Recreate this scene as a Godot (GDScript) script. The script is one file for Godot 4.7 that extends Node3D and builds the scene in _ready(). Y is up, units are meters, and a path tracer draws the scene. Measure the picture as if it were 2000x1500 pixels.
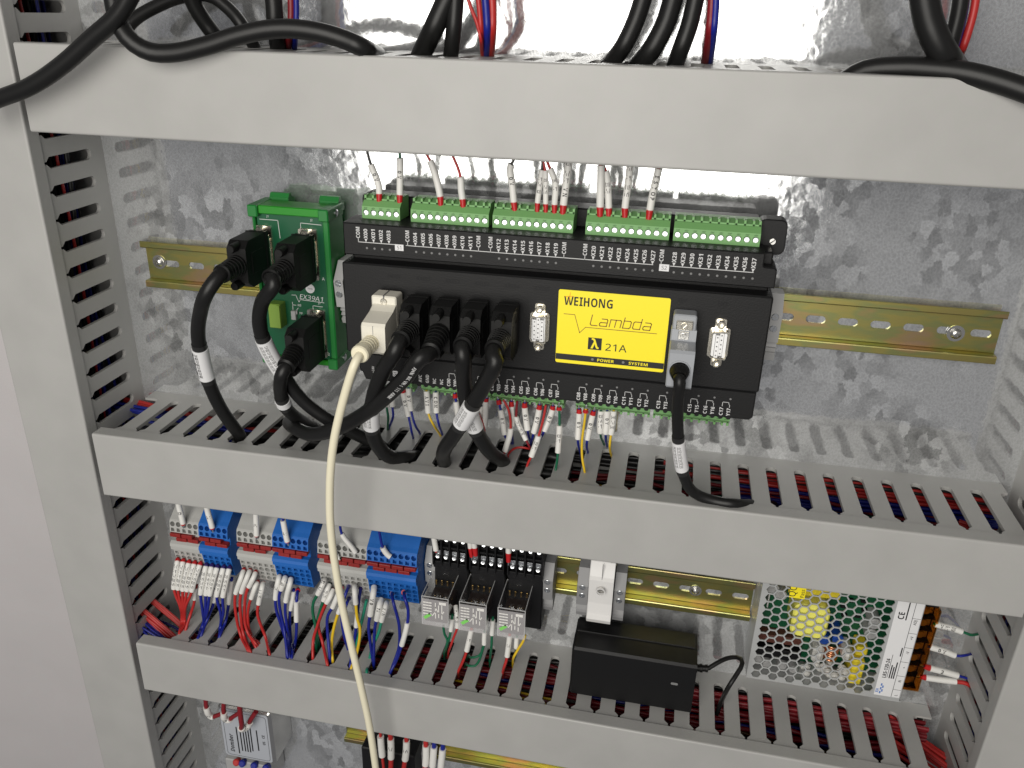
extends Node3D
# An open electrical control cabinet. Lengths below are millimetres (x right, y up, z towards the viewer, 0 = face of the
# galvanised mounting plate); meshes are committed in metres.
const MM := 0.001
var mats := {}
var base_of := {}      # node -> base in millimetres that its meshes are measured from
var taken := {}
var font: Font
var font_bold: Font
var font_mono: Font
var rng := RandomNumberGenerator.new()


class Shape:
	var v := PackedVector3Array()
	var n := PackedVector3Array()
	var uv := PackedVector2Array()
	# corners run counter-clockwise seen from outside; written clockwise, as the engine wants
	func tri(a: Vector3, b: Vector3, c: Vector3, na := Vector3.ZERO, nb := Vector3.ZERO, nc := Vector3.ZERO, ua := Vector2.ZERO, ub := Vector2.ZERO, uc := Vector2.ZERO) -> void:
		var g := (b - a).cross(c - a)
		if g.length_squared() < 1e-14:
			return
		g = g.normalized()
		if na == Vector3.ZERO:
			na = g
			nb = g
			nc = g
		v.append(a); v.append(c); v.append(b)
		n.append(na); n.append(nc); n.append(nb)
		uv.append(ua); uv.append(uc); uv.append(ub)
	func quad(a: Vector3, b: Vector3, c: Vector3, d: Vector3) -> void:
		tri(a, b, c)
		tri(a, c, d)
	func quad_n(a: Vector3, b: Vector3, c: Vector3, d: Vector3, na: Vector3, nb: Vector3, nc: Vector3, nd: Vector3, ua := Vector2.ZERO, ub := Vector2.ZERO, uc := Vector2.ZERO, ud := Vector2.ZERO) -> void:
		tri(a, b, c, na, nb, nc, ua, ub, uc)
		tri(a, c, d, na, nc, nd, ua, uc, ud)
	func quad_uv(a: Vector3, b: Vector3, c: Vector3, d: Vector3) -> void:
		var g := (b - a).cross(c - a).normalized()
		quad_n(a, b, c, d, g, g, g, g, Vector2(0, 1), Vector2(1, 1), Vector2(1, 0), Vector2(0, 0))
	# convex or concave outline in the local xy plane, extruded from z0 to z1, with a chamfer on the front (z1) rim
	func prism(poly: PackedVector2Array, z0: float, z1: float, xf := Transform3D.IDENTITY, chamfer := 0.0, open_x := false, x0 := 0.0, x1 := 0.0, back := true) -> void:
		var p := poly.duplicate()
		if Geometry2D.is_polygon_clockwise(p):
			p.reverse()
		var m := p.size()
		var q := p
		if chamfer > 0.0:
			q = PackedVector2Array()
			for i in m:
				var a := p[(i + m - 1) % m]
				var b := p[i]
				var c := p[(i + 1) % m]
				var d1 := (b - a).normalized()
				var d2 := (c - b).normalized()
				var n1 := Vector2(-d1.y, d1.x)
				var n2 := Vector2(-d2.y, d2.x)
				var k := (n1 + n2)
				var den := maxf(0.35, 1.0 + n1.dot(n2))
				q.append(b + k * (chamfer / den))
		var idx := Geometry2D.triangulate_polygon(q)
		for i in range(0, idx.size(), 3):
			var a := Vector3(q[idx[i]].x, q[idx[i]].y, z1)
			var b := Vector3(q[idx[i + 1]].x, q[idx[i + 1]].y, z1)
			var c := Vector3(q[idx[i + 2]].x, q[idx[i + 2]].y, z1)
			if (b - a).cross(c - a).z < 0:
				var t := b
				b = c
				c = t
			tri(xf * a, xf * b, xf * c)
			if back and chamfer == 0.0:
				a.z = z0; b.z = z0; c.z = z0
				tri(xf * a, xf * c, xf * b)
		if back and chamfer > 0.0:
			idx = Geometry2D.triangulate_polygon(p)
			for i in range(0, idx.size(), 3):
				var a := Vector3(p[idx[i]].x, p[idx[i]].y, z0)
				var b := Vector3(p[idx[i + 1]].x, p[idx[i + 1]].y, z0)
				var c := Vector3(p[idx[i + 2]].x, p[idx[i + 2]].y, z0)
				if (b - a).cross(c - a).z < 0:
					var t := b
					b = c
					c = t
				tri(xf * a, xf * c, xf * b)
		for i in m:
			var a := p[i]
			var b := p[(i + 1) % m]
			if open_x and (absf(a.x - x0) < 1e-4 and absf(b.x - x0) < 1e-4 or absf(a.x - x1) < 1e-4 and absf(b.x - x1) < 1e-4):
				continue
			var za := z1 - chamfer
			quad(xf * Vector3(a.x, a.y, z0), xf * Vector3(b.x, b.y, z0), xf * Vector3(b.x, b.y, za), xf * Vector3(a.x, a.y, za))
			if chamfer > 0.0:
				var c := q[i]
				var d := q[(i + 1) % m]
				quad(xf * Vector3(a.x, a.y, za), xf * Vector3(b.x, b.y, za), xf * Vector3(d.x, d.y, z1), xf * Vector3(c.x, c.y, z1))
	func box(c: Vector3, s: Vector3, bev := 0.0, basis := Basis.IDENTITY) -> void:
		var h := s / 2.0
		bev = minf(bev, minf(h.x, minf(h.y, h.z)) * 0.9)
		var P := func(x: float, y: float, z: float) -> Vector3: return c + basis * Vector3(x, y, z)
		for ax in 3:
			var u := (ax + 1) % 3
			var w := (ax + 2) % 3
			for sg in [-1.0, 1.0]:
				var k := []
				for co in [[-1.0, -1.0], [1.0, -1.0], [1.0, 1.0], [-1.0, 1.0]]:
					var t := Vector3.ZERO
					t[ax] = sg * h[ax]
					t[u] = co[0] * (h[u] - bev)
					t[w] = co[1] * (h[w] - bev)
					k.append(c + basis * t)
				if sg > 0:
					quad(k[0], k[1], k[2], k[3])
				else:
					quad(k[3], k[2], k[1], k[0])
			if bev > 0.0:
				for su in [-1.0, 1.0]:
					for sw in [-1.0, 1.0]:
						# edge along ax between faces u and w
						var k := []
						for co in [[-1.0, 0], [1.0, 0], [1.0, 1], [-1.0, 1]]:
							var t := Vector3.ZERO
							t[ax] = co[0] * (h[ax] - bev)
							t[u] = su * (h[u] if co[1] == 0 else h[u] - bev)
							t[w] = sw * (h[w] - bev if co[1] == 0 else h[w])
							k.append(c + basis * t)
						if su * sw > 0:
							quad(k[0], k[1], k[2], k[3])
						else:
							quad(k[3], k[2], k[1], k[0])
		if bev > 0.0:
			for sx in [-1.0, 1.0]:
				for sy in [-1.0, 1.0]:
					for sz in [-1.0, 1.0]:
						var a: Vector3 = c + basis * Vector3(sx * h.x, sy * (h.y - bev), sz * (h.z - bev))
						var b: Vector3 = c + basis * Vector3(sx * (h.x - bev), sy * h.y, sz * (h.z - bev))
						var d: Vector3 = c + basis * Vector3(sx * (h.x - bev), sy * (h.y - bev), sz * h.z)
						if sx * sy * sz > 0:
							tri(a, b, d)
						else:
							tri(a, d, b)
	func tube(pts: PackedVector3Array, r: float, sides := 10, cap0 := true, cap1 := true, r_end := -1.0) -> void:
		var m := pts.size()
		if m < 2:
			return
		var t0 := (pts[1] - pts[0]).normalized()
		var u := t0.cross(Vector3.UP if absf(t0.y) < 0.9 else Vector3.RIGHT).normalized()
		var rings := []
		var norms := []
		var dirs := []
		var s := 0.0
		var lens := []
		for i in m:
			var t: Vector3
			if i == 0:
				t = t0
			elif i == m - 1:
				t = (pts[i] - pts[i - 1]).normalized()
			else:
				t = ((pts[i + 1] - pts[i]).normalized() + (pts[i] - pts[i - 1]).normalized()).normalized()
			if i > 0:
				s += pts[i].distance_to(pts[i - 1])
			lens.append(s)
			u = (u - t * u.dot(t)).normalized()
			var w := t.cross(u)
			var ring := PackedVector3Array()
			var nn := PackedVector3Array()
			var rr := r if r_end < 0.0 else lerpf(r, r_end, float(i) / (m - 1))
			for k in sides:
				var a := TAU * k / sides
				var d := u * cos(a) + w * sin(a)
				nn.append(d)
				ring.append(pts[i] + d * rr)
			rings.append(ring)
			norms.append(nn)
			dirs.append(t)
		for i in m - 1:
			for k in sides:
				var k2 := (k + 1) % sides
				var fu := float(k) / sides
				var fu2 := float(k + 1) / sides
				quad_n(rings[i][k], rings[i][k2], rings[i + 1][k2], rings[i + 1][k], norms[i][k], norms[i][k2], norms[i + 1][k2], norms[i + 1][k], Vector2(fu, lens[i] * 0.1), Vector2(fu2, lens[i] * 0.1), Vector2(fu2, lens[i + 1] * 0.1), Vector2(fu, lens[i + 1] * 0.1))
		for k in sides:
			var k2 := (k + 1) % sides
			if cap0:
				tri(pts[0], rings[0][k2], rings[0][k])
			if cap1:
				tri(pts[m - 1], rings[m - 1][k], rings[m - 1][k2])
	# one flat outline, facing along the z axis of xf (or against it)
	func cap(poly: PackedVector2Array, xf: Transform3D, against := false) -> void:
		var idx := Geometry2D.triangulate_polygon(poly)
		for i in range(0, idx.size(), 3):
			var a := Vector3(poly[idx[i]].x, poly[idx[i]].y, 0)
			var b := Vector3(poly[idx[i + 1]].x, poly[idx[i + 1]].y, 0)
			var c := Vector3(poly[idx[i + 2]].x, poly[idx[i + 2]].y, 0)
			if ((b - a).cross(c - a).z < 0) != against:
				var t := b
				b = c
				c = t
			tri(xf * a, xf * b, xf * c)
	# profile of (radius, height) pairs turned about the z axis of xf
	func lathe(prof: Array, xf := Transform3D.IDENTITY, sides := 16) -> void:
		for i in prof.size() - 1:
			var a: Vector2 = prof[i]
			var b: Vector2 = prof[i + 1]
			var d := (b - a).normalized()
			var nr := Vector2(d.y, -d.x)
			for k in sides:
				var c0 := Vector2.from_angle(TAU * k / sides)
				var c1 := Vector2.from_angle(TAU * (k + 1) / sides)
				var n0 := (xf.basis * Vector3(c0.x * nr.x, c0.y * nr.x, nr.y)).normalized()
				var n1 := (xf.basis * Vector3(c1.x * nr.x, c1.y * nr.x, nr.y)).normalized()
				quad_n(xf * Vector3(c0.x * a.x, c0.y * a.x, a.y), xf * Vector3(c1.x * a.x, c1.y * a.x, a.y), xf * Vector3(c1.x * b.x, c1.y * b.x, b.y), xf * Vector3(c0.x * b.x, c0.y * b.x, b.y), n0, n1, n1, n0)
	# a flat cell (centre o, unit axes u right and w up, normal u x w) with a round or square hole and the walls and floor of the hole
	func cell(o: Vector3, u: Vector3, w: Vector3, size: Vector2, hole: float, depth: float, square := false, floor_in := true, hole_y := -1.0) -> void:
		var nn := u.cross(w)
		var k := 16
		var hy := hole if hole_y < 0.0 else hole_y
		var outer := PackedVector3Array()
		var inner := PackedVector3Array()
		for i in k:
			var a := TAU * (i + 0.0) / k
			var c := Vector2.from_angle(a)
			var f := 1.0 / maxf(absf(c.x), absf(c.y))
			var e := Vector2(c.x * f * size.x / 2, c.y * f * size.y / 2)
			var g := Vector2(c.x * f * hole, c.y * f * hy) if square else Vector2(c.x * hole, c.y * hy)
			outer.append(o + u * e.x + w * e.y)
			inner.append(o + u * g.x + w * g.y)
		for i in k:
			var j := (i + 1) % k
			quad(inner[i], outer[i], outer[j], inner[j])
			var dn := -nn * depth
			quad(inner[i], inner[j], inner[j] + dn, inner[i] + dn)
			if floor_in:
				tri(o + dn, inner[i] + dn, inner[j] + dn)
	func add(o: Shape, xf: Transform3D) -> void:
		for i in o.v.size():
			v.append(xf * o.v[i])
			n.append((xf.basis * o.n[i]).normalized())
			uv.append(o.uv[i])
	func mesh(base: Vector3) -> ArrayMesh:
		var a := []
		a.resize(Mesh.ARRAY_MAX)
		var vs := PackedVector3Array()
		vs.resize(v.size())
		for i in v.size():
			vs[i] = (v[i] - base) * 0.001
		a[Mesh.ARRAY_VERTEX] = vs
		a[Mesh.ARRAY_NORMAL] = n
		a[Mesh.ARRAY_TEX_UV] = uv
		var m := ArrayMesh.new()
		m.add_surface_from_arrays(Mesh.PRIMITIVE_TRIANGLES, a)
		return m


func numbered(called: String) -> String:
	var k: int = taken.get(called, -1) + 1
	taken[called] = k
	return called if k == 0 else "%s_%03d" % [called, k]


func tag(o: Node, label: String, category: String, group := "") -> void:
	o.set_meta("label", label)
	o.set_meta("category", category)
	if group:
		o.set_meta("group", group)


# a thing: a Node3D at its base, whose children are its parts
func thing(called: String, label: String, category: String, at := Vector3.ZERO, group := "") -> Node3D:
	var o := Node3D.new()
	o.name = numbered(called)
	add_child(o)
	o.position = at * MM
	base_of[o] = at
	tag(o, label, category, group)
	return o


func put(called: String, m: Mesh, mat: Material, parent: Node3D, xf := Transform3D.IDENTITY) -> MeshInstance3D:
	var o := MeshInstance3D.new()
	o.name = called
	o.mesh = m
	o.material_override = mat
	parent.add_child(o, true)
	o.transform = xf
	base_of[o] = base_of.get(parent, Vector3.ZERO)
	return o


func obj(called: String, s: Shape, mat: Material, parent: Node3D) -> MeshInstance3D:
	return put(called, s.mesh(base_of.get(parent, Vector3.ZERO)), mat, parent)


func struct(called: String, s: Shape, mat: Material) -> MeshInstance3D:
	var o := MeshInstance3D.new()
	o.name = numbered(called)
	o.mesh = s.mesh(Vector3.ZERO)
	o.material_override = mat
	add_child(o)
	o.set_meta("kind", "structure")
	return o


# a smooth curve through the points, in steps of about STEP millimetres
func smooth(p: Array, step := 4.0) -> PackedVector3Array:
	var c := Curve3D.new()
	for i in p.size():
		var t := Vector3.ZERO
		var d0 := 0.0
		var d1 := 0.0
		if i > 0 and i < p.size() - 1:
			t = (p[i + 1] - p[i - 1]).normalized()
			d0 = p[i].distance_to(p[i - 1])
			d1 = p[i].distance_to(p[i + 1])
		c.add_point(p[i], -t * d0 * 0.36, t * d1 * 0.36)
	c.bake_interval = 1.0
	var n := maxi(2, int(ceil(c.get_baked_length() / step)))
	var r := PackedVector3Array()
	for i in n + 1:
		r.append(c.sample_baked(c.get_baked_length() * i / n, true))
	return r


func length_of(p: PackedVector3Array) -> float:
	var s := 0.0
	for i in p.size() - 1:
		s += p[i].distance_to(p[i + 1])
	return s


# the stretch of a path between the arc lengths a and b
func cut(p: PackedVector3Array, a: float, b: float) -> PackedVector3Array:
	var r := PackedVector3Array()
	var s := 0.0
	for i in p.size() - 1:
		var d := p[i].distance_to(p[i + 1])
		if d < 1e-6:
			continue
		if s + d >= a and r.is_empty():
			r.append(p[i].lerp(p[i + 1], clampf((a - s) / d, 0, 1)))
		if not r.is_empty() and s + d > a:
			if s + d >= b:
				r.append(p[i].lerp(p[i + 1], clampf((b - s) / d, 0, 1)))
				return r
			r.append(p[i + 1])
		s += d
	return r


func frame(o: Vector3, x: Vector3, y: Vector3) -> Transform3D:
	x = x.normalized()
	var z := x.cross(y).normalized()
	return Transform3D(Basis(x, z.cross(x), z), o)


var glyphs := {}
# lettering as a thin solid: the text's left end at the origin of xf (millimetres), its baseline along x, its face towards z
func letters(s: Shape, text: String, height: float, xf: Transform3D, centre := false, f: Font = null, wide := 1.0, shear := 0.0, fit := 0.0) -> void:
	if f == null:
		f = font
	var key := text + str(f.get_instance_id())
	if not glyphs.has(key):
		var t := TextMesh.new()
		t.text = text
		t.font = f
		t.font_size = 48
		t.pixel_size = 1.0 / 34.0   # a capital of this font is about one unit high
		t.depth = 0.06
		t.curve_step = 4.0
		t.horizontal_alignment = HORIZONTAL_ALIGNMENT_LEFT
		t.vertical_alignment = VERTICAL_ALIGNMENT_BOTTOM
		var a := t.get_mesh_arrays()
		var vs: PackedVector3Array = a[Mesh.ARRAY_VERTEX]
		var lo := Vector3.INF
		var hi := -Vector3.INF
		for q in vs:
			lo = lo.min(q)
			hi = hi.max(q)
		glyphs[key] = [a, lo, hi]
	var g: Array = glyphs[key]
	var arr: Array = g[0]
	var lo: Vector3 = g[1]
	var hi: Vector3 = g[2]
	var vs: PackedVector3Array = arr[Mesh.ARRAY_VERTEX]
	var ix: PackedInt32Array = arr[Mesh.ARRAY_INDEX]
	var kx := height * wide
	if fit > 0.0:
		kx = fit / (hi.x - lo.x)
	var off := (hi.x - lo.x) * kx / 2 if centre else 0.0
	var zk := 0.12 / 0.06
	for i in range(0, ix.size(), 3):
		var p := []
		for j in 3:
			var q: Vector3 = vs[ix[i + j]]
			var y := (q.y - lo.y) * height
			p.append(xf * Vector3((q.x - lo.x) * kx - off + y * shear, y, (q.z - lo.z) * zk))
		s.tri(p[0], p[2], p[1])


# a bar of the given width between two points of a plane, standing proud of it
func bar2(s: Shape, a: Vector2, b: Vector2, width: float, xf: Transform3D, high := 0.1) -> void:
	var d := (b - a).normalized() * width / 2
	var e := Vector2(-d.y, d.x)
	s.prism(PackedVector2Array([a - d - e, b + d - e, b + d + e, a - d + e]), 0, high, xf)


# strokes in the manner of a printed Chinese character, in a square of the given size
func character(s: Shape, which: int, size: float, xf: Transform3D) -> void:
	var sets := [
		[[0, 9, 4, 9], [2, 9, 2, 1], [0, 1, 4, 1], [5, 8, 10, 8], [7.5, 8, 7.5, 0], [5, 4, 10, 4]],
		[[1, 9, 1, 5], [3, 7, 0, 0], [3, 9, 4, 6], [5, 8, 10, 8], [7.5, 8, 7.5, 0], [7.5, 0, 6, 1]],
		[[0, 8, 10, 8], [5, 10, 5, 0], [1, 5, 9, 5], [0, 0, 10, 0], [2, 5, 2, 0], [8, 5, 8, 0]],
		[[0, 9, 10, 9], [1, 6, 9, 6], [1, 6, 1, 2], [9, 6, 9, 2], [1, 2, 9, 2], [5, 9, 5, 0], [2, 0, 8, 0]],
		[[1, 10, 1, 0], [0, 7, 4, 7], [4, 9, 10, 9], [4, 5, 10, 5], [7, 9, 7, 0], [4, 0, 10, 0], [4, 9, 4, 5]],
		[[0, 10, 10, 10], [0, 10, 0, 0], [10, 10, 10, 0], [0, 0, 10, 0], [2, 7, 8, 7], [2, 4, 8, 4], [5, 7, 5, 2]],
	]
	for q in sets[which % sets.size()]:
		bar2(s, Vector2(q[0], q[1]) * size / 10, Vector2(q[2], q[3]) * size / 10, size * 0.11, xf, 0.06)


# bends lettering laid out in the plane (x along the path, y round it) about a tube of radius r that follows the path
func wrap_on(flat: Shape, path: PackedVector3Array, start: float, r: float, face: Vector3, flip := false) -> Shape:
	var s := Shape.new()
	var total := length_of(path)
	var out := PackedVector3Array()
	for q in flat.v:
		var at := clampf(start + (-q.x if flip else q.x), 0.01, total - 0.01)
		var seg := cut(path, at - 0.01, at + 0.01)
		var t := (seg[seg.size() - 1] - seg[0]).normalized()
		if flip:
			t = -t
		var n := (face - t * face.dot(t)).normalized()
		var b := n.cross(t)
		var a := q.y / r
		out.append(seg[0] + (n * cos(a) + b * sin(a)) * (r + 0.03 + q.z))
	for i in range(0, out.size(), 3):
		s.tri(out[i], out[i + 2], out[i + 1])
	return s


func m(called: String) -> StandardMaterial3D:
	return mats[called]


# colours are linear, as surfaces have them
func paint(called: String, c: Color, rough := 0.5, metal := 0.0, spec := 0.5) -> StandardMaterial3D:
	var o := StandardMaterial3D.new()
	o.resource_name = called
	o.albedo_color = c.linear_to_srgb()
	o.roughness = rough
	o.metallic = metal
	o.metallic_specular = spec
	mats[called] = o
	return o


func noise(kind: int, freq: float, seed_at: int, octaves := 3) -> FastNoiseLite:
	var f := FastNoiseLite.new()
	f.noise_type = kind
	f.frequency = freq
	f.seed = seed_at
	f.fractal_octaves = octaves
	return f


func grain(o: StandardMaterial3D, scale: float, strength: float, seed_at := 1) -> void:
	# a moulded surface's fine texture, as relief
	var t := NoiseTexture2D.new()
	t.width = 256
	t.height = 256
	t.seamless = true
	t.as_normal_map = true
	t.bump_strength = 4.0
	t.noise = noise(FastNoiseLite.TYPE_SIMPLEX, 0.06, seed_at, 2)
	o.normal_enabled = true
	o.normal_texture = t
	o.normal_scale = strength
	o.uv1_triplanar = true
	o.uv1_world_triplanar = true
	o.uv1_scale = Vector3.ONE * scale


func mottle(o: StandardMaterial3D, c: Color, spread: float, scale: float, seed_at := 3) -> void:
	# faint unevenness of colour: handling marks and dust caught in the grain
	var t := NoiseTexture2D.new()
	t.width = 512
	t.height = 512
	t.seamless = true
	t.noise = noise(FastNoiseLite.TYPE_SIMPLEX_SMOOTH, 0.012, seed_at, 5)
	var g := Gradient.new()
	g.set_color(0, (c * (1.0 - spread)).linear_to_srgb())
	g.set_color(1, (c * (1.0 + spread)).linear_to_srgb())
	t.color_ramp = g
	o.albedo_color = Color.WHITE
	o.albedo_texture = t
	o.uv1_triplanar = true
	o.uv1_world_triplanar = true
	o.uv1_scale = Vector3.ONE * scale


func zinc() -> StandardMaterial3D:
	# hot-dip zinc: leafy crystals of slightly different tone and gloss, handling smears
	var w := 2048
	var h := 1840
	var crystal := noise(FastNoiseLite.TYPE_CELLULAR, 0.06, 5, 1)
	crystal.cellular_return_type = FastNoiseLite.RETURN_CELL_VALUE
	crystal.domain_warp_enabled = true
	crystal.domain_warp_amplitude = 14.0
	crystal.domain_warp_frequency = 0.08
	crystal.domain_warp_fractal_octaves = 3
	var leaf := noise(FastNoiseLite.TYPE_SIMPLEX, 0.11, 9, 3)
	leaf.fractal_type = FastNoiseLite.FRACTAL_RIDGED
	leaf.domain_warp_enabled = true
	leaf.domain_warp_amplitude = 9.0
	leaf.domain_warp_frequency = 0.06
	var patch := noise(FastNoiseLite.TYPE_SIMPLEX_SMOOTH, 0.0035, 12, 4)
	patch.domain_warp_enabled = true
	patch.domain_warp_amplitude = 60.0
	patch.domain_warp_frequency = 0.008
	var a := crystal.get_image(w, h).get_data()
	var b := leaf.get_image(w, h).get_data()
	var c := patch.get_image(w, h).get_data()
	var colour := PackedByteArray()
	colour.resize(w * h * 3)
	var gloss := PackedByteArray()
	gloss.resize(w * h)
	for i in w * h:
		var p := a[i] / 255.0
		var q := b[i] / 255.0
		var s := clampf((c[i] / 255.0 - 0.35) / 0.3, 0.0, 1.0)
		var t := 0.88 + (p - 0.5) * 0.26 * s + (q - 0.5) * 0.16 - 0.05 * s
		colour[i * 3] = int(clampf(t * 251.0, 0, 255))
		colour[i * 3 + 1] = int(clampf(t * 253.0, 0, 255))
		colour[i * 3 + 2] = int(clampf(t * 255.0, 0, 255))
		gloss[i] = int(255 * clampf(0.065 + 0.05 * p * s + 0.03 * q, 0, 1))
	# shallow waves and ripples of the coating, in full precision
	var rw := 900
	var rh := 810
	var ripple := noise(FastNoiseLite.TYPE_SIMPLEX_SMOOTH, 0.11, 31, 3)
	var swell := noise(FastNoiseLite.TYPE_SIMPLEX_SMOOTH, 0.012, 32, 2)
	var relief := PackedFloat32Array()
	relief.resize(rw * rh)
	for y in rh:
		for x in rw:
			relief[y * rw + x] = 0.5 + 0.30 * ripple.get_noise_2d(x, y) + 0.9 * swell.get_noise_2d(x, y)
	var o := paint("zinc", Color(1, 1, 1), 1.0, 0.74)
	o.albedo_texture = ImageTexture.create_from_image(Image.create_from_data(w, h, false, Image.FORMAT_RGB8, colour))
	o.roughness_texture = ImageTexture.create_from_image(Image.create_from_data(w, h, false, Image.FORMAT_L8, gloss))
	o.roughness_texture_channel = BaseMaterial3D.TEXTURE_CHANNEL_RED
	o.heightmap_enabled = true
	o.heightmap_texture = ImageTexture.create_from_image(Image.create_from_data(rw, rh, false, Image.FORMAT_RF, relief.to_byte_array()))
	o.heightmap_scale = 0.010
	return o


func glass(called: String, c: Color, alpha: float, rough: float) -> StandardMaterial3D:
	var o := paint(called, c, rough)
	o.albedo_color.a = alpha
	o.transparency = BaseMaterial3D.TRANSPARENCY_ALPHA
	return o


func make_materials() -> void:
	var f := SystemFont.new()
	f.font_names = PackedStringArray(["Droid Sans"])
	font = f
	var fb := SystemFont.new()
	fb.font_names = PackedStringArray(["Droid Sans"])
	fb.font_weight = 700
	font_bold = fb
	var fm := SystemFont.new()
	fm.font_names = PackedStringArray(["Droid Sans Mono"])
	font_mono = fm
	zinc()
	var duct := Color(0.375, 0.372, 0.36)
	paint("duct", duct, 0.42)
	mottle(m("duct"), duct, 0.05, 3.0)
	var wall := Color(0.45, 0.43, 0.435)
	paint("wall", wall, 0.5)
	mottle(m("wall"), wall, 0.03, 2.0)
	# yellow passivated zinc: iridescent film
	var rail := paint("passivated", Color(1, 1, 1), 0.33, 1.0)
	var t := NoiseTexture2D.new()
	t.width = 512
	t.height = 512
	t.seamless = true
	t.noise = noise(FastNoiseLite.TYPE_SIMPLEX_SMOOTH, 0.008, 21, 4)
	var g := Gradient.new()
	g.offsets = PackedFloat32Array([0.0, 0.35, 0.55, 0.75, 1.0])
	g.colors = PackedColorArray([Color(0.47, 0.39, 0.15).linear_to_srgb(), Color(0.48, 0.42, 0.14).linear_to_srgb(), Color(0.37, 0.39, 0.16).linear_to_srgb(), Color(0.50, 0.37, 0.17).linear_to_srgb(), Color(0.50, 0.35, 0.24).linear_to_srgb()])
	t.color_ramp = g
	rail.albedo_texture = t
	rail.uv1_triplanar = true
	rail.uv1_world_triplanar = true
	rail.uv1_scale = Vector3(4, 14, 14)
	paint("steel", Color(0.72, 0.71, 0.68), 0.25, 1.0)
	paint("nickel", Color(0.80, 0.76, 0.66), 0.22, 1.0)
	paint("screw", Color(0.70, 0.72, 0.74), 0.3, 1.0)
	paint("gold", Color(0.95, 0.62, 0.22), 0.25, 1.0)
	paint("copper", Color(0.85, 0.42, 0.22), 0.3, 1.0)
	paint("hollow", Color(0.004, 0.004, 0.004), 0.8)
	paint("black_shell", Color(0.0075, 0.0075, 0.008), 0.48, 0.0, 0.38)
	grain(m("black_shell"), 40.0, 0.10)
	paint("black_plug", Color(0.006, 0.006, 0.006), 0.46, 0.0, 0.35)
	paint("black_cable", Color(0.009, 0.009, 0.009), 0.40, 0.0, 0.40)
	paint("adapter", Color(0.006, 0.006, 0.0065), 0.42, 0.0, 0.38)
	grain(m("adapter"), 60.0, 0.15)
	paint("shrink", Color(0.02, 0.02, 0.02), 0.3)
	paint("green_plug", Color(0.17, 0.37, 0.13), 0.45)
	paint("green_dark", Color(0.035, 0.12, 0.025), 0.5)
	paint("green_carrier", Color(0.012, 0.17, 0.03), 0.40)
	paint("green_cover", Color(0.015, 0.23, 0.012), 0.35)
	paint("pcb", Color(0.006, 0.085, 0.035), 0.32)
	paint("green_yellow", Color(0.20, 0.33, 0.045), 0.45)
	paint("grey_clip", Color(0.36, 0.36, 0.36), 0.5)
	paint("grey_clip_dark", Color(0.22, 0.22, 0.225), 0.5)
	paint("grey_terminal", Color(0.40, 0.40, 0.385), 0.5)
	paint("blue_terminal", Color(0.010, 0.115, 0.43), 0.5)
	paint("jumper_red", Color(0.25, 0.016, 0.014), 0.45)
	paint("wire_red", Color(0.43, 0.022, 0.020), 0.42)
	paint("wire_dark_red", Color(0.20, 0.008, 0.014), 0.45)
	paint("wire_blue", Color(0.006, 0.014, 0.22), 0.42)
	paint("wire_green", Color(0.004, 0.11, 0.05), 0.42)
	paint("wire_teal", Color(0.02, 0.24, 0.15), 0.42)
	paint("wire_yellow", Color(0.70, 0.47, 0.02), 0.42)
	paint("wire_brown", Color(0.16, 0.075, 0.02), 0.42)
	paint("wire_black", Color(0.012, 0.012, 0.012), 0.4)
	paint("ferrule_red", Color(0.45, 0.012, 0.015), 0.35)
	paint("ferrule_blue", Color(0.03, 0.015, 0.12), 0.4)
	paint("sleeve", Color(0.72, 0.71, 0.68), 0.45)
	paint("print_black", Color(0.01, 0.01, 0.012), 0.6)
	paint("print_white", Color(0.62, 0.62, 0.62), 0.6)
	paint("print_grey", Color(0.18, 0.18, 0.18), 0.6)
	paint("cream", Color(0.76, 0.71, 0.54), 0.40)
	paint("ivory", Color(0.72, 0.69, 0.60), 0.42)
	paint("grey_plug", Color(0.32, 0.335, 0.36), 0.40)
	paint("yellow_label", Color(0.93, 0.78, 0.015), 0.45)
	paint("white_paper", Color(0.72, 0.72, 0.73), 0.5)
	paint("silver_label", Color(0.40, 0.42, 0.46), 0.35)
	paint("white_plastic", Color(0.70, 0.69, 0.68), 0.42)
	paint("socket_white", Color(0.85, 0.85, 0.85), 0.5)
	paint("psu_cover", Color(0.50, 0.51, 0.51), 0.42, 0.35)
	paint("psu_yellow", Color(0.75, 0.72, 0.14), 0.5)
	paint("psu_amber", Color(0.75, 0.60, 0.03), 0.45)
	paint("blue_part", Color(0.01, 0.06, 0.32), 0.4)
	paint("brown_part", Color(0.10, 0.03, 0.02), 0.5)
	paint("dark_part", Color(0.007, 0.007, 0.008), 0.48, 0.0, 0.35)
	paint("silicone", Color(0.62, 0.61, 0.58), 0.5)
	paint("contact_brown", Color(0.022, 0.012, 0.010), 0.5)
	glass("clear", Color(0.3, 0.3, 0.3), 0.03, 0.06)
	var amber := paint("amber_clear", Color(0.80, 0.42, 0.10), 0.08)
	amber.albedo_color.a = 0.0
	amber.refraction_enabled = true
	amber.refraction_scale = 0.012
	glass("grey_clear", Color(0.62, 0.60, 0.61), 0.30, 0.3)
	glass("edge_highlight", Color(0.75, 0.75, 0.75), 0.45, 0.3)  # whitish tint: highlights of the clear case put into the colour
	paint("green_print", Color(0.20, 0.60, 0.12), 0.5)
	paint("blue_print", Color(0.10, 0.20, 0.50), 0.5)
	paint("logo_red", Color(0.16, 0.03, 0.02), 0.5)
	paint("logo_orange", Color(0.80, 0.32, 0.01), 0.5)


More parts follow.
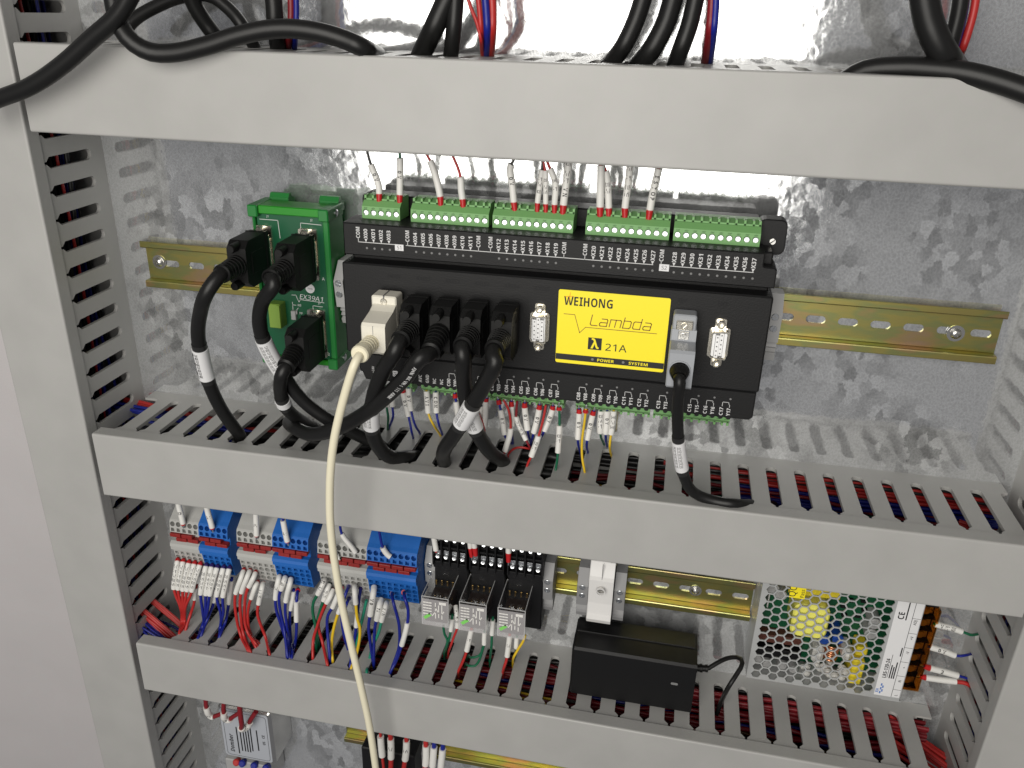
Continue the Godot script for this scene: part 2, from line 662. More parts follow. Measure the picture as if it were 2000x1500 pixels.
func _ready() -> void:
	rng.seed = 7
	var cam := Camera3D.new()
	cam.name = "camera"
	cam.position = Vector3(384.5, 178.9, 548.3) * MM
	cam.basis = Basis.from_euler(Vector3(-0.4185, 0.1870, 0.0278))
	cam.fov = 49.27
	cam.near = 0.02
	cam.far = 20.0
	add_child(cam)
	var around := WorldEnvironment.new()
	around.name = "surroundings"
	var env := Environment.new()
	env.background_mode = Environment.BG_COLOR
	env.background_color = Color(0.41, 0.41, 0.42)
	env.background_energy_multiplier = 1.0
	env.tonemap_mode = Environment.TONE_MAPPER_LINEAR
	env.tonemap_exposure = 1.0
	env.sdfgi_enabled = true
	env.ssao_enabled = true
	env.ssil_enabled = true
	around.environment = env
	add_child(around)
	# the bright room behind the photographer: one large soft source
	var lamp := AreaLight3D.new()
	lamp.name = "room_light"
	lamp.area_size = Vector2(0.95, 1.15)
	lamp.light_color = Color(1.0, 0.985, 0.955)
	lamp.light_energy = 2.05
	lamp.shadow_enabled = true
	add_child(lamp)
	lamp.look_at_from_position(Vector3(0.13, 0.33, 1.30), Vector3(0.16, 0.16, 0.0), Vector3.UP)
	make_materials()
	build_cabinet()
	build_rails()
	build_controller()
	build_board()
	build_cables()
	build_controller_wires()
	build_terminals()
	build_relays()
	build_row_wires()
	build_power()
	build_duct_wires()
	build_top()
	build_bottom()


const PITCH := 18.85


func finger_mesh(back_z: float, front_z: float, top_z: float, thick: float, narrow := false) -> ArrayMesh:
	# one finger of a slotted duct wall with half of the slot on either side; x along the duct, y away from the plate
	var w := 3.75
	var p := PackedVector2Array([Vector2(0, 0), Vector2(PITCH, 0), Vector2(PITCH, back_z)])
	for i in range(1, 6):
		var a := PI * 1.5 - PI / 2 * i / 5.0
		p.append(Vector2(PITCH + w * cos(a), back_z + w + w * sin(a)))
	var k := 2.6 if narrow else 0.0
	p.append_array([Vector2(PITCH - w - k, front_z), Vector2(PITCH - 0.9 - k, front_z + 3), Vector2(PITCH - 0.9 - k, top_z), Vector2(0.9 + k, top_z), Vector2(0.9 + k, front_z + 3), Vector2(w + k, front_z)])
	for i in range(0, 5):
		var a := -PI / 2 * i / 5.0
		p.append(Vector2(w * cos(a), back_z + w + w * sin(a)))
	p.append(Vector2(0, back_z))
	var s := Shape.new()
	s.prism(p, 0, thick, Transform3D.IDENTITY, 0.0, true, 0.0, PITCH)
	return s.mesh(Vector3.ZERO)


# a cover pressed over the fingers: a shallow channel of rounded section along x, its outer face at z = 0, height h, lips of the given depth
func cover_shape(length: float, h: float, lip: float) -> Shape:
	var s := Shape.new()
	var t := 1.6
	var r := 1.5
	var prof := PackedVector2Array()   # y, z
	prof.append(Vector2(0, -lip))
	prof.append(Vector2(0, -r))
	for i in range(1, 5):
		var a := PI - PI / 2 * i / 4.0
		prof.append(Vector2(r + r * cos(a), -r + r * sin(a)))
	for i in range(0, 4):
		var a := PI / 2 - PI / 2 * i / 4.0
		prof.append(Vector2(h - r + r * cos(a), -r + r * sin(a)))
	prof.append(Vector2(h, -r))
	prof.append(Vector2(h, -lip))
	prof.append(Vector2(h - t, -lip))
	prof.append(Vector2(h - t, -t))
	prof.append(Vector2(t, -t))
	prof.append(Vector2(t, -lip))
	# local (x, y, z) of the prism = (section y, section z, along)
	s.prism(prof, 0, length, Transform3D(Basis(Vector3(0, 1, 0), Vector3(0, 0, 1), Vector3(1, 0, 0)), Vector3.ZERO))
	return s


# along +x of xf; the slotted wall one sees first at y = 0 of xf, the body below it down to -h, the plate at z = 0
func wire_duct(called: String, label: String, xf: Transform3D, length: float, first_slot: float, h: float, depth: float, skip: Array, mirrored := false, from := 0.0, bare := [], centres := []) -> Node3D:
	var d := thing(called, label, "wire duct", xf.origin, "slotted wire ducts")
	var front := depth - 17.0
	var fm := finger_mesh(13.5, front, depth - 2.0, 2.7)
	var fn := finger_mesh(13.5, front, depth - 2.0, 2.7, true)
	var side := 1.0 if mirrored else -1.0
	var b := xf.basis
	# finger frame: x along the duct, y out from the plate, z = x cross y
	var fb := Basis(b.x, b.z, b.x.cross(b.z))
	var inward := fb.z.dot(b.y * side) > 0
	if centres.is_empty():
		for k in int(floor((length - first_slot) / PITCH)) + 1:
			centres.append(first_slot + PITCH * k)
	var n: int = centres.size() - 1
	for k in n:
		if k in skip:
			continue
		var o: Vector3 = b.x * centres[k]
		var stretch: float = (centres[k + 1] - centres[k]) / PITCH
		if not inward:
			o -= fb.z * 2.7
		put("finger", fn if k in bare else fm, m("duct"), d, Transform3D(Basis(fb.x * stretch, fb.y, fb.z), o * MM))
	var s := Shape.new()
	var W := Transform3D(b, xf.origin)
	var add_box := func(x0: float, x1: float, y0: float, y1: float, z0: float, z1: float) -> void:
		s.box(W * Vector3((x0 + x1) / 2, (y0 + y1) / 2, (z0 + z1) / 2), Vector3(x1 - x0, absf(y1 - y0), z1 - z0), 0.0, b)
	add_box.call(0.0, length, side * 1.72, side * (h - 1.72), 0.3, 2.2)          # base on the plate
	add_box.call(0.0, length, side * (h - 1.7), side * h, 0.3, depth - 2.0)        # far wall
	if first_slot > 0.5:
		add_box.call(0.0, first_slot, 0.0, side * 1.7, 0.3, 13.4)
	var rest: float = length - centres[n]
	if rest > 0.5:
		add_box.call(length - rest, length, 0.0, side * 1.7, 0.3, 13.4)
	obj("channel", s, m("duct"), d)
	var c := cover_shape(length - from, h + 1.8, 11.0)
	var cs := Shape.new()
	cs.add(c, Transform3D(Basis(b.x, b.y * (1.0 if mirrored else 1.0), b.z), W * Vector3(from, -0.9 if mirrored else -h - 0.9, depth)))
	obj("cover", cs, m("duct"), d)
	return d


func build_cabinet() -> void:
	var s := Shape.new()
	var x0 := -90.0
	var x1 := 720.0
	var y0 := -560.0
	var y1 := 330.0
	s.quad_uv(Vector3(x0, y0, 0), Vector3(x1, y0, 0), Vector3(x1, y1, 0), Vector3(x0, y1, 0))
	s.box(Vector3((x0 + x1) / 2, (y0 + y1) / 2, -1.6), Vector3(x1 - x0, y1 - y0, 2.8))
	var plate := obj("mounting_plate", s, m("zinc"), self)
	plate.set_meta("kind", "structure")
	var h := Transform3D(Basis.IDENTITY, Vector3(-12.5, 153.8, 0))
	wire_duct("wire_duct", "topmost grey slotted wire duct with closed front cover, black cables dropping in", h, 634.0, 5.0, 50.0, 78.9, [])
	h = Transform3D(Basis(Vector3(0, 0, 1), 0.006), Vector3(-12.5, -108.6, 0))
	wire_duct("wire_duct", "middle grey slotted wire duct right below the black controller", h, 632.5, 9.0, 50.0, 78.9, [], false, 0.0, [4, 5, 7, 9, 10])
	var spots := []
	for k in 19:
		spots.append(22.9 + 17.15 * k + 0.016 * k * k)
	for k in 15:
		spots.append(spots[18] + 18.6 * (k + 1))
	h = Transform3D(Basis(Vector3(0, 0, 1), -0.006), Vector3(-10.5, -300.5, 0))
	wire_duct("wire_duct", "lowest grey slotted wire duct carrying the black power adapter", h, 626.0, 22.9, 48.0, 78.9, [], false, 0.0, [], spots)
	# upright ducts: x of the frame runs down the cabinet
	h = Transform3D(Basis(Vector3(0, -1, 0), Vector3(1, 0, 0), Vector3(0, 0, 1)), Vector3(-22.8, 300, 0))
	wire_duct("wire_duct", "upright grey slotted wire duct along the left side of the cabinet", h, 850.0, 12.6, 52.0, 72.4, [], false)
	h = Transform3D(Basis(Vector3(0, 1, 0), Vector3(-1, 0, 0), Vector3(0, 0, 1)), Vector3(627.2, -550, 0))
	wire_duct("wire_duct", "upright grey slotted wire duct along the right side of the cabinet", h, 850.0, 8.0, 52.0, 72.4, [], false)
	# sheet metal of the cabinet beside the left duct
	s = Shape.new()
	# (x, z) from the duct outwards: a flange, a soft bend, the broad sheet
	var bend := [Vector2(-76, 14), Vector2(-84, 15.5), Vector2(-91, 19), Vector2(-97, 24), Vector2(-104, 28), Vector2(-114, 31), Vector2(-140, 36), Vector2(-260, 58)]
	for i in bend.size() - 1:
		var a: Vector2 = bend[i]
		var b: Vector2 = bend[i + 1]
		var n0: Vector2 = (b - (bend[i - 1] if i > 0 else a)).orthogonal()
		var n1: Vector2 = ((bend[i + 2] if i + 2 < bend.size() else b) - a).orthogonal()
		var na := Vector3(n0.x, 0, n0.y).normalized()
		var nb := Vector3(n1.x, 0, n1.y).normalized()
		if na.z < 0:
			na = -na
		if nb.z < 0:
			nb = -nb
		s.quad_n(Vector3(b.x, -560, b.y), Vector3(a.x, -560, a.y), Vector3(a.x, 330, a.y), Vector3(b.x, 330, b.y), nb, na, na, nb)
		s.quad(Vector3(a.x, -560, a.y - 1.5), Vector3(b.x, -560, b.y - 1.5), Vector3(b.x, 330, b.y - 1.5), Vector3(a.x, 330, a.y - 1.5))
	struct("cabinet_wall", s, m("wall"))
	s = Shape.new()
	s.box(Vector3(722, -115, 120), Vector3(3, 890, 246), 0.8)
	struct("cabinet_wall", s, m("wall"))
	s = Shape.new()
	s.box(Vector3(311, 332, 120), Vector3(817, 3, 246), 0.8)
	struct("cabinet_ceiling", s, m("wall"))


func din_rail(label: String, x0: float, x1: float, y: float, slots: Array) -> Node3D:
	var d := thing("mounting_rail", label, "mounting rail", Vector3(x0, y, 0), "brass coloured mounting rails")
	var t := 1.0
	var r := Shape.new()
	# web with slots, built from cells
	var xs := [x0]
	for c in slots:
		if c - 7.6 > x0 and c + 7.6 < x1:
			xs.append(c)
	var at := x0
	for k in range(1, xs.size()):
		var c: float = xs[k]
		if c - 7.5 > at:
			r.quad(Vector3(at, y - 12.5, t), Vector3(c - 7.5, y - 12.5, t), Vector3(c - 7.5, y + 12.5, t), Vector3(at, y + 12.5, t))
		# a slot 12 by 5 with round ends in a cell 15 wide
		var out := PackedVector3Array()
		var inn := PackedVector3Array()
		for i in 24:
			var e := Vector2.from_angle(TAU * (i + 0.5) / 24)
			var f := 1.0 / maxf(absf(e.x) / 7.5, absf(e.y) / 12.5)
			var q := Vector2(e.x * 2.6 + signf(e.x) * 3.6, e.y * 2.6)
			out.append(Vector3(c + clampf(e.x * f, -7.5, 7.5), y + clampf(e.y * f, -12.5, 12.5), t))
			inn.append(Vector3(c + q.x, y + q.y, t))
		for i in 24:
			var j := (i + 1) % 24
			r.quad(inn[i], out[i], out[j], inn[j])
			r.quad(inn[i], inn[j], inn[j] - Vector3(0, 0, 0.9), inn[i] - Vector3(0, 0, 0.9))
			# the corners that the spokes leave out
			if absf(out[i].x - out[j].x) > 0.01 and absf(out[i].y - out[j].y) > 0.01:
				r.tri(out[i], Vector3(c + signf(out[i].x - c) * 7.5, y + signf(out[i].y - y) * 12.5, t), out[j])
		at = c + 7.5
	r.quad(Vector3(at, y - 12.5, t), Vector3(x1, y - 12.5, t), Vector3(x1, y + 12.5, t), Vector3(at, y + 12.5, t))
	obj("web", r, m("passivated"), d)
	var w := Shape.new()
	for sy in [-1.0, 1.0]:
		var prof := PackedVector2Array()   # (y, z): side wall then lip, with rounded bends
		var pts := [Vector2(12.4, 0.1), Vector2(13.0, 0.3), Vector2(13.4, 1.0), Vector2(13.4, 6.3), Vector2(12.45, 6.45), Vector2(12.4, 1.6), Vector2(12.1, 1.05)]
		for p in pts:
			prof.append(Vector2(p.x * sy, p.y))
		var lip := PackedVector2Array()
		for p in [Vector2(13.4, 6.3), Vector2(17.2, 6.5), Vector2(17.5, 6.8), Vector2(17.5, 7.3), Vector2(17.2, 7.5), Vector2(13.4, 7.5), Vector2(12.7, 7.2), Vector2(12.45, 6.45)]:
			lip.append(Vector2(p.x * sy, p.y))
		var ls := Shape.new()
		ls.prism(lip, 0, x1 - x0, Transform3D(Basis(Vector3(0, 1, 0), Vector3(0, 0, 1), Vector3(1, 0, 0)), Vector3(x0, y, 0)))
		obj("lip", ls, m("passivated"), d)
		w.prism(prof, 0, x1 - x0, Transform3D(Basis(Vector3(0, 1, 0), Vector3(0, 0, 1), Vector3(1, 0, 0)), Vector3(x0, y, 0)))
	obj("wall", w, m("passivated"), d)
	return d


func pan_screw(parent: Node3D, at: Vector3, r: float, mat: Material) -> void:
	var s := Shape.new()
	s.lathe([Vector2(r * 1.5, 0), Vector2(r * 1.5, 0.5), Vector2(r, 0.5), Vector2(r * 0.95, 1.2), Vector2(r * 0.6, 2.2), Vector2(r * 0.3, 2.5), Vector2(0.35 * r, 2.0), Vector2(0, 2.0)], Transform3D(Basis.IDENTITY, at), 20)
	obj("screw", s, mat, parent)


func build_rails() -> void:
	var slots := []
	for k in range(-40, 40):
		slots.append(481.8 + 20.1 * k)
	var d := din_rail("upper brass coloured mounting rail behind the black controller", 0.0, 592.8, 0.0, slots)
	pan_screw(d, Vector3(567.5, -1.2, 1), 3.6, m("steel"))
	pan_screw(d, Vector3(9.6, 0.8, 1), 3.6, m("steel"))
	slots = []
	for k in range(-40, 40):
		slots.append(484.0 + 20.1 * k)
	d = din_rail("middle brass coloured mounting rail behind the terminal blocks and relays", 3.0, 472.6, -226.6, slots)
	pan_screw(d, Vector3(430, -227, 1), 3.2, m("steel"))


func rounded(x0: float, y0: float, x1: float, y1: float, r: float, n := 4) -> PackedVector2Array:
	var p := PackedVector2Array()
	for k in 4:
		var c := Vector2(x1 - r if k == 0 or k == 3 else x0 + r, y1 - r if k < 2 else y0 + r)
		for i in n + 1:
			p.append(c + Vector2.from_angle(PI / 2 * (k + float(i) / n)) * r)
	return p


func at_z(z: float) -> Transform3D:
	return Transform3D(Basis.IDENTITY, Vector3(0, 0, z))


# reading upwards: the text's baseline runs along +y
func upward(x: float, y: float, z: float) -> Transform3D:
	return Transform3D(Basis(Vector3(0, 1, 0), Vector3(-1, 0, 0), Vector3(0, 0, 1)), Vector3(x, y, z))


func screw_head(r: float, slot_turn: float, cross := false) -> Shape:
	# a slotted screw head about z, its rim at z = 0
	var s := Shape.new()
	s.lathe([Vector2(r, -1.5), Vector2(r, -0.25), Vector2(r * 0.88, 0.0)], Transform3D.IDENTITY, 14)
	var turn := Basis(Vector3(0, 0, 1), slot_turn)
	var w := r * 0.16
	var k := r * 0.88
	for sg in [-1.0, 1.0]:
		var p := PackedVector2Array()
		var a0 := asin(w / k)
		for i in 9:
			var a := a0 + (PI - 2 * a0) * i / 8.0
			p.append(Vector2(cos(a), sin(a) * sg) * k)
		if sg < 0:
			p.reverse()
		s.prism(p, -0.7, 0.0, Transform3D(turn, Vector3.ZERO))
	s.box(Vector3(0, 0, -0.75), Vector3(k * 1.9, w * 2.4, 0.2), 0, turn)
	return s


var screw_meshes := []


func plug_screws() -> void:
	for i in 5:
		screw_meshes.append(screw_head(1.75, 0.5 + i * 0.9).mesh(Vector3.ZERO))


# a green pluggable screw terminal, wire holes up (sense 1) or down (-1): front face at z, its screw face from y to y + 8 * sense
func green_plug(parent: Node3D, x0: float, n: int, y: float, z: float, sense: float, pitch := 5.0) -> void:
	var holder := Shape.new()
	var w := pitch * n
	var x1 := x0 + w
	var s := Shape.new()
	var up := Vector3(0, sense, 0)
	var rt := Vector3(sense, 0, 0)
	# profile in (depth, height): body below the screw face, sloped brow, wire face
	var yb := y - 0.6 * sense
	var y1 := y + 7.6 * sense
	var y2 := y + 10.6 * sense
	var y3 := y + 13.2 * sense
	var pr := [[z - 18.0, yb], [z, yb], [z, y], [z, y1], [z - 4.0, y2], [z - 5.0, y2], [z - 5.0, y3 - 1.6 * sense], [z - 12.0, y3], [z - 18.0, y3]]
	for i in pr.size() - 1:
		if i == 2:
			continue
		var a := Vector3(x0, pr[i][1], pr[i][0])
		var b := Vector3(x0, pr[i + 1][1], pr[i + 1][0])
		var dx := Vector3(w, 0, 0)
		if sense > 0:
			s.quad(a, a + dx, b + dx, b)
		else:
			s.quad(a + dx, a, b, b + dx)
	var side := PackedVector2Array()
	for q in pr:
		side.append(Vector2(q[0], q[1]))
	var across := Basis(Vector3(0, 0, 1), Vector3(0, 1, 0), Vector3(-1, 0, 0))
	s.cap(side, Transform3D(across, Vector3(x0, 0, 0)))
	s.cap(side, Transform3D(across, Vector3(x1, 0, 0)), true)
	for i in n:
		var cx := x0 + pitch * (i + 0.5)
		s.cell(Vector3(cx, y + 3.8 * sense, z), rt, up, Vector2(pitch, 7.6), 2.0, 1.5)
		# the walls between the wire notches
		s.box(Vector3(x0 + pitch * i + 0.7, y2 + 1.5 * sense, z - 8.0), Vector3(1.5, 3.2, 6.0), 0.2)
	s.box(Vector3(x1 - 0.7, y2 + 1.5 * sense, z - 8.0), Vector3(1.5, 3.2, 6.0), 0.2)
	var p := obj("terminal_plug", s, m("green_plug"), parent)
	var mk := Shape.new()
	for i in n:
		var cx := x0 + pitch * (i + 0.5)
		put("screw", screw_meshes[(i * 3 + int(x0)) % 5], m("screw"), p, Transform3D(Basis.IDENTITY, (Vector3(cx, y + 3.4 * sense, z - 0.35) - base_of[parent]) * MM))
		for j in 3:
			bar2(mk, Vector2(cx - 0.95 + 0.7 * j, y + 6.5 * sense - 0.35), Vector2(cx - 0.6 + 0.7 * j, y + 6.5 * sense + 0.3 - 0.2 * ((i + j) % 2)), 0.32, at_z(z))
	obj("marking", mk, m("green_dark"), p)


# a bare D-shaped socket on a panel at z, upright, with two nuts
func dsub(parent: Node3D, x: float, y: float, z: float, rows: int, pins: int, face: String) -> void:
	var s := Shape.new()
	s.prism(rounded(x - 3.4, y - 15.2, x + 3.4, y + 15.2, 1.5), z, z + 0.9, Transform3D.IDENTITY, 0.25)
	s.prism(rounded(x - 6.2, y - 9.6, x + 6.2, y + 9.6, 2.0), z + 0.05, z + 1.0, Transform3D.IDENTITY, 0.25)
	# the shell: a D section
	var d := [Vector2(-4.0, -8.2), Vector2(4.2, -9.0), Vector2(4.9, -8.3), Vector2(4.9, 8.3), Vector2(4.2, 9.0), Vector2(-4.0, 8.2), Vector2(-4.7, 7.4), Vector2(-4.7, -7.4)]
	for i in d.size():
		var a: Vector2 = d[i] + Vector2(x, y)
		var b: Vector2 = d[(i + 1) % d.size()] + Vector2(x, y)
		var c := Vector2(x, y)
		var a2 := c + (a - c) * 0.92
		var b2 := c + (b - c) * 0.92
		s.quad(Vector3(a.x, a.y, z + 0.9), Vector3(b.x, b.y, z + 0.9), Vector3(b.x, b.y, z + 6), Vector3(a.x, a.y, z + 6))
		s.quad(Vector3(a.x, a.y, z + 6), Vector3(b.x, b.y, z + 6), Vector3(b2.x, b2.y, z + 6), Vector3(a2.x, a2.y, z + 6))
		s.quad(Vector3(b2.x, b2.y, z + 0.9), Vector3(a2.x, a2.y, z + 0.9), Vector3(a2.x, a2.y, z + 6), Vector3(b2.x, b2.y, z + 6))
	var o := obj("socket", s, m("nickel"), parent)
	var f := Shape.new()
	var poly := PackedVector2Array()
	for q in d:
		poly.append(q * 0.86 + Vector2(x, y))
	f.prism(poly, z + 1.2, z + 1.8, Transform3D.IDENTITY, 0.2)
	var ring := PackedVector2Array()
	for q in d:
		ring.append(q * 0.86 + Vector2(x, y))
	for i in ring.size():
		var a := ring[i]
		var b := ring[(i + 1) % ring.size()]
		var k := Vector2((rows * 2.3) / 2.0 + 0.2, 7.6)
		var a2 := Vector2(clampf(a.x, x - k.x, x + k.x), clampf(a.y, y - k.y, y + k.y))
		var b2 := Vector2(clampf(b.x, x - k.x, x + k.x), clampf(b.y, y - k.y, y + k.y))
		f.quad(Vector3(a.x, a.y, z + 5.6), Vector3(b.x, b.y, z + 5.6), Vector3(b2.x, b2.y, z + 5.6), Vector3(a2.x, a2.y, z + 5.6))
		f.quad(Vector3(a.x, a.y, z + 1.8), Vector3(b.x, b.y, z + 1.8), Vector3(b.x, b.y, z + 5.6), Vector3(a.x, a.y, z + 5.6))
	obj("insulator", f, m(face), o)
	# columns of sockets, each a real hole
	var h := Shape.new()
	var pitch := 14.0 / pins
	for r in rows:
		var px := x + (r - (rows - 1) / 2.0) * 2.3
		for i in pins:
			var py := y + (i - (pins - 1) / 2.0) * pitch + (r % 2) * pitch / 2 - pitch / 4
			h.cell(Vector3(px, py, z + 6.0), Vector3(1, 0, 0), Vector3(0, 1, 0), Vector2(2.2, pitch), 0.5, 4.0)
		var lo := y - pins * pitch / 2 + (r % 2) * pitch / 2 - pitch / 4
		var hi := lo + pins * pitch
		for q in [[px - 1.1, lo, px + 1.1, lo], [px + 1.1, lo, px + 1.1, hi], [px + 1.1, hi, px - 1.1, hi], [px - 1.1, hi, px - 1.1, lo]]:
			h.quad(Vector3(q[0], q[1], z + 5.0), Vector3(q[2], q[3], z + 5.0), Vector3(q[2], q[3], z + 6.0), Vector3(q[0], q[1], z + 6.0))
	obj("pin_row", h, m(face), o)
	for sg in [-1.0, 1.0]:
		var nut := Shape.new()
		nut.lathe([Vector2(2.6, 0.9), Vector2(2.6, 4.6), Vector2(2.2, 5.0), Vector2(1.3, 5.0), Vector2(1.3, 2.5), Vector2(0, 2.5)], Transform3D(Basis.IDENTITY, Vector3(x, y + sg * 12.3, z)), 6)
		obj("nut", nut, m("nickel"), o)


func build_controller() -> void:
	plug_screws()
	var c := thing("motion_controller", "wide black motion controller with yellow label and five green plugs along its top", "controller", Vector3(314, 0, 7.5))
	var s := Shape.new()
	s.box(Vector3(314, 4, 31), Vector3(258, 103, 45), 1.0)
	s.box(Vector3(311, 61.5, 17), Vector3(250, 12, 18), 0.8)                              # header behind the plugs
	obj("housing", s, m("black_shell"), c)
	s = Shape.new()
	s.prism(PackedVector2Array([Vector2(182.5, 36.2), Vector2(445.3, 36.2), Vector2(445.3, 47.0), Vector2(444.0, 48.4), Vector2(438.0, 48.6), Vector2(437.4, 49.4), Vector2(437.4, 56.6), Vector2(182.5, 56.6)]), 40, 62, Transform3D.IDENTITY, 0.7)
	var strip := obj("upper_label_strip", s, m("black_shell"), c)
	# raised border of the printed field
	s = Shape.new()
	for q in [[188.5, 31, 188.7, 56], [434.6, 38, 434.8, 55]]:
		s.box(Vector3(q[0], 46, 62), Vector3(0.3, 15, 0.14))
	s.box(Vector3(311.6, 38.4, 62), Vector3(246, 0.3, 0.14))
	s.box(Vector3(311.6, 53.6, 62), Vector3(246, 0.3, 0.14))
	obj("border", s, m("black_shell"), strip)
	s = Shape.new()
	s.prism(rounded(182.0, -28.4, 445.3, 32.4, 1.5), 44, 66, Transform3D.IDENTITY, 1.0)
	var face := obj("front_panel", s, m("black_shell"), c)
	s = Shape.new()
	s.prism(PackedVector2Array([Vector2(192.5, -49.0), Vector2(442.5, -49.0), Vector2(444.6, -47.0), Vector2(444.6, -30.0), Vector2(184.0, -30.0), Vector2(187.0, -36.0)]), 40, 62, Transform3D.IDENTITY, 0.8)
	var low := obj("lower_label_strip", s, m("black_shell"), c)
	s = Shape.new()
	s.prism(rounded(434, 50, 450.5, 71, 4.0), 26, 38, Transform3D.IDENTITY, 0.6)
	obj("ear", s, m("black_shell"), c)
	s = Shape.new()
	s.prism(rounded(186, 55, 195, 70, 3.5), 20, 36, Transform3D.IDENTITY, 0.6)
	obj("ear", s, m("black_shell"), c)
	put("screw", screw_head(2.0, 0.7).mesh(Vector3.ZERO), m("steel"), c, Transform3D(Basis.IDENTITY, (Vector3(443, 58, 38.4) - base_of[c]) * MM))
	# green header ledge with solder slots under the plugs
	s = Shape.new()
	for g in [[190.2, 5], [222.3, 10], [274.8, 10], [332.4, 10], [384.8, 10]]:
		for i in g[1]:
			s.box(Vector3(g[0] + 5.0 * i + 2.5, 56.3, 57.0), Vector3(3.2, 0.5, 1.6))
	obj("vent_slot", s, m("grey_clip_dark"), strip)
	for g in [[190.2, 5], [222.3, 10], [274.8, 10], [332.4, 10], [384.8, 10]]:
		green_plug(c, g[0], g[1], 56.8, 48.0, 1.0)
	for g in [[206.0, 3], [227.2, 10], [276.6, 10], [333.3, 10], [384.0, 10]]:
		green_plug(c, g[0], g[1], -49.5, 49.0, -1.0, 4.85)
	# printing on the upper strip
	var w := Shape.new()
	var grey := Shape.new()
	var names := [["COM", 190.2, 5, 0], ["", 222.3, 10, 4], ["", 274.8, 10, 12], ["", 332.4, 9, 20]]
	var line := 44.9
	for g in 5:
		var x0: float = [190.2, 222.3, 274.8, 332.4, 384.8][g]
		var n: int = [5, 10, 10, 10, 10][g]
		var first: int = [0, 4, 12, 20, 28][g]
		for i in n:
			var x := x0 + 5.0 * i + 2.9
			var t := ""
			var com := g < 4 and i == 0 or (g == 1 or g == 2) and i == 9
			if g == 3 and i == 9:
				com = true
			t = "COM" if com else "X%02d" % (first + i - (0 if g == 4 else 1))
			letters(w, t, 2.4, upward(x + 0.35, line + 2.4, 62.0), false, font_bold, 1.0, 0.0, 7.0 if com else 6.1)
			if com:
				bar2(w, Vector2(x - 0.8, line), Vector2(x - 0.8, line + 2.0), 0.35, at_z(62.0))
			else:
				w.prism(PackedVector2Array([Vector2(x - 0.8, line + 0.1), Vector2(x + 0.1, line + 2.2), Vector2(x - 1.7, line + 2.2)]), 0, 0.1, at_z(62.0))
				grey.lathe([Vector2(0.75, 0), Vector2(0.7, 0.12), Vector2(0, 0.12)], Transform3D(Basis.IDENTITY, Vector3(x - 0.4, line - 3.6, 62.0)), 10)
	for q in [[192.3, 216.0], [222.0, 374.8], [385.0, 432.2]]:
		bar2(w, Vector2(q[0], line), Vector2(q[1], line), 0.4, at_z(62.0))
	bar2(w, Vector2(221.5, line), Vector2(223.0, line), 0.4, at_z(62.0))
	obj("lettering", w, m("print_white"), strip)
	obj("indicator", grey, m("print_grey"), strip)
	s = Shape.new()
	s.box(Vector3(218.9, 43.2, 62), Vector3(5.6, 4.0, 0.5), 0.1)
	s.box(Vector3(381.5, 43.6, 62), Vector3(5.8, 4.2, 0.5), 0.1)
	var tags := obj("group_tag", s, m("white_paper"), strip)
	s = Shape.new()
	letters(s, "S1", 2.3, Transform3D(Basis.IDENTITY, Vector3(218.9, 42.1, 62.25)), true)
	letters(s, "S2", 2.3, Transform3D(Basis.IDENTITY, Vector3(381.5, 42.5, 62.25)), true)
	obj("lettering", s, m("print_grey"), strip)
	# lower strip
	w = Shape.new()
	grey = Shape.new()
	letters(w, "+24V", 1.7, upward(199.0, -43.5, 62.0), false, font, 0.9)
	var plain := ["AVC", "GND", "NC", "NC"]
	for i in 4:
		letters(w, plain[i], 2.1, upward(231.8 + 4.85 * i, -46.8, 62.0), false, font_bold, 0.95)
	for k in 18:
		var x := 0.0
		if k < 3:
			x = 250.2 + 9.6 * k
		elif k < 8:
			x = 279.3 + 9.65 * (k - 3)
		elif k < 13:
			x = 336.0 + 9.65 * (k - 8)
		else:
			x = 386.6 + 9.65 * (k - 13)
		letters(w, "C%02d" % k, 2.2, upward(x + 1.1, -47.5, 62.0), false, font_bold, 1.0, 0.0, 5.4)
		letters(w, "Y%02d" % k, 2.2, upward(x + 5.5, -47.5, 62.0), false, font_bold, 1.0, 0.0, 5.2)
		var pts := [Vector2(x + 0.2, -41.2), Vector2(x + 0.2, -38.4), Vector2(x + 4.0, -38.4), Vector2(x + 4.0, -39.6), Vector2(x + 4.6, -40.2)]
		for i in pts.size() - 1:
			bar2(w, pts[i], pts[i + 1], 0.3, at_z(62.0))
		bar2(w, Vector2(x + 4.6, -41.6), Vector2(x + 4.6, -40.6), 0.3, at_z(62.0))
		grey.lathe([Vector2(0.7, 0), Vector2(0.65, 0.12), Vector2(0, 0.12)], Transform3D(Basis.IDENTITY, Vector3(x + 4.6, -36.0, 62.0)), 10)
	obj("lettering", w, m("print_white"), low)
	obj("indicator", grey, m("print_grey"), low)
	s = Shape.new()
	s.box(Vector3(213.5, -42.6, 62), Vector3(3.4, 4.0, 0.4), 0.1)
	obj("group_tag", s, m("white_paper"), low)
	s = Shape.new()
	letters(s, "S1", 2.0, upward(214.4, -44.0, 62.2), false)
	obj("lettering", s, m("print_black"), low)
	# scalloped seats of the lower plugs
	s = Shape.new()
	for g in [[227.2, 10], [276.6, 10], [333.3, 10], [384.0, 10]]:
		for i in g[1]:
			s.lathe([Vector2(1.5, 0), Vector2(1.5, 12.6), Vector2(0, 12.6)], Transform3D(Basis.IDENTITY, Vector3(g[0] + 4.85 * (i + 0.5), -48.7, 49.2)), 12)
	obj("scallop", s, m("black_shell"), low)
	# raised names over the sockets
	s = Shape.new()
	var over := [["HOST", 212.0], ["AXIS1", 230.5], ["AXIS2", 249.2], ["AXIS3", 267.9], ["AXIS4", 286.6], ["AXIS5", 305.3], ["IEP", 391.5], ["EXT", 414.5]]
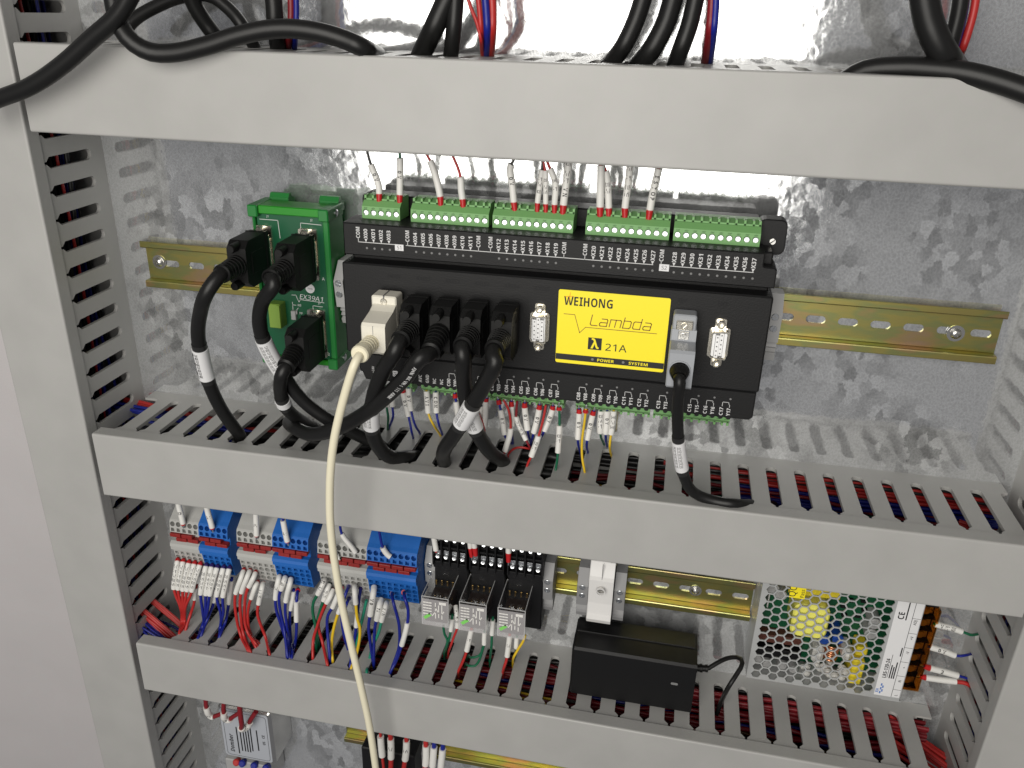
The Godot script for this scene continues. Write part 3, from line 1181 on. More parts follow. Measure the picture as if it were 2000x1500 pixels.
	for q in over:
		letters(s, q[0], 2.5, Transform3D(Basis.IDENTITY, Vector3(q[1], 24.4, 66.0)), false, font_bold)
	obj("raised_lettering", s, m("dark_part"), face)
	dsub(c, 309.6, 1.3, 66.0, 3, 5, "socket_white")
	dsub(c, 417.8, 1.9, 66.0, 2, 5, "socket_white")
	# yellow name label
	s = Shape.new()
	s.prism(rounded(320.5, -21.0, 387.4, 26.5, 1.2), 66.0, 66.3)
	var lab := obj("name_label", s, m("yellow_label"), c)
	s = Shape.new()
	s.box(Vector3(353.95, -16.9, 66.3), Vector3(66.7, 3.9, 0.12))
	s.prism(rounded(340.2, -10.4, 348.6, -2.6, 0.1, 1), 66.3, 66.4)
	letters(s, "21A", 4.6, Transform3D(Basis.IDENTITY, Vector3(351.0, -10.2, 66.3)), false, font, 1.0, 0.0, 13.0)
	letters(s, "WEIHONG", 5.4, Transform3D(Basis.IDENTITY, Vector3(324.0, 17.0, 66.3)), false, font_bold, 1.0, 0.0, 29.5)
	obj("lettering", s, m("print_black"), lab)
	s = Shape.new()
	letters(s, "λ", 6.2, Transform3D(Basis.IDENTITY, Vector3(344.4, -9.6, 66.42)), true, font_bold)
	letters(s, "POWER", 1.8, Transform3D(Basis.IDENTITY, Vector3(346.6, -17.9, 66.36)), false, font_bold, 1.0, 0.0, 10.3)
	letters(s, "SYSTEM", 1.8, Transform3D(Basis.IDENTITY, Vector3(366.0, -17.9, 66.36)), false, font_bold, 1.0, 0.0, 11.6)
	obj("lettering", s, m("yellow_label"), lab)
	s = Shape.new()
	s.lathe([Vector2(0.9, 66.36), Vector2(0.8, 66.5), Vector2(0, 66.5)], Transform3D(Basis.IDENTITY, Vector3(343.6, -16.9, 0)), 12)
	s.lathe([Vector2(0.9, 66.36), Vector2(0.8, 66.5), Vector2(0, 66.5)], Transform3D(Basis.IDENTITY, Vector3(362.6, -16.9, 0)), 12)
	obj("indicator", s, m("print_grey"), lab)
	s = Shape.new()
	var z := [Vector2(324.4, 11.2), Vector2(331.0, 11.2), Vector2(334.6, -0.2), Vector2(338.0, 3.7), Vector2(381.2, 3.7)]
	for i in z.size() - 1:
		bar2(s, z[i], z[i + 1], 0.34, at_z(66.3))
	# the slanted outline word
	var L := func(pts: Array, x: float) -> void:
		for i in pts.size() - 1:
			var a: Vector2 = pts[i]
			var b: Vector2 = pts[i + 1]
			bar2(s, Vector2(x + a.x + a.y * 0.18, 5.4 + a.y), Vector2(x + b.x + b.y * 0.18, 5.4 + b.y), 0.5, at_z(66.3))
	var h := 4.6
	L.call([Vector2(0, 6.6), Vector2(0, 0.8), Vector2(0.8, 0), Vector2(4.4, 0)], 340.6)
	var a_glyph := [Vector2(0.8, h), Vector2(3.8, h), Vector2(4.4, h - 0.7), Vector2(4.4, 0), Vector2(0.6, 0), Vector2(0, 0.6), Vector2(0, 1.8), Vector2(0.6, 2.3), Vector2(4.4, 2.3)]
	L.call(a_glyph, 346.2)
	L.call([Vector2(0, 0), Vector2(0, h), Vector2(6.0, h), Vector2(6.6, h - 0.7), Vector2(6.6, 0)], 352.3)
	L.call([Vector2(3.3, h), Vector2(3.3, 0)], 352.3)
	L.call([Vector2(0, 6.6), Vector2(0, 0), Vector2(3.8, 0), Vector2(4.4, 0.7), Vector2(4.4, h - 0.7), Vector2(3.8, h), Vector2(0, h)], 360.4)
	L.call([Vector2(4.4, 6.6), Vector2(4.4, 0), Vector2(0.6, 0), Vector2(0, 0.7), Vector2(0, h - 0.7), Vector2(0.6, h), Vector2(4.4, h)], 366.3)
	L.call(a_glyph, 372.4)
	obj("lettering", s, m("logo_red"), lab)
	s = Shape.new()
	bar2(s, Vector2(327.0, 19.6), Vector2(327.6, 25.0), 0.35, at_z(66.3), 0.2)
	bar2(s, Vector2(324.8, 22.2), Vector2(329.4, 22.8), 0.35, at_z(66.3), 0.2)
	obj("star", s, m("logo_orange"), lab)
	# grey end clips that hold it on the rail
	end_clip("pale grey end clip with two screws between green board and black controller", Vector3(167.0, 0, 7.5), false, 1.42, 3.3)
	end_clip("pale grey end clip on the rail at the black controller's far end", Vector3(452.6, 0, 7.5), false)


func end_clip(label: String, at: Vector3, dark: bool, deep := 1.0, wide := 4.2, group := "end clips on the mounting rails") -> Node3D:
	var e := thing("end_clip", label, "end clip", at, group)
	var mat := m("grey_clip_dark" if dark else "grey_clip")
	var s := Shape.new()
	# side outline in (z, y)
	var p := PackedVector2Array([Vector2(0, -20), Vector2(9, -24), Vector2(14, -23.5), Vector2(15, -20), Vector2(13.5, -18.5), Vector2(15.5, -17), Vector2(14, -15), Vector2(16, -13.5), Vector2(14.5, -10), Vector2(20, -9), Vector2(22, 10), Vector2(15, 22), Vector2(4, 22), Vector2(0, 19)])
	for i in p.size():
		p[i].x *= deep
	s.prism(p, -wide, wide, Transform3D(Basis(Vector3(0, 0, 1), Vector3(0, 1, 0), Vector3(-1, 0, 0)), at), 0.3)
	obj("body", s, mat, e)
	for yy in [8.5, 0.6]:
		var q := screw_head(2.3, 0.6 + yy).mesh(Vector3.ZERO)
		put("screw", q, m("screw"), e, Transform3D(Basis(Vector3(1, 0, 0), 0.1), Vector3(0, yy, (22.0 - (8.5 - yy) * 0.08) * deep + 0.4) * MM))
	return e


func solid(parts: Array) -> Shape:
	var s := Shape.new()
	for q in parts:
		s.box(q[0], q[1], q[2] if q.size() > 2 else 0.0)
	return s


func along(d: Vector3, o: Vector3) -> Transform3D:
	var z := d.normalized()
	var x := z.cross(Vector3.UP if absf(z.y) < 0.9 else Vector3.RIGHT).normalized()
	return Transform3D(Basis(x, z.cross(x), z), o)


func build_board() -> void:
	var c := thing("breakout_board", "green breakout board in a green rail carrier, three black plugs on it", "circuit board", Vector3(135, 0, 7.5))
	var s := Shape.new()
	s.prism(rounded(109, -51, 161, 55, 0.8), 14, 31, Transform3D.IDENTITY)
	obj("tray", s, m("green_carrier"), c)
	for q in [[109.6, 2.0], [160.6, 4.4]]:
		s = Shape.new()
		s.box(Vector3(q[0], 2, 26), Vector3(q[1], 109, 25), 0.8)
		obj("side_rail", s, m("green_carrier"), c)
	s = Shape.new()
	s.box(Vector3(134.5, 55.0, 29), Vector3(50, 5.6, 19), 0.6)
	obj("cross_cover", s, m("green_cover"), c)
	s = Shape.new()
	s.box(Vector3(134.5, -51.5, 29), Vector3(50, 4.0, 17), 0.6)
	obj("cross_cover", s, m("green_cover"), c)
	for x in [110.5, 160.2]:
		for y in [54.2, -50.6]:
			s = Shape.new()
			s.box(Vector3(x, y, 27.5), Vector3(7.0, 8.0, 27), 0.7)
			obj("corner", s, m("green_carrier"), c)
	for x in [119.0, 155.0]:
		s = Shape.new()
		s.prism(PackedVector2Array([Vector2(8, 52), Vector2(18, 52), Vector2(18, 59), Vector2(16, 62), Vector2(13, 62), Vector2(13, 59.5), Vector2(8, 58)]), -7.0, 7.0, Transform3D(Basis(Vector3(0, 0, 1), Vector3(0, 1, 0), Vector3(-1, 0, 0)), Vector3(x, 0, 0)), 0.4)
		obj("rail_hook", s, m("green_carrier"), c)
	for y in [53.6, -49.8]:
		s = Shape.new()
		s.lathe([Vector2(2.4, 0.05), Vector2(2.4, 0.5), Vector2(1.6, 0.9), Vector2(0, 0.9)], along(Vector3(1, 0, 0), Vector3(163.7, y, 27)), 12)
		obj("screw", s, m("screw"), c)
	s = Shape.new()
	s.box(Vector3(134.6, 1.6, 35.2), Vector3(47.0, 101, 1.6))
	var pcb := obj("circuit_board", s, m("pcb"), c)
	s = Shape.new()
	var z := 36.0
	letters(s, "EX39A1", 3.4, Transform3D(Basis(Vector3(0, 0, 1), -0.05), Vector3(137.2, -5.6, z)), false, font, 1.0, 0.15, 16.5)
	for q in [[131.5, -3.4, 134.5, -3.2], [134.5, -3.2, 136.4, -8.2], [136.4, -8.2, 137.6, -6.2], [137.6, -6.2, 154.8, -7.0], [113, 48, 126, 48], [126, 48, 126.6, 36], [142, 47.4, 156.5, 47], [142, 47.4, 142, 44], [146.5, -9.8, 153.5, -10], [146.5, -9.8, 146.5, -12], [131.5, -8.6, 131.5, -16], [131.5, -10.5, 134, -10.6], [134, -14.5, 135.4, -12.5]]:
		bar2(s, Vector2(q[0], q[1]), Vector2(q[2], q[3]), 0.35, at_z(z))
	letters(s, "RB", 1.6, Transform3D(Basis.IDENTITY, Vector3(135.4, -11.2, z)))
	letters(s, "PP", 1.6, Transform3D(Basis.IDENTITY, Vector3(136.2, -17.0, z)))
	letters(s, "J1", 1.4, Transform3D(Basis.IDENTITY, Vector3(118.0, 49.2, z)))
	letters(s, "J2", 1.4, Transform3D(Basis.IDENTITY, Vector3(149.0, 48.8, z)))
	letters(s, "J3", 1.4, Transform3D(Basis.IDENTITY, Vector3(150.4, -8.6, z)))
	letters(s, "A", 2.2, Transform3D(Basis.IDENTITY, Vector3(154.6, 9.0, z)))
	letters(s, "B", 2.2, Transform3D(Basis.IDENTITY, Vector3(154.8, -46.0, z)))
	obj("lettering", s, m("print_white"), pcb)
	s = Shape.new()
	s.lathe([Vector2(3.3, 36), Vector2(3.3, 36.25), Vector2(0, 36.25)], Transform3D(Basis.IDENTITY, Vector3(145.4, 2.4, 0)), 20)
	var dot := obj("inspection_sticker", s, m("white_paper"), pcb)
	s = Shape.new()
	letters(s, "PASS", 1.1, Transform3D(Basis.IDENTITY, Vector3(145.4, 1.8, 36.25)), true)
	obj("lettering", s, m("print_grey"), pcb)
	s = Shape.new()
	s.box(Vector3(121.6, -17, 40), Vector3(9.0, 17.5, 9), 0.5)
	s.box(Vector3(125.0, -17, 44.0), Vector3(2.0, 16.5, 3), 0.3)
	obj("terminal_block", s, m("green_yellow"), c)
	s = Shape.new()
	s.box(Vector3(132.6, -17.4, 37.4), Vector3(3.4, 6.5, 3), 0.3)
	s.box(Vector3(134.2, -15.4, 37.0), Vector3(2.0, 2.4, 2), 0.2)
	obj("capacitor", s, m("grey_clip"), c)
	for q in [[114.4, 26.5], [146.8, 26.5], [148.8, -29.8]]:
		s = Shape.new()
		s.prism(rounded(q[0] - 6.6, q[1] - 17.6, q[0] + 6.6, q[1] + 17.6, 1.5), 36.1, 37.4, Transform3D.IDENTITY, 0.2)
		s.prism(rounded(q[0] - 5.4, q[1] - 10, q[0] + 5.4, q[1] + 10, 2.5), 37.4, 42.5, Transform3D.IDENTITY, 0.2)
		var o := obj("socket", s, m("nickel"), c)
		for sg in [-1.0, 1.0]:
			s = Shape.new()
			s.lathe([Vector2(2.8, 37.4), Vector2(2.8, 41.2), Vector2(2.2, 41.8), Vector2(0, 41.8)], Transform3D(Basis.IDENTITY, Vector3(q[0], q[1] + 14.9 * sg, 0)), 6)
			obj("nut", s, m("nickel"), o)


# a moulded plug, upright, pointing away from the panel: hood from z0 to z1, thumb screws, ribbed strain relief
func black_plug(o: Node3D, x: float, y: float, z0: float, z1: float, hw: float, hh: float, boot: float, mat: Material, droop := 0.0) -> void:
	var s := Shape.new()
	s.prism(rounded(x - hw * 0.86, y - hh * 0.80, x + hw * 0.86, y + hh * 0.80, 1.5), z0 - 3.0, z0, Transform3D.IDENTITY)
	obj("shell", s, m("nickel"), o)
	s = Shape.new()
	# side outline (z, y): square at the panel, the shoulders cut off at the rear
	var p := PackedVector2Array([Vector2(z0, y - hh), Vector2(z1 - 6, y - hh), Vector2(z1, y - hh * 0.72), Vector2(z1, y + hh * 0.72), Vector2(z1 - 5, y + hh), Vector2(z0, y + hh)])
	s.prism(p, -hw, hw, Transform3D(Basis(Vector3(0, 0, 1), Vector3(0, 1, 0), Vector3(-1, 0, 0)), Vector3(x, 0, 0)), 1.0)
	s.box(Vector3(x, y, z0 + 4), Vector3(hw * 2 + 0.7, hh * 2 + 0.7, 1.2), 0.3)
	s.box(Vector3(x, y, (z0 + z1) / 2 + 1), Vector3(hw * 2 + 0.5, hh * 0.9, (z1 - z0) * 0.5), 0.2)
	obj("hood", s, mat, o)
	for sg in [-1.0, 1.0]:
		s = Shape.new()
		s.lathe([Vector2(2.9, -9), Vector2(2.9, 5), Vector2(2.4, 6.5), Vector2(0, 6.5)], Transform3D(Basis.IDENTITY, Vector3(x, y + sg * (hh - 3.4), z1)), 14)
		obj("thumb_screw", s, mat, o)
	s = Shape.new()
	var prof := [Vector2(0, 0)]
	for i in 5:
		var r := 6.9 - 0.25 * i
		var h := boot * i / 5.0
		prof.append_array([Vector2(r, h), Vector2(r, h + boot / 8.0), Vector2(r - 0.9, h + boot / 7.6), Vector2(r - 0.9, h + boot / 5.2)])
	prof.append_array([Vector2(5.9, boot), Vector2(5.9, boot + 2.4), Vector2(4.6, boot + 3.4)])
	s.lathe(prof, along(Vector3(0, -droop, 1), Vector3(x, y, z1)), 18)
	obj("strain_relief", s, mat, o)


func cord(o: Node3D, p: PackedVector3Array, r: float, mat: Material, called := "cable") -> void:
	var s := Shape.new()
	s.tube(p, r, 16)
	obj(called, s, mat, o)


# a printed band under clear shrink tube, between the arc lengths a and b of the cable's path
func cable_tag(o: Node3D, p: PackedVector3Array, r: float, a: float, b: float, face: Vector3, dirty := false) -> void:
	var s := Shape.new()
	b = minf(b, length_of(p) - 4.5)
	a = minf(a, b - 4.0)
	s.tube(cut(p, a - 4.0, b + 4.0), r + 0.35, 18)
	obj("shrink_tube", s, m("shrink"), o)
	s = Shape.new()
	var c := cut(p, a, b)
	s.tube(c, r + 0.75, 18)
	var t := obj("label_band", s, m("white_paper"), o)
	var flat := Shape.new()
	var n := int((b - a - 4.0) / 2.6)
	for row in 2:
		for i in n:
			if dirty and row == 1 and i % 3 != 0:
				bar2(flat, Vector2(2.0 + i * 2.6, -2.4), Vector2(4.6 + i * 2.6, -2.2), 2.6, Transform3D.IDENTITY, 0.04)
				continue
			character(flat, i * 3 + row * 2 + int(a), 2.1, Transform3D(Basis.IDENTITY, Vector3(2.0 + i * 2.6, 0.4 - row * 3.0, 0)))
	if n > 0:
		obj("lettering", wrap_on(flat, c, 0.0, r + 0.75, face), m("print_black" if dirty else "print_grey"), o)


func build_cables() -> void:
	var toward := Vector3(0.1, 0.3, 1).normalized()
	var G := "black plugs with cables on the green board"
	var c := thing("plug_cable", "black cable plugged into the green board's outermost socket, wrapped with a smeared tag", "cable", Vector3(114.4, 26.5, 38), G)
	black_plug(c, 114.4, 26.5, 42, 74, 6.8, 15.5, 17, m("black_plug"))
	var p := smooth([Vector3(114.4, 26.5, 90), Vector3(114.3, 26.2, 96)] + [Vector3(108, 16.4, 102), Vector3(97.4, -0.1, 95.3), Vector3(89.7, -18.1, 88.7), Vector3(86.2, -39.1, 82), Vector3(84.9, -59.7, 75.3), Vector3(86.4, -79.3, 68.7), Vector3(89.4, -95.4, 62), Vector3(91.4, -107, 56.4), Vector3(85.5, -122, 46.9)])
	cord(c, p, 4.6, m("black_cable"))
	cable_tag(c, p, 4.6, 72, 98, Vector3(-0.3, 0.2, 1), true)
	c = thing("plug_cable", "black cable on the green board's upper inner socket, wrapped with a printed white tag", "cable", Vector3(146.8, 26.5, 38), G)
	black_plug(c, 146.8, 26.5, 42, 74, 6.8, 15.5, 17, m("black_plug"))
	p = smooth([Vector3(146.8, 26.5, 88), Vector3(146.2, 26.0, 93)] + [Vector3(152, 25.8, 99), Vector3(139.5, 10.5, 93.1), Vector3(133, -7.4, 87.3), Vector3(133.5, -25.3, 81.4), Vector3(139.6, -45.2, 75.6), Vector3(149.1, -65.5, 69.7), Vector3(164, -81.3, 63.9), Vector3(179.8, -92.9, 58), Vector3(194.7, -107, 46.7), Vector3(194.8, -125, 28.6)])
	cord(c, p, 4.6, m("black_cable"))
	cable_tag(c, p, 4.6, 66, 92, Vector3(0.2, 0.2, 1))
	c = thing("plug_cable", "black cable on the green board's bottom socket, running down behind the tagged cable", "cable", Vector3(148.8, -29.8, 38), G)
	black_plug(c, 148.8, -29.8, 42, 74, 6.8, 15.5, 12, m("black_plug"), 0.3)
	p = smooth([Vector3(148.8, -33, 84), Vector3(148.0, -36, 90)] + [Vector3(145.8, -40.3, 90), Vector3(139.5, -57.2, 80.7), Vector3(138, -73, 71.3), Vector3(140.3, -84.3, 62), Vector3(137.4, -107, 31.3), Vector3(138.9, -124, 10.8)])
	cord(c, p, 4.4, m("black_cable"))
	cable_tag(c, p, 4.4, 40, 45, Vector3(0, 0.4, 1))
	# the controller's row of plugs
	G = "black plugs with cables along the controller"
	c = thing("plug_cable", "black cable plugged beside the ivory plug, its tag standing on the duct", "cable", Vector3(234.4, 1.3, 66), G)
	black_plug(c, 234.4, 1.3, 71, 94, 6.6, 15.5, 14, m("black_plug"))
	p = smooth([Vector3(234.4, 1.2, 108), Vector3(234.2, 0.4, 113)] + [Vector3(232.9, -3.5, 116), Vector3(221.5, -21.5, 106.8), Vector3(211.3, -43.8, 97.6), Vector3(205.2, -67, 88.4), Vector3(205.2, -87.9, 79.2), Vector3(210.6, -101.5, 70), Vector3(219.3, -106, 60.2), Vector3(215.5, -122, 29)])
	cord(c, p, 4.9, m("black_cable"))
	cable_tag(c, p, 4.9, 73, 89, Vector3(0, 0.3, 1))
	c = thing("plug_cable", "black cable with white print curving out past the ivory cable", "cable", Vector3(253.1, 1.3, 66), G)
	black_plug(c, 253.1, 1.3, 71, 94, 6.6, 15.5, 16, m("black_plug"), 0.25)
	p = smooth([Vector3(253.1, -2.6, 109), Vector3(252.6, -4.6, 114)] + [Vector3(249, -5, 120), Vector3(236.5, -22.3, 111.3), Vector3(219.9, -41.6, 102.7), Vector3(200.7, -60.1, 94), Vector3(178.7, -76.7, 85.3), Vector3(157.1, -87.6, 76.7), Vector3(141.5, -89.2, 68), Vector3(119.8, -104, 33.2), Vector3(116, -122, 4.4)])
	cord(c, p, 4.9, m("black_cable"))
	var flat := Shape.new()
	letters(flat, "AWM  80C  VW-1  111  AWM", 2.2, Transform3D.IDENTITY)
	obj("lettering", wrap_on(flat, p, 16.0, 4.9, Vector3(0.5, 0.5, 1)), m("print_white"), c)
	c = thing("plug_cable", "black cable third in the controller's row, tagged and crossing behind its neighbour", "cable", Vector3(271.9, 1.3, 66), G)
	black_plug(c, 271.9, 1.3, 71, 94, 6.6, 15.5, 14, m("black_plug"))
	p = smooth([Vector3(271.9, 1.0, 108), Vector3(272.0, -0.5, 113)] + [Vector3(273.3, -3.2, 114), Vector3(271, -22.4, 103.5), Vector3(270.6, -44.3, 93), Vector3(273.8, -66.9, 82.5), Vector3(280.1, -86.5, 72), Vector3(285.3, -106, 50.5), Vector3(286.1, -122, 34.8)])
	cord(c, p, 4.9, m("black_cable"))
	cable_tag(c, p, 4.9, 62, 77, Vector3(0, 0.3, 1))
	c = thing("plug_cable", "black cable nearest the yellow label, tagged and bent under the duct edge", "cable", Vector3(290.7, 1.3, 66), G)
	black_plug(c, 290.7, 1.3, 71, 94, 6.6, 15.5, 14, m("black_plug"))
	p = smooth([Vector3(290.7, 1.0, 108), Vector3(290.6, -0.6, 114)] + [Vector3(293.2, -2.7, 118), Vector3(284.8, -21.9, 109), Vector3(273.7, -44.1, 100), Vector3(262.5, -65.9, 91), Vector3(252.5, -84.1, 82), Vector3(247, -103, 64.1), Vector3(244.2, -122, 45.2)])
	cord(c, p, 4.9, m("black_cable"))
	cable_tag(c, p, 4.9, 56, 76, Vector3(-0.3, 0.3, 1))
	# ivory plug and cable
	c = thing("plug_cable", "ivory plug and cable hanging in front of the ducts", "cable", Vector3(214.5, 0, 66))
	var s := Shape.new()
	s.prism(rounded(206, -9, 223, 11.5, 1.5), 66.5, 71, Transform3D.IDENTITY)
	obj("shell", s, m("nickel"), c)
	s = Shape.new()
	s.prism(rounded(206.6, -18.5, 222.6, 17.5, 1.4), 70, 82, Transform3D.IDENTITY, 0.8)
	s.prism(PackedVector2Array([Vector2(72, -13), Vector2(102, -12.6), Vector2(103.5, -11), Vector2(103.5, 5), Vector2(102, 7.0), Vector2(88, 9.8), Vector2(82, 12.4), Vector2(72, 12.4)]), -7.6, 7.6, Transform3D(Basis(Vector3(0, 0, 1), Vector3(0, 1, 0), Vector3(-1, 0, 0)), Vector3(214.9, 0, 0)), 0.7)
	s.box(Vector3(214.6, -3, 87), Vector3(15.6, 14, 10), 0.3)
	obj("hood", s, m("ivory"), c)
	s = Shape.new()
	s.box(Vector3(214.5, 16.6, 76.5), Vector3(0.35, 3, 11.7))
	s.box(Vector3(214.9, 14.4, 82.03), Vector3(0.3, 6, 0.3))
	s.box(Vector3(214.9, 2, 103.5), Vector3(0.3, 7, 0.2))
	obj("seam", s, m("print_grey"), c)
	put("screw", screw_head(2.2, 1.1).mesh(Vector3.ZERO), m("nickel"), c, Transform3D(Basis.IDENTITY, (Vector3(214.6, 14.0, 82.6) - base_of[c]) * MM))
	s = Shape.new()
	var prof := [Vector2(0, 0)]
	for i in 5:
		prof.append_array([Vector2(5.2, i * 2.6), Vector2(5.2, i * 2.6 + 1.3), Vector2(4.4, i * 2.6 + 1.4), Vector2(4.4, i * 2.6 + 2.5)])
	prof.append_array([Vector2(5.6, 13), Vector2(5.6, 17), Vector2(5.0, 18), Vector2(2.0, 18.2)])
	s.lathe(prof, along(Vector3(-0.05, -0.06, 1), Vector3(213.4, -5.2, 103)), 20)
	obj("strain_relief", s, m("cream"), c)
	p = smooth([Vector3(213.0, -6.0, 118), Vector3(212.4, -7.6, 124)] + [Vector3(210.5, -12.5, 126), Vector3(204.3, -28.5, 123.8), Vector3(198.2, -46.5, 121.7), Vector3(192.4, -66.5, 119.5), Vector3(188.1, -87.5, 117.4), Vector3(185, -110, 115.2), Vector3(183.1, -135.1, 113.1), Vector3(183.2, -165.3, 110.9), Vector3(185.3, -200.9, 108.8), Vector3(189.2, -238.2, 106.6), Vector3(193.7, -277.5, 104.5), Vector3(197.7, -319.1, 102.3), Vector3(200.4, -371.8, 100.2), Vector3(201.7, -405.2, 98)])
	cord(c, p, 2.65, m("cream"))
	# grey plug
	c = thing("plug_cable", "light grey plug with shiny black cable right beside the yellow label", "cable", Vector3(396.6, 0, 66))
	s = Shape.new()
	s.prism(rounded(389.8, -19, 403.4, 20.4, 1.6), 66.4, 76, Transform3D.IDENTITY, 0.7)
	var sx := Transform3D(Basis(Vector3(0, 0, 1), Vector3(0, 1, 0), Vector3(-1, 0, 0)), Vector3(396.7, 0, 0))
	s.prism(PackedVector2Array([Vector2(68, -21), Vector2(90, -20), Vector2(91.5, -18.5), Vector2(91.5, 2.0), Vector2(90, 3.6), Vector2(77, 4.6), Vector2(76.5, 11.5), Vector2(68, 11.5)]), -7.4, 7.4, sx, 0.7)
	s.lathe([Vector2(0, 0), Vector2(6.4, 0), Vector2(6.4, 0.6), Vector2(5.8, 1.0)], along(Vector3(0, 0, 1), Vector3(396.4, -8.5, 91.5)), 24)
	obj("hood", s, m("grey_plug"), c)
	s = Shape.new()
	s.box(Vector3(396.7, 14.4, 77), Vector3(9.4, 5.4, 2.2), 0.3)
	obj("clamp", s, m("nickel"), c)
	s = Shape.new()
	s.box(Vector3(396.7, 8.0, 76.9), Vector3(6.2, 5.0, 1.0), 0.2)
	obj("clamp", s, m("steel"), c)
	put("screw", screw_head(2.1, 0.9).mesh(Vector3.ZERO), m("nickel"), c, Transform3D(Basis.IDENTITY, (Vector3(396.7, 14.2, 78.7) - base_of[c]) * MM))
	put("screw", screw_head(1.8, 2.2).mesh(Vector3.ZERO), m("steel"), c, Transform3D(Basis.IDENTITY, (Vector3(396.7, 7.8, 78.0) - base_of[c]) * MM))
	s = Shape.new()
	s.lathe([Vector2(0, 0), Vector2(5.6, 0), Vector2(5.6, 1.0), Vector2(4.8, 4.0), Vector2(3.9, 6.5)], along(Vector3(0, -0.25, 1), Vector3(396.4, -8.5, 92)), 20)
	obj("strain_relief", s, m("black_plug"), c)
	p = smooth([Vector3(396.4, -9.0, 94), Vector3(396.3, -10.5, 99)] + [Vector3(396.9, -9.7, 102), Vector3(397.5, -27.8, 96), Vector3(399.5, -47.3, 90), Vector3(402.7, -67.5, 84), Vector3(407.8, -86.5, 78), Vector3(414.9, -99.2, 72), Vector3(428, -104, 70.9), Vector3(441.1, -104, 71.5), Vector3(456.5, -112, 55.9), Vector3(471.5, -128, 27.5)])
	cord(c, p, 3.5, m("black_cable"))
	cable_tag(c, p, 3.5, 56, 80, Vector3(-0.3, 0.2, 1))


func print_on(o: Node3D, path: PackedVector3Array, r: float, text: String, face: Vector3, from_end := false) -> void:
	# short lettering; digits below 10 stand for printed characters
	var flat := Shape.new()
	var x := 0.0
	var size := r * 1.05
	for ch in text:
		if ch == " ":
			x += size * 0.7
			continue
		if ch in ["1", "2", "3", "4", "5", "6"] and text.begins_with("#"):
			character(flat, int(ch) - 1, size * 1.15, Transform3D(Basis.IDENTITY, Vector3(x, -size * 0.6, 0)))
			x += size * 1.7
			continue
		if ch == "#":
			continue
		letters(flat, ch, size, Transform3D(Basis.IDENTITY, Vector3(x, -size * 0.5, 0)), false, font_bold)
		x += size * 1.35
	var total := length_of(path)
	var at := clampf((total - x) * 0.45, 0.3, 100.0)
	if from_end:
		obj("lettering", wrap_on(flat, path, total - at, r, face, true), m("print_black"), o)
	else:
		obj("lettering", wrap_on(flat, path, at, r, face), m("print_black"), o)


# a wire from its terminal outwards: crimped ferrule, bare stretch, marker sleeve, then the wire on to the end of the path
func wire(label: String, colour: String, pts: Array, ferrule: float, sleeve_at: float, sleeve: float, text := "", group := "", r := 0.9, rs := 2.1, fer := "ferrule_red", flip := false) -> Node3D:
	var o := thing("wire", label, "wire", pts[0], group)
	var p := smooth(pts, 3.0)
	var total := length_of(p)
	var s := Shape.new()
	s.tube(p, r, 8)
	obj("conductor", s, m(colour), o)
	if ferrule > 0.0:
		s = Shape.new()
		var c := cut(p, 0.6, ferrule)
		s.tube(c, rs * 0.78, 12, true, true, rs * 1.02)
		obj("ferrule", s, m(fer), o)
		s = Shape.new()
		var back := (p[0] - p[1]).normalized()
		s.tube(PackedVector3Array([p[0] + back * 2.5, cut(p, 0.6, 1.0)[0]]), 0.7, 8)
		obj("ferrule_pin", s, m("screw"), o)
	if sleeve > 0.0:
		var c := cut(p, sleeve_at, minf(sleeve_at + sleeve, total))
		s = Shape.new()
		s.tube(c, rs, 14)
		var t := obj("marker_sleeve", s, m("sleeve"), o)
		if text:
			print_on(o, c, rs, text, Vector3(0.12, 0.30, 1).normalized(), flip)
	return o


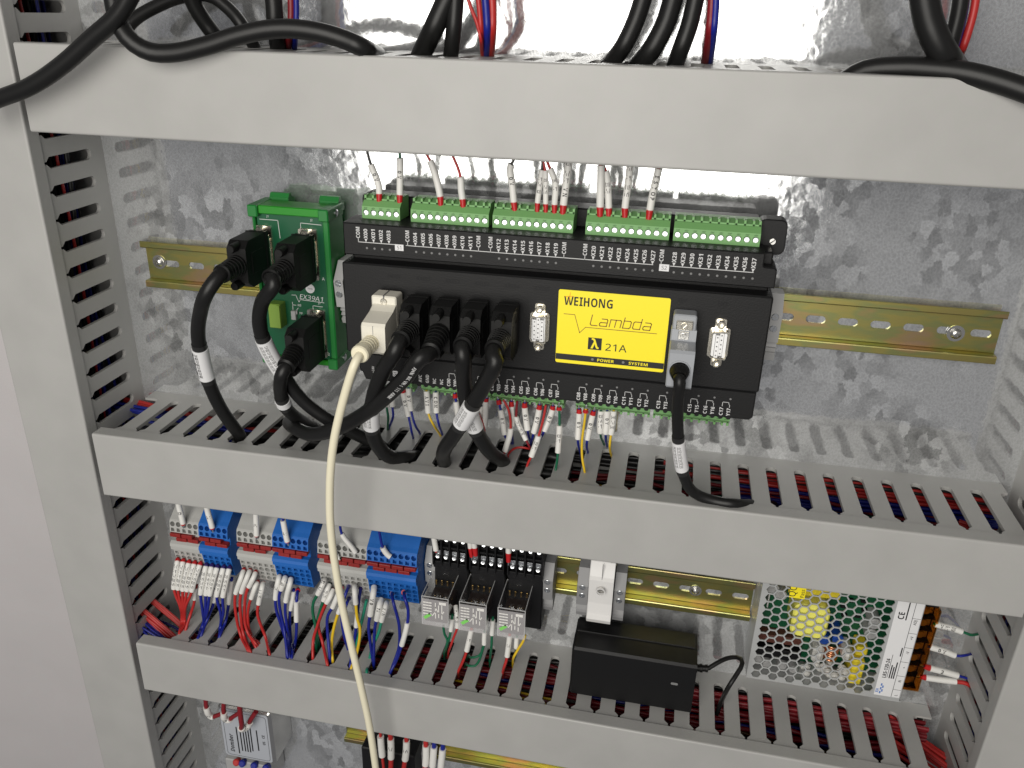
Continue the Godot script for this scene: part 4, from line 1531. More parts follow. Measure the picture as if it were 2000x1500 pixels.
func build_controller_wires() -> void:
	var G := "sleeved wires in the controller's top plugs"
	var D := "sleeved wires in the controller's bottom plugs"
	var up := func(label: String, colour: String, pts: Array, sleeve: float, text: String, rs := 2.1) -> void:
		wire(label, colour, pts, 6.4, 6.2, sleeve, text, G, 0.9, rs, "ferrule_red", true)
	up.call("black wire with creased white sleeve in the smallest top green plug", "wire_black", [Vector3(199.9, 65.6, 43), Vector3(200.3, 71.7, 43), Vector3(199.9, 77.5, 43), Vector3(197.5, 84.3, 43), Vector3(195.4, 89.8, 43), Vector3(193.4, 98.1, 43), Vector3(193.1, 105.2, 43)], 18.5, "0V")
	up.call("green wire with straight white sleeve in the smallest top green plug", "wire_green", [Vector3(213.5, 65.8, 43), Vector3(213.8, 71.3, 43), Vector3(214.3, 83.1, 43), Vector3(214.7, 92.8, 43), Vector3(214.5, 98.3, 43), Vector3(214.5, 106.3, 43)], 22.5, "0V")
	up.call("red wire with blank leaning white sleeve in the second top green plug", "wire_red", [Vector3(240.4, 66.3, 43), Vector3(240.2, 72.1, 43), Vector3(238, 82.3, 43), Vector3(234.5, 92.7, 43), Vector3(231.6, 98, 43), Vector3(228.2, 103.9, 43)], 22.5, "", 2.15)
	up.call("red wire with short blank sleeve, nearer the middle of the second top plug", "wire_red", [Vector3(255, 65.7, 43), Vector3(254.6, 70.8, 43), Vector3(253.6, 77.7, 43), Vector3(253.3, 83.9, 43), Vector3(252, 89.4, 43), Vector3(248.5, 97.1, 43), Vector3(245, 103.3, 43)], 13.5, "", 2.15)
	up.call("black wire with white sleeve marked 0V standing alone in the third top plug", "wire_black", [Vector3(287.8, 66, 43), Vector3(287, 71.3, 43), Vector3(285.8, 81.2, 43), Vector3(284.1, 92.8, 43), Vector3(286.3, 98, 43), Vector3(286.7, 105.5, 43)], 23.0, "0V", 2.15)
	up.call("black wire with narrow printed sleeve, first of the four crowded together", "wire_black", [Vector3(301.7, 66.4, 43), Vector3(301.6, 72, 43), Vector3(302.5, 82.3, 43), Vector3(303.4, 90.6, 43), Vector3(303.8, 97.2, 43), Vector3(302.5, 104.9, 43)], 20.0, "#21 4", 1.75)
	up.call("red wire with narrow printed sleeve, second of the four crowded together", "wire_red", [Vector3(307, 66.1, 43), Vector3(306.7, 71.9, 43), Vector3(306.3, 82.5, 43), Vector3(305.9, 90.1, 43), Vector3(304.3, 96.6, 43), Vector3(302.5, 104.9, 43)], 20.0, "#3 15", 1.65)
	up.call("red wire with bent sleeve, third of the four crowded together", "wire_red", [Vector3(312.3, 66.1, 43), Vector3(312.1, 72.4, 43), Vector3(312.1, 84.4, 43), Vector3(309.3, 91.8, 43), Vector3(306.6, 97.4, 43), Vector3(304.1, 105, 43)], 22.0, "#6 2", 1.9)
	up.call("thick red ferrule with long printed sleeve, last of the four crowded together", "wire_red", [Vector3(317.4, 66.2, 43), Vector3(317.7, 73.7, 43), Vector3(318.6, 84.8, 43), Vector3(319.5, 97.5, 43), Vector3(320.6, 105.9, 43)], 30.0, "#4 12 VN", 2.3)
	up.call("red wire with plain white sleeve and thick ferrule in the fourth top plug", "wire_red", [Vector3(340.3, 66.7, 44), Vector3(339.9, 73.5, 44), Vector3(339.4, 84.8, 44), Vector3(338.9, 96.1, 44), Vector3(337.8, 104, 44)], 24.5, "", 2.3)
	up.call("red wire whose printed sleeve leans on the plain one in the fourth top plug", "wire_red", [Vector3(345.3, 66, 42), Vector3(345.1, 71.3, 42), Vector3(344, 81.6, 42), Vector3(342.4, 91.8, 42), Vector3(340.1, 97.3, 42), Vector3(337.5, 104.9, 42)], 22.0, "#31", 2.1)
	up.call("wire with long printed sleeve reaching the top duct in the fourth top plug", "wire_red", [Vector3(355.2, 66.9, 43), Vector3(354.8, 73.4, 43), Vector3(355.4, 85.6, 43), Vector3(355.8, 98.4, 43), Vector3(355.9, 107.8, 43)], 30.0, "#1 2 35", 2.2)
	up.call("red wire with white sleeve marked ESTOP in the fourth top plug", "wire_red", [Vector3(369.3, 66.7, 43), Vector3(369.6, 72.8, 43), Vector3(370.7, 85, 43), Vector3(372.3, 95.8, 43), Vector3(372.8, 101.1, 43), Vector3(372.9, 108.7, 43)], 24.5, "ESTOP", 2.25)
	# below the controller
	var down := func(label: String, colour: String, pts: Array, fer: float, at: float, sleeve: float, text: String, rs := 2.0, fm := "ferrule_red") -> void:
		wire(label, colour, pts, fer, at, sleeve, text, D, 0.85, rs, fm)
	down.call("green wire with blank sleeve behind the crossing black cables", "wire_green", [Vector3(200.9, -58.8, 47), Vector3(200.9, -67.8, 47), Vector3(201.3, -77.6, 47), Vector3(201.9, -82.3, 47), Vector3(192.3, -106, 22.8), Vector3(185.8, -120, 6.9)], 0, 0.5, 15.5, "")
	down.call("blue wire with blank sleeve behind the crossing black cables", "wire_blue", [Vector3(205.7, -59.9, 46), Vector3(205, -67.8, 46), Vector3(205.1, -76.8, 46), Vector3(205.3, -82.4, 46), Vector3(192.8, -106, 21), Vector3(186.6, -120, 6.7)], 0, 0.5, 14.5, "")
	down.call("blue wire with red ferrule and sleeve marked 0V nearest the crossed cables", "wire_blue", [Vector3(213.4, -59.4, 47), Vector3(213.6, -63.6, 47), Vector3(215.6, -73.9, 47), Vector3(217.5, -84.4, 47), Vector3(218.8, -92.3, 47), Vector3(214.7, -106, 31.4), Vector3(209.8, -122, 15.7)], 3.6, 3.4, 18.0, "0V")
	down.call("blue wire with 0V sleeve and no ferrule, bending away from its neighbour", "wire_blue", [Vector3(217.1, -59, 46), Vector3(217.6, -68.3, 46), Vector3(218.8, -78.4, 46), Vector3(220.9, -86.9, 46), Vector3(217.2, -106, 23.3), Vector3(212.6, -122, 6.6)], 0, 0.5, 17.0, "0V")
	down.call("yellow wire with sleeve marked AVI", "wire_yellow", [Vector3(230.2, -59.4, 47), Vector3(230.8, -68.2, 47), Vector3(231.6, -77.9, 47), Vector3(234.6, -84.7, 47), Vector3(232.7, -106, 22.8), Vector3(231.7, -122, 8.6)], 0, 0.3, 16.5, "AVI", 2.1)
	down.call("blue wire with sleeve marked COM", "wire_blue", [Vector3(236.8, -59.4, 47), Vector3(237, -67.5, 47), Vector3(237.3, -77.2, 47), Vector3(238.7, -84.2, 47), Vector3(233.7, -106, 20.8), Vector3(230.6, -122, 4.6)], 0, 0.3, 15.5, "COM", 2.1)
	down.call("blue wire with red ferrule half hidden behind the third black cable", "wire_blue", [Vector3(250.1, -59, 47), Vector3(250.8, -63.1, 47), Vector3(251.9, -71.5, 47), Vector3(253, -83.2, 47), Vector3(250.8, -95.5, 47), Vector3(245.9, -106, 37.3), Vector3(241.4, -122, 21)], 3.4, 6.5, 13.0, "")
	down.call("loose red wire curving down just right of the crossing tagged cables", "wire_red", [Vector3(262.1, -62.5, 49), Vector3(264.3, -67.2, 49), Vector3(268.6, -74.4, 49), Vector3(271.6, -83.8, 49), Vector3(272.1, -91.7, 49), Vector3(269, -106, 31.6), Vector3(265.5, -122, 20.6)], 0, 0, 0, "")
	down.call("blue wire with red ferrule and blank sleeve behind the fourth black cable", "wire_blue", [Vector3(268.3, -61.6, 45), Vector3(268.3, -66.6, 45), Vector3(268, -75.2, 45), Vector3(268.2, -85.5, 45), Vector3(265.4, -106, 21.1), Vector3(264.3, -122, 8.7)], 3.0, 6.0, 12.0, "")
	down.call("blue wire with tall plain white sleeve beside the fourth black cable", "wire_blue", [Vector3(272.6, -59.8, 47), Vector3(272, -63.4, 47), Vector3(271.8, -75, 47), Vector3(271.2, -85.7, 47), Vector3(272.7, -89.5, 47), Vector3(269.4, -106, 21.8), Vector3(267.3, -122, 8)], 3.2, 3.0, 20.0, "")
	down.call("blue wire with blue end below its ferrule and leaning 0V sleeve", "wire_blue", [Vector3(280.4, -60.1, 47), Vector3(281.6, -64.9, 47), Vector3(283.6, -74.7, 47), Vector3(286, -88.1, 47), Vector3(285.8, -106, 22.5), Vector3(284.4, -122, 3.7)], 3.6, 8.0, 18.0, "0V")
	down.call("red wire bending over to a low white sleeve that enters the duct", "wire_red", [Vector3(284.8, -58.5, 51), Vector3(287.3, -62.4, 51), Vector3(289.6, -69.7, 51), Vector3(290.2, -81.3, 51), Vector3(288, -91.8, 51), Vector3(285, -103, 51), Vector3(282.3, -110, 46.2)], 0, 21.5, 18.5, "")
	down.call("wire with red ferrule and upright white sleeve behind the bending red wire", "wire_blue", [Vector3(289.4, -60.6, 46), Vector3(289.5, -66, 46), Vector3(290.1, -74.4, 46), Vector3(290.3, -83, 46), Vector3(286.9, -106, 22.3), Vector3(284, -122, 3.8)], 4.2, 4.0, 15.0, "")
	down.call("dark red wire whose low slanting sleeve carries printed characters", "wire_dark_red", [Vector3(294, -58.6, 50), Vector3(293.8, -65.1, 50), Vector3(294, -72, 50), Vector3(298.9, -83, 50), Vector3(303.5, -91.9, 50), Vector3(301.7, -107, 29.3), Vector3(300.1, -122, 12.8)], 0, 11.5, 18.5, "#1256", 1.7)
	down.call("blue wire with red ferrule and upright 0V sleeve above the red lamp wire", "wire_blue", [Vector3(298.7, -60.2, 47), Vector3(298.8, -64.4, 47), Vector3(299.8, -71.6, 47), Vector3(301.5, -82.2, 47), Vector3(298.6, -106, 16.1), Vector3(297.1, -122, 0.5)], 4.0, 3.8, 16.5, "0V", 2.1)
	down.call("blue wire with 0V sleeve leaning left behind the red lamp wire", "wire_blue", [Vector3(308.7, -61, 46), Vector3(308.5, -65.2, 46), Vector3(307.4, -73, 46), Vector3(305, -85.8, 46), Vector3(299.5, -106, 19.1), Vector3(297.1, -122, 0.5)], 3.8, 3.6, 18.0, "0V", 2.1)
	down.call("red wire with a low sleeve of printed characters hanging into the duct slot", "wire_red", [Vector3(313.7, -58.4, 52), Vector3(312.4, -69.5, 52), Vector3(308.9, -85.8, 52), Vector3(305.5, -97.7, 52), Vector3(302.3, -108.9, 52), Vector3(305.9, -111, 59.6), Vector3(304.5, -126, 45.3)], 0, 23.5, 17.0, "#32", 2.1)
	down.call("blue wire with 0V sleeve leaning left beside the green lamp wire", "wire_blue", [Vector3(317.8, -60.2, 47), Vector3(317.6, -64, 47), Vector3(315.5, -71.6, 47), Vector3(311.8, -82.9, 47), Vector3(304.2, -106, 17.9), Vector3(300.8, -122, -0.4)], 3.2, 3.0, 17.0, "0V", 2.1)
	down.call("green wire with a low sleeve of printed characters over a duct slot", "wire_green", [Vector3(322.6, -58.1, 52), Vector3(323, -62.6, 52), Vector3(323.6, -72.7, 52), Vector3(323.6, -85.5, 52), Vector3(323.3, -98.5, 52), Vector3(322.5, -107.3, 52), Vector3(322.6, -112, 57.9), Vector3(320.8, -128, 41.4)], 2.6, 14.0, 20.5, "#42", 2.0)
	down.call("blue wire with 0V sleeve left of the bare yellow wire", "wire_blue", [Vector3(335.3, -60.4, 47), Vector3(335.7, -63.8, 47), Vector3(335.8, -74.8, 47), Vector3(336.1, -85.6, 47), Vector3(336.3, -106, 24.9), Vector3(336.3, -122, 10.9)], 3.6, 3.4, 19.0, "0V", 2.05)
	down.call("bare yellow wire with red ferrule hanging long into the duct", "wire_yellow", [Vector3(340.4, -57.8, 52), Vector3(340.1, -66.1, 52), Vector3(339.3, -81.5, 52), Vector3(340, -93.8, 52), Vector3(341.9, -102.7, 52), Vector3(342.8, -113, 45.6), Vector3(342.2, -128, 29)], 2.8, 0, 0, "")
	down.call("blue wire with 0V sleeve right of the bare yellow wire", "wire_blue", [Vector3(345.3, -60.7, 47), Vector3(344.5, -65, 47), Vector3(343.1, -75.1, 47), Vector3(342.1, -86, 47), Vector3(341.2, -106, 22.9), Vector3(338, -122, 6.5)], 3.6, 3.4, 18.5, "0V", 2.05)
	down.call("green wire with printed sleeve, first of three close together", "wire_green", [Vector3(350, -60.2, 47), Vector3(350.1, -67.3, 47), Vector3(350.6, -77.2, 47), Vector3(351.3, -106, 7.7), Vector3(353.5, -122, -5.4)], 0, 0.3, 15.8, "#452", 2.05)
	down.call("blue wire with 0V sleeve in the middle of three close together", "wire_blue", [Vector3(354, -59.7, 47), Vector3(354.3, -68.7, 47), Vector3(354.3, -77.9, 47), Vector3(353.8, -106, 10.3), Vector3(354.8, -122, -4.1)], 0, 0.3, 16.4, "0V", 2.05)
	down.call("yellow wire with printed sleeve, last of three close together", "wire_yellow", [Vector3(358.3, -59.2, 47), Vector3(358.4, -68.6, 47), Vector3(357.7, -78.6, 47), Vector3(357.6, -85.6, 47), Vector3(357.8, -106, 21.9), Vector3(359.5, -122, 2.7)], 0, 0.3, 17.4, "#616", 2.05)
	wire("short red wire looping between two duct slots under the lamp wires", "wire_red", [Vector3(283.1, -122, 24.1), Vector3(287.5, -108, 44.8), Vector3(287.3, -105, 39), Vector3(292, -103, 33.1), Vector3(300, -104, 30.8), Vector3(299, -120, 7.1)], 0, 0, 0, "", "", 0.85)


func terminal_mesh() -> ArrayMesh:
	# a spring terminal 4.9 wide; x across, y up from the rail centre, z out
	var s := Shape.new()
	var w := 4.985
	# front outline (y, z) from the top down, with the hole that each stretch carries: 0 none, 1 round, 2 square
	var pr := [[40.0, 12.0, 0], [41.5, 26.0, 0], [30.5, 41.0, 0], [28.6, 44.0, 0], [27.6, 45.0, 1], [22.4, 46.0, 2], [18.0, 46.6, 0], [17.6, 43.0, 0], [10.6, 43.0, 0], [10.2, 46.8, 0], [8.6, 49.0, 0], [6.2, 49.6, 0], [5.6, 48.8, 0], [2.4, 48.6, 0], [1.0, 46.4, 0], [-0.2, 46.0, 2], [-4.4, 45.2, 1], [-9.6, 44.2, 2], [-13.6, 43.4, 1], [-18.8, 42.4, 0], [-20.6, 41.0, 0], [-21.6, 12.0, 0]]
	var side := PackedVector2Array()
	for q in pr:
		side.append(Vector2(q[1], q[0]))
	side.append(Vector2(8.0, -21.6))
	side.append(Vector2(8.0, 40.0))
	var across := Basis(Vector3(0, 0, 1), Vector3(0, 1, 0), Vector3(-1, 0, 0))
	s.cap(side, Transform3D(across, Vector3(-w / 2, 0, 0)))
	s.cap(side, Transform3D(across, Vector3(w / 2, 0, 0)), true)
	for i in pr.size() - 1:
		var a := Vector3(0, pr[i][0], pr[i][1])
		var b := Vector3(0, pr[i + 1][0], pr[i + 1][1])
		var dx := Vector3(w / 2, 0, 0)
		if pr[i][2] == 0:
			s.quad(b - dx, b + dx, a + dx, a - dx)
		else:
			var up := (a - b)
			if pr[i][2] == 1:
				s.cell((a + b) / 2, Vector3(1, 0, 0), up.normalized(), Vector2(w, up.length()), 2.05, 5.0, false, true, minf(2.15, up.length() / 2 - 0.25))
			else:
				s.cell((a + b) / 2, Vector3(1, 0, 0), up.normalized(), Vector2(w, up.length()), 1.5, 3.5, true, true, minf(1.55, up.length() / 2 - 0.35))
	return s.mesh(Vector3.ZERO)


const ORD := ["first", "second", "third", "fourth", "fifth", "sixth", "seventh", "eighth"]


func build_terminals() -> void:
	var tm := terminal_mesh()
	var js := Shape.new()
	js.box(Vector3(0, 0, 0), Vector3(9.2, 3.2, 5.0), 0.35)
	var jm := js.mesh(Vector3.ZERO)
	var js2 := Shape.new()
	js2.box(Vector3(0, 0, 2.5), Vector3(0.4, 2.6, 0.15))
	var jn := js2.mesh(Vector3.ZERO)
	var first: MeshInstance3D = null
	var groups := [["leftmost five-terminal", 14.2, 5, 5.0], ["middle six-terminal", 72.1, 6, 5.0], ["largest eight-terminal", 139.8, 8, 5.0]]
	var gap := 0
	for g in groups:
		for tone in 2:
			for i in g[2]:
				var x: float = g[1] + g[3] * (i + 0.5 + tone * g[2])
				var o: MeshInstance3D
				var colour: String = ["grey", "blue"][tone]
				var called := colour + "_terminal"
				if first == null:
					first = MeshInstance3D.new()
					first.mesh = tm
					o = first
				else:
					o = first.duplicate()
				o.name = numbered(called)
				o.material_override = m(called)
				add_child(o)
				o.position = Vector3(x, -226.6, 0) * MM
				tag(o, "%s %s rail terminal from the outer end of the %s group" % [ORD[i], colour, g[0]], "terminal block", "rail terminals on the middle rail")
			# red bridges plugged across pairs of terminals, in two staggered rows
			for row in 2:
				for k in (g[2] - row) / 2:
					var jx: float = g[1] + g[3] * (tone * g[2] + 1.0 + row + k * 2.0)
					var b := thing("jumper_bridge", "red jumper bridge, %s of the %s row over the %s terminals, %s group" % [ORD[k], ["upper", "lower"][row], ["grey", "blue"][tone], g[0]], "jumper", Vector3(jx, -210.6 - row * 3.6, 45.8), "red jumper bridges in the terminals")
					var turn := Basis(Vector3(0, 0, 1), rng.randf_range(-0.03, 0.03)) * Basis(Vector3(1, 0, 0), rng.randf_range(-0.12, 0.12))
					put("body", jm, m("jumper_red"), b, Transform3D(turn, Vector3.ZERO))
					put("parting_groove", jn, m("wire_dark_red"), b, Transform3D(turn, Vector3.ZERO))
	# stepped grey clips that start each group
	end_clip("pale grey end clip at the outer end of the leftmost terminal group", Vector3(9.6, -226.6, 7.5), false)
	end_clip("pale grey end clip between the leftmost and the middle terminal groups", Vector3(67.3, -226.6, 7.5), false)
	end_clip("pale grey end clip between the middle and the largest terminal groups", Vector3(135.0, -226.6, 7.5), false)
	end_clip("pale grey end clip squeezed between blue terminals and the black relay sockets", Vector3(224.8, -226.6, 7.5), false)
	end_clip("dark grey end clip after the last black relay socket", Vector3(318.0, -226.6, 7.5), true)
	end_clip("dark grey end clip on the near side of the white fuse holder", Vector3(345.0, -226.6, 7.5), true)
	end_clip("dark grey end clip on the far side of the white fuse holder", Vector3(373.0, -226.6, 7.5), true)


func build_relays() -> void:
	var xs := [238.0, 267.2, 296.6]
	var which := ["first relay from the blue terminals", "middle one of the three relays", "last relay before the grey clip"]
	for k in 3:
		var x: float = xs[k]
		var sx: float = x + 4.6
		var c := thing("relay_socket", "black relay socket with two rows of screws behind the " + which[k], "relay socket", Vector3(sx, -226, 7.5), "black relay sockets")
		var s := Shape.new()
		s.box(Vector3(sx, -226, 19), Vector3(27.2, 76, 22), 0.8)
		obj("body", s, m("dark_part"), c)
		s = Shape.new()
		for i in 5:
			s.box(Vector3(sx - 13.0 + 6.5 * i, -199, 32), Vector3(1.2, 26, 8), 0.2)
		s.box(Vector3(sx, -196.4, 31.5), Vector3(26, 1.4, 5), 0.2)
		s.box(Vector3(sx, -213, 30.5), Vector3(27, 6, 6), 0.4)
		obj("barrier", s, m("dark_part"), c)
		for row in 2:
			for i in 4:
				var at := Vector3(sx - 9.8 + 6.55 * i, -204.2 + row * 14.6, 32.4 - row * 2.0)
				s = Shape.new()
				s.box(at + Vector3(0, 1.6, 0), Vector3(4.3, 5.2, 0.9), 0.2)
				s.lathe([Vector2(2.1, 0), Vector2(2.1, 1.0), Vector2(1.5, 1.6), Vector2(0.5, 1.5), Vector2(0, 1.2)], Transform3D(Basis(Vector3(1, 0, 0), -0.25), at + Vector3(0, -0.8, 0.5)), 12)
				obj("terminal_screw", s, m("screw"), c)
		# the relay, in a clear case
		var y0 := -249.6
		var y1 := -223.0
		var r := thing("relay", "clear cased plug-in relay, " + which[k], "relay", Vector3(x, (y0 + y1) / 2, 26), "clear cased relays")
		s = Shape.new()
		s.box(Vector3(x, (y0 + y1) / 2, 43.5), Vector3(20.6, y1 - y0, 34), 0.7)
		obj("case", s, m("clear"), r)
		s = Shape.new()
		s.box(Vector3(x, y0 + 7, 43), Vector3(18.0, 11, 30), 0.5)
		for i in 4:
			s.box(Vector3(x - 6.8 + 4.5 * i, y0 + 14.0, 53), Vector3(3.0, 3.0, 5), 0.5)
			s.box(Vector3(x - 6.8 + 4.5 * i, y0 + 13.6, 46), Vector3(3.4, 3.0, 4), 0.5)
		obj("contact_block", s, m("contact_brown"), r)
		s = Shape.new()
		for i in 4:
			s.box(Vector3(x - 6.8 + 4.5 * i, y0 + 19.4, 33), Vector3(1.4, 4.6, 1.0), 0.2)
		obj("gold_contact", s, m("gold"), r)
		s = Shape.new()
		s.lathe([Vector2(0.8, 0), Vector2(0.6, 1.2), Vector2(0, 1.4)], Transform3D(Basis(Vector3(1, 0, 0), -PI / 2), Vector3(x - 4.6, y0 + 15.4, 46)), 8)
		s.lathe([Vector2(0.8, 0), Vector2(0.6, 1.2), Vector2(0, 1.4)], Transform3D(Basis(Vector3(1, 0, 0), -PI / 2), Vector3(x + 4.2, y0 + 15.4, 46)), 8)
		obj("pivot", s, m("nickel"), r)
		s = Shape.new()
		s.box(Vector3(x, (y0 + y1) / 2 - 0.8, 60.75), Vector3(20.0, y1 - y0 - 2.2, 0.3))
		obj("front_face", s, m("grey_clear"), r)
		s = Shape.new()
		for i in 5:
			for j in 3:
				bar2(s, Vector2(x - 8.6 + j * 2.2, y1 - 5.0 - 2.6 * i), Vector2(x - 7.4 + j * 2.2, y1 - 5.0 - 2.6 * i), 1.1, at_z(60.95))
		for q in [[0.5, 8, 0.5, 22], [3, 9, 3, 20], [5.5, 8, 5.5, 21], [-2, 10, 0.5, 14], [0.5, 18, 3, 13], [5.5, 12, 7, 15]]:
			bar2(s, Vector2(x + q[0], y0 + q[1]), Vector2(x + q[2], y0 + q[3]), 0.7, at_z(60.95))
		s.box(Vector3(x + 6.0, y1 - 4.4, 61.0), Vector3(5.4, 2.4, 0.1))
		obj("lettering", s, m("sleeve"), r)
		s = Shape.new()
		bar2(s, Vector2(x - 7.4, y0 + 7.6), Vector2(x - 4.4, y0 + 10.2), 2.6, at_z(60.95))
		obj("green_mark", s, m("green_print"), r)
		s = Shape.new()
		s.box(Vector3(x, y1 + 0.2, 27.8), Vector3(20.8, 1.0, 1.4), 0.2)
		s.box(Vector3(x, y1 + 0.2, 30), Vector3(5, 1.2, 3.0), 0.2)
		obj("case_rim", s, m("clear"), r)
		s = Shape.new()
		for sx2 in [-1.0, 1.0]:
			s.box(Vector3(x + sx2 * 10.2, y1 - 0.1, 43.5), Vector3(0.5, 0.5, 34))
			s.box(Vector3(x + sx2 * 10.2, (y0 + y1) / 2, 60.3), Vector3(0.5, y1 - y0, 0.5))
		s.box(Vector3(x, y1 - 0.1, 60.3), Vector3(20, 0.5, 0.5))
		s.box(Vector3(x - 6.4, y1 + 0.4, 27.0), Vector3(7.4, 0.6, 0.5))
		s.box(Vector3(x + 6.4, y1 + 0.4, 27.0), Vector3(7.4, 0.6, 0.5))
		s.box(Vector3(x, y1 + 0.4, 29.4), Vector3(5.4, 0.6, 0.5))
		obj("edge_highlight", s, m("edge_highlight"), r)  # pale bars painting the highlights along the edges of the clear case
	# white fuse holder between two dark clips
	var w := thing("fuse_holder", "white rail mounted fuse holder with one round screw, between dark grey clips", "fuse holder", Vector3(359.0, -226.6, 7.5))
	var s := Shape.new()
	s.prism(PackedVector2Array([Vector2(8, -246), Vector2(34, -245), Vector2(36, -241), Vector2(33, -238), Vector2(32.5, -228), Vector2(36, -205), Vector2(34, -202.8), Vector2(30, -192), Vector2(22, -186), Vector2(8, -186)]), -9.2, 9.2, Transform3D(Basis(Vector3(0, 0, 1), Vector3(0, 1, 0), Vector3(-1, 0, 0)), Vector3(359, 0, 0)), 0.5)
	obj("body", s, m("white_plastic"), w)
	s = Shape.new()
	s.lathe([Vector2(3.7, 34.6), Vector2(3.5, 35.6), Vector2(2.9, 35.6), Vector2(2.9, 34.6)], Transform3D(Basis(Vector3(1, 0, 0), 0.1), Vector3(359.2, -209.6, 3.2)), 22)
	obj("collar", s, m("white_plastic"), w)
	put("screw", screw_head(2.8, 0.9).mesh(Vector3.ZERO), m("steel"), w, Transform3D(Basis(Vector3(1, 0, 0), 0.1), (Vector3(359.2, -213.2, 36.4) - base_of[w]) * MM))
	s = Shape.new()
	s.box(Vector3(359.3, -199, 34.0), Vector3(0.3, 14, 2.6))
	obj("seam", s, m("print_grey"), w)
	s = Shape.new()
	s.box(Vector3(359.4, -190.2, 31.4), Vector3(11, 1.4, 1.5), 0.2)
	obj("slot_edge", s, m("white_plastic"), w)
	s = Shape.new()
	s.box(Vector3(361, -188.6, 30.6), Vector3(4.6, 2.4, 2), 0.2)
	obj("indicator", s, m("jumper_red"), w)


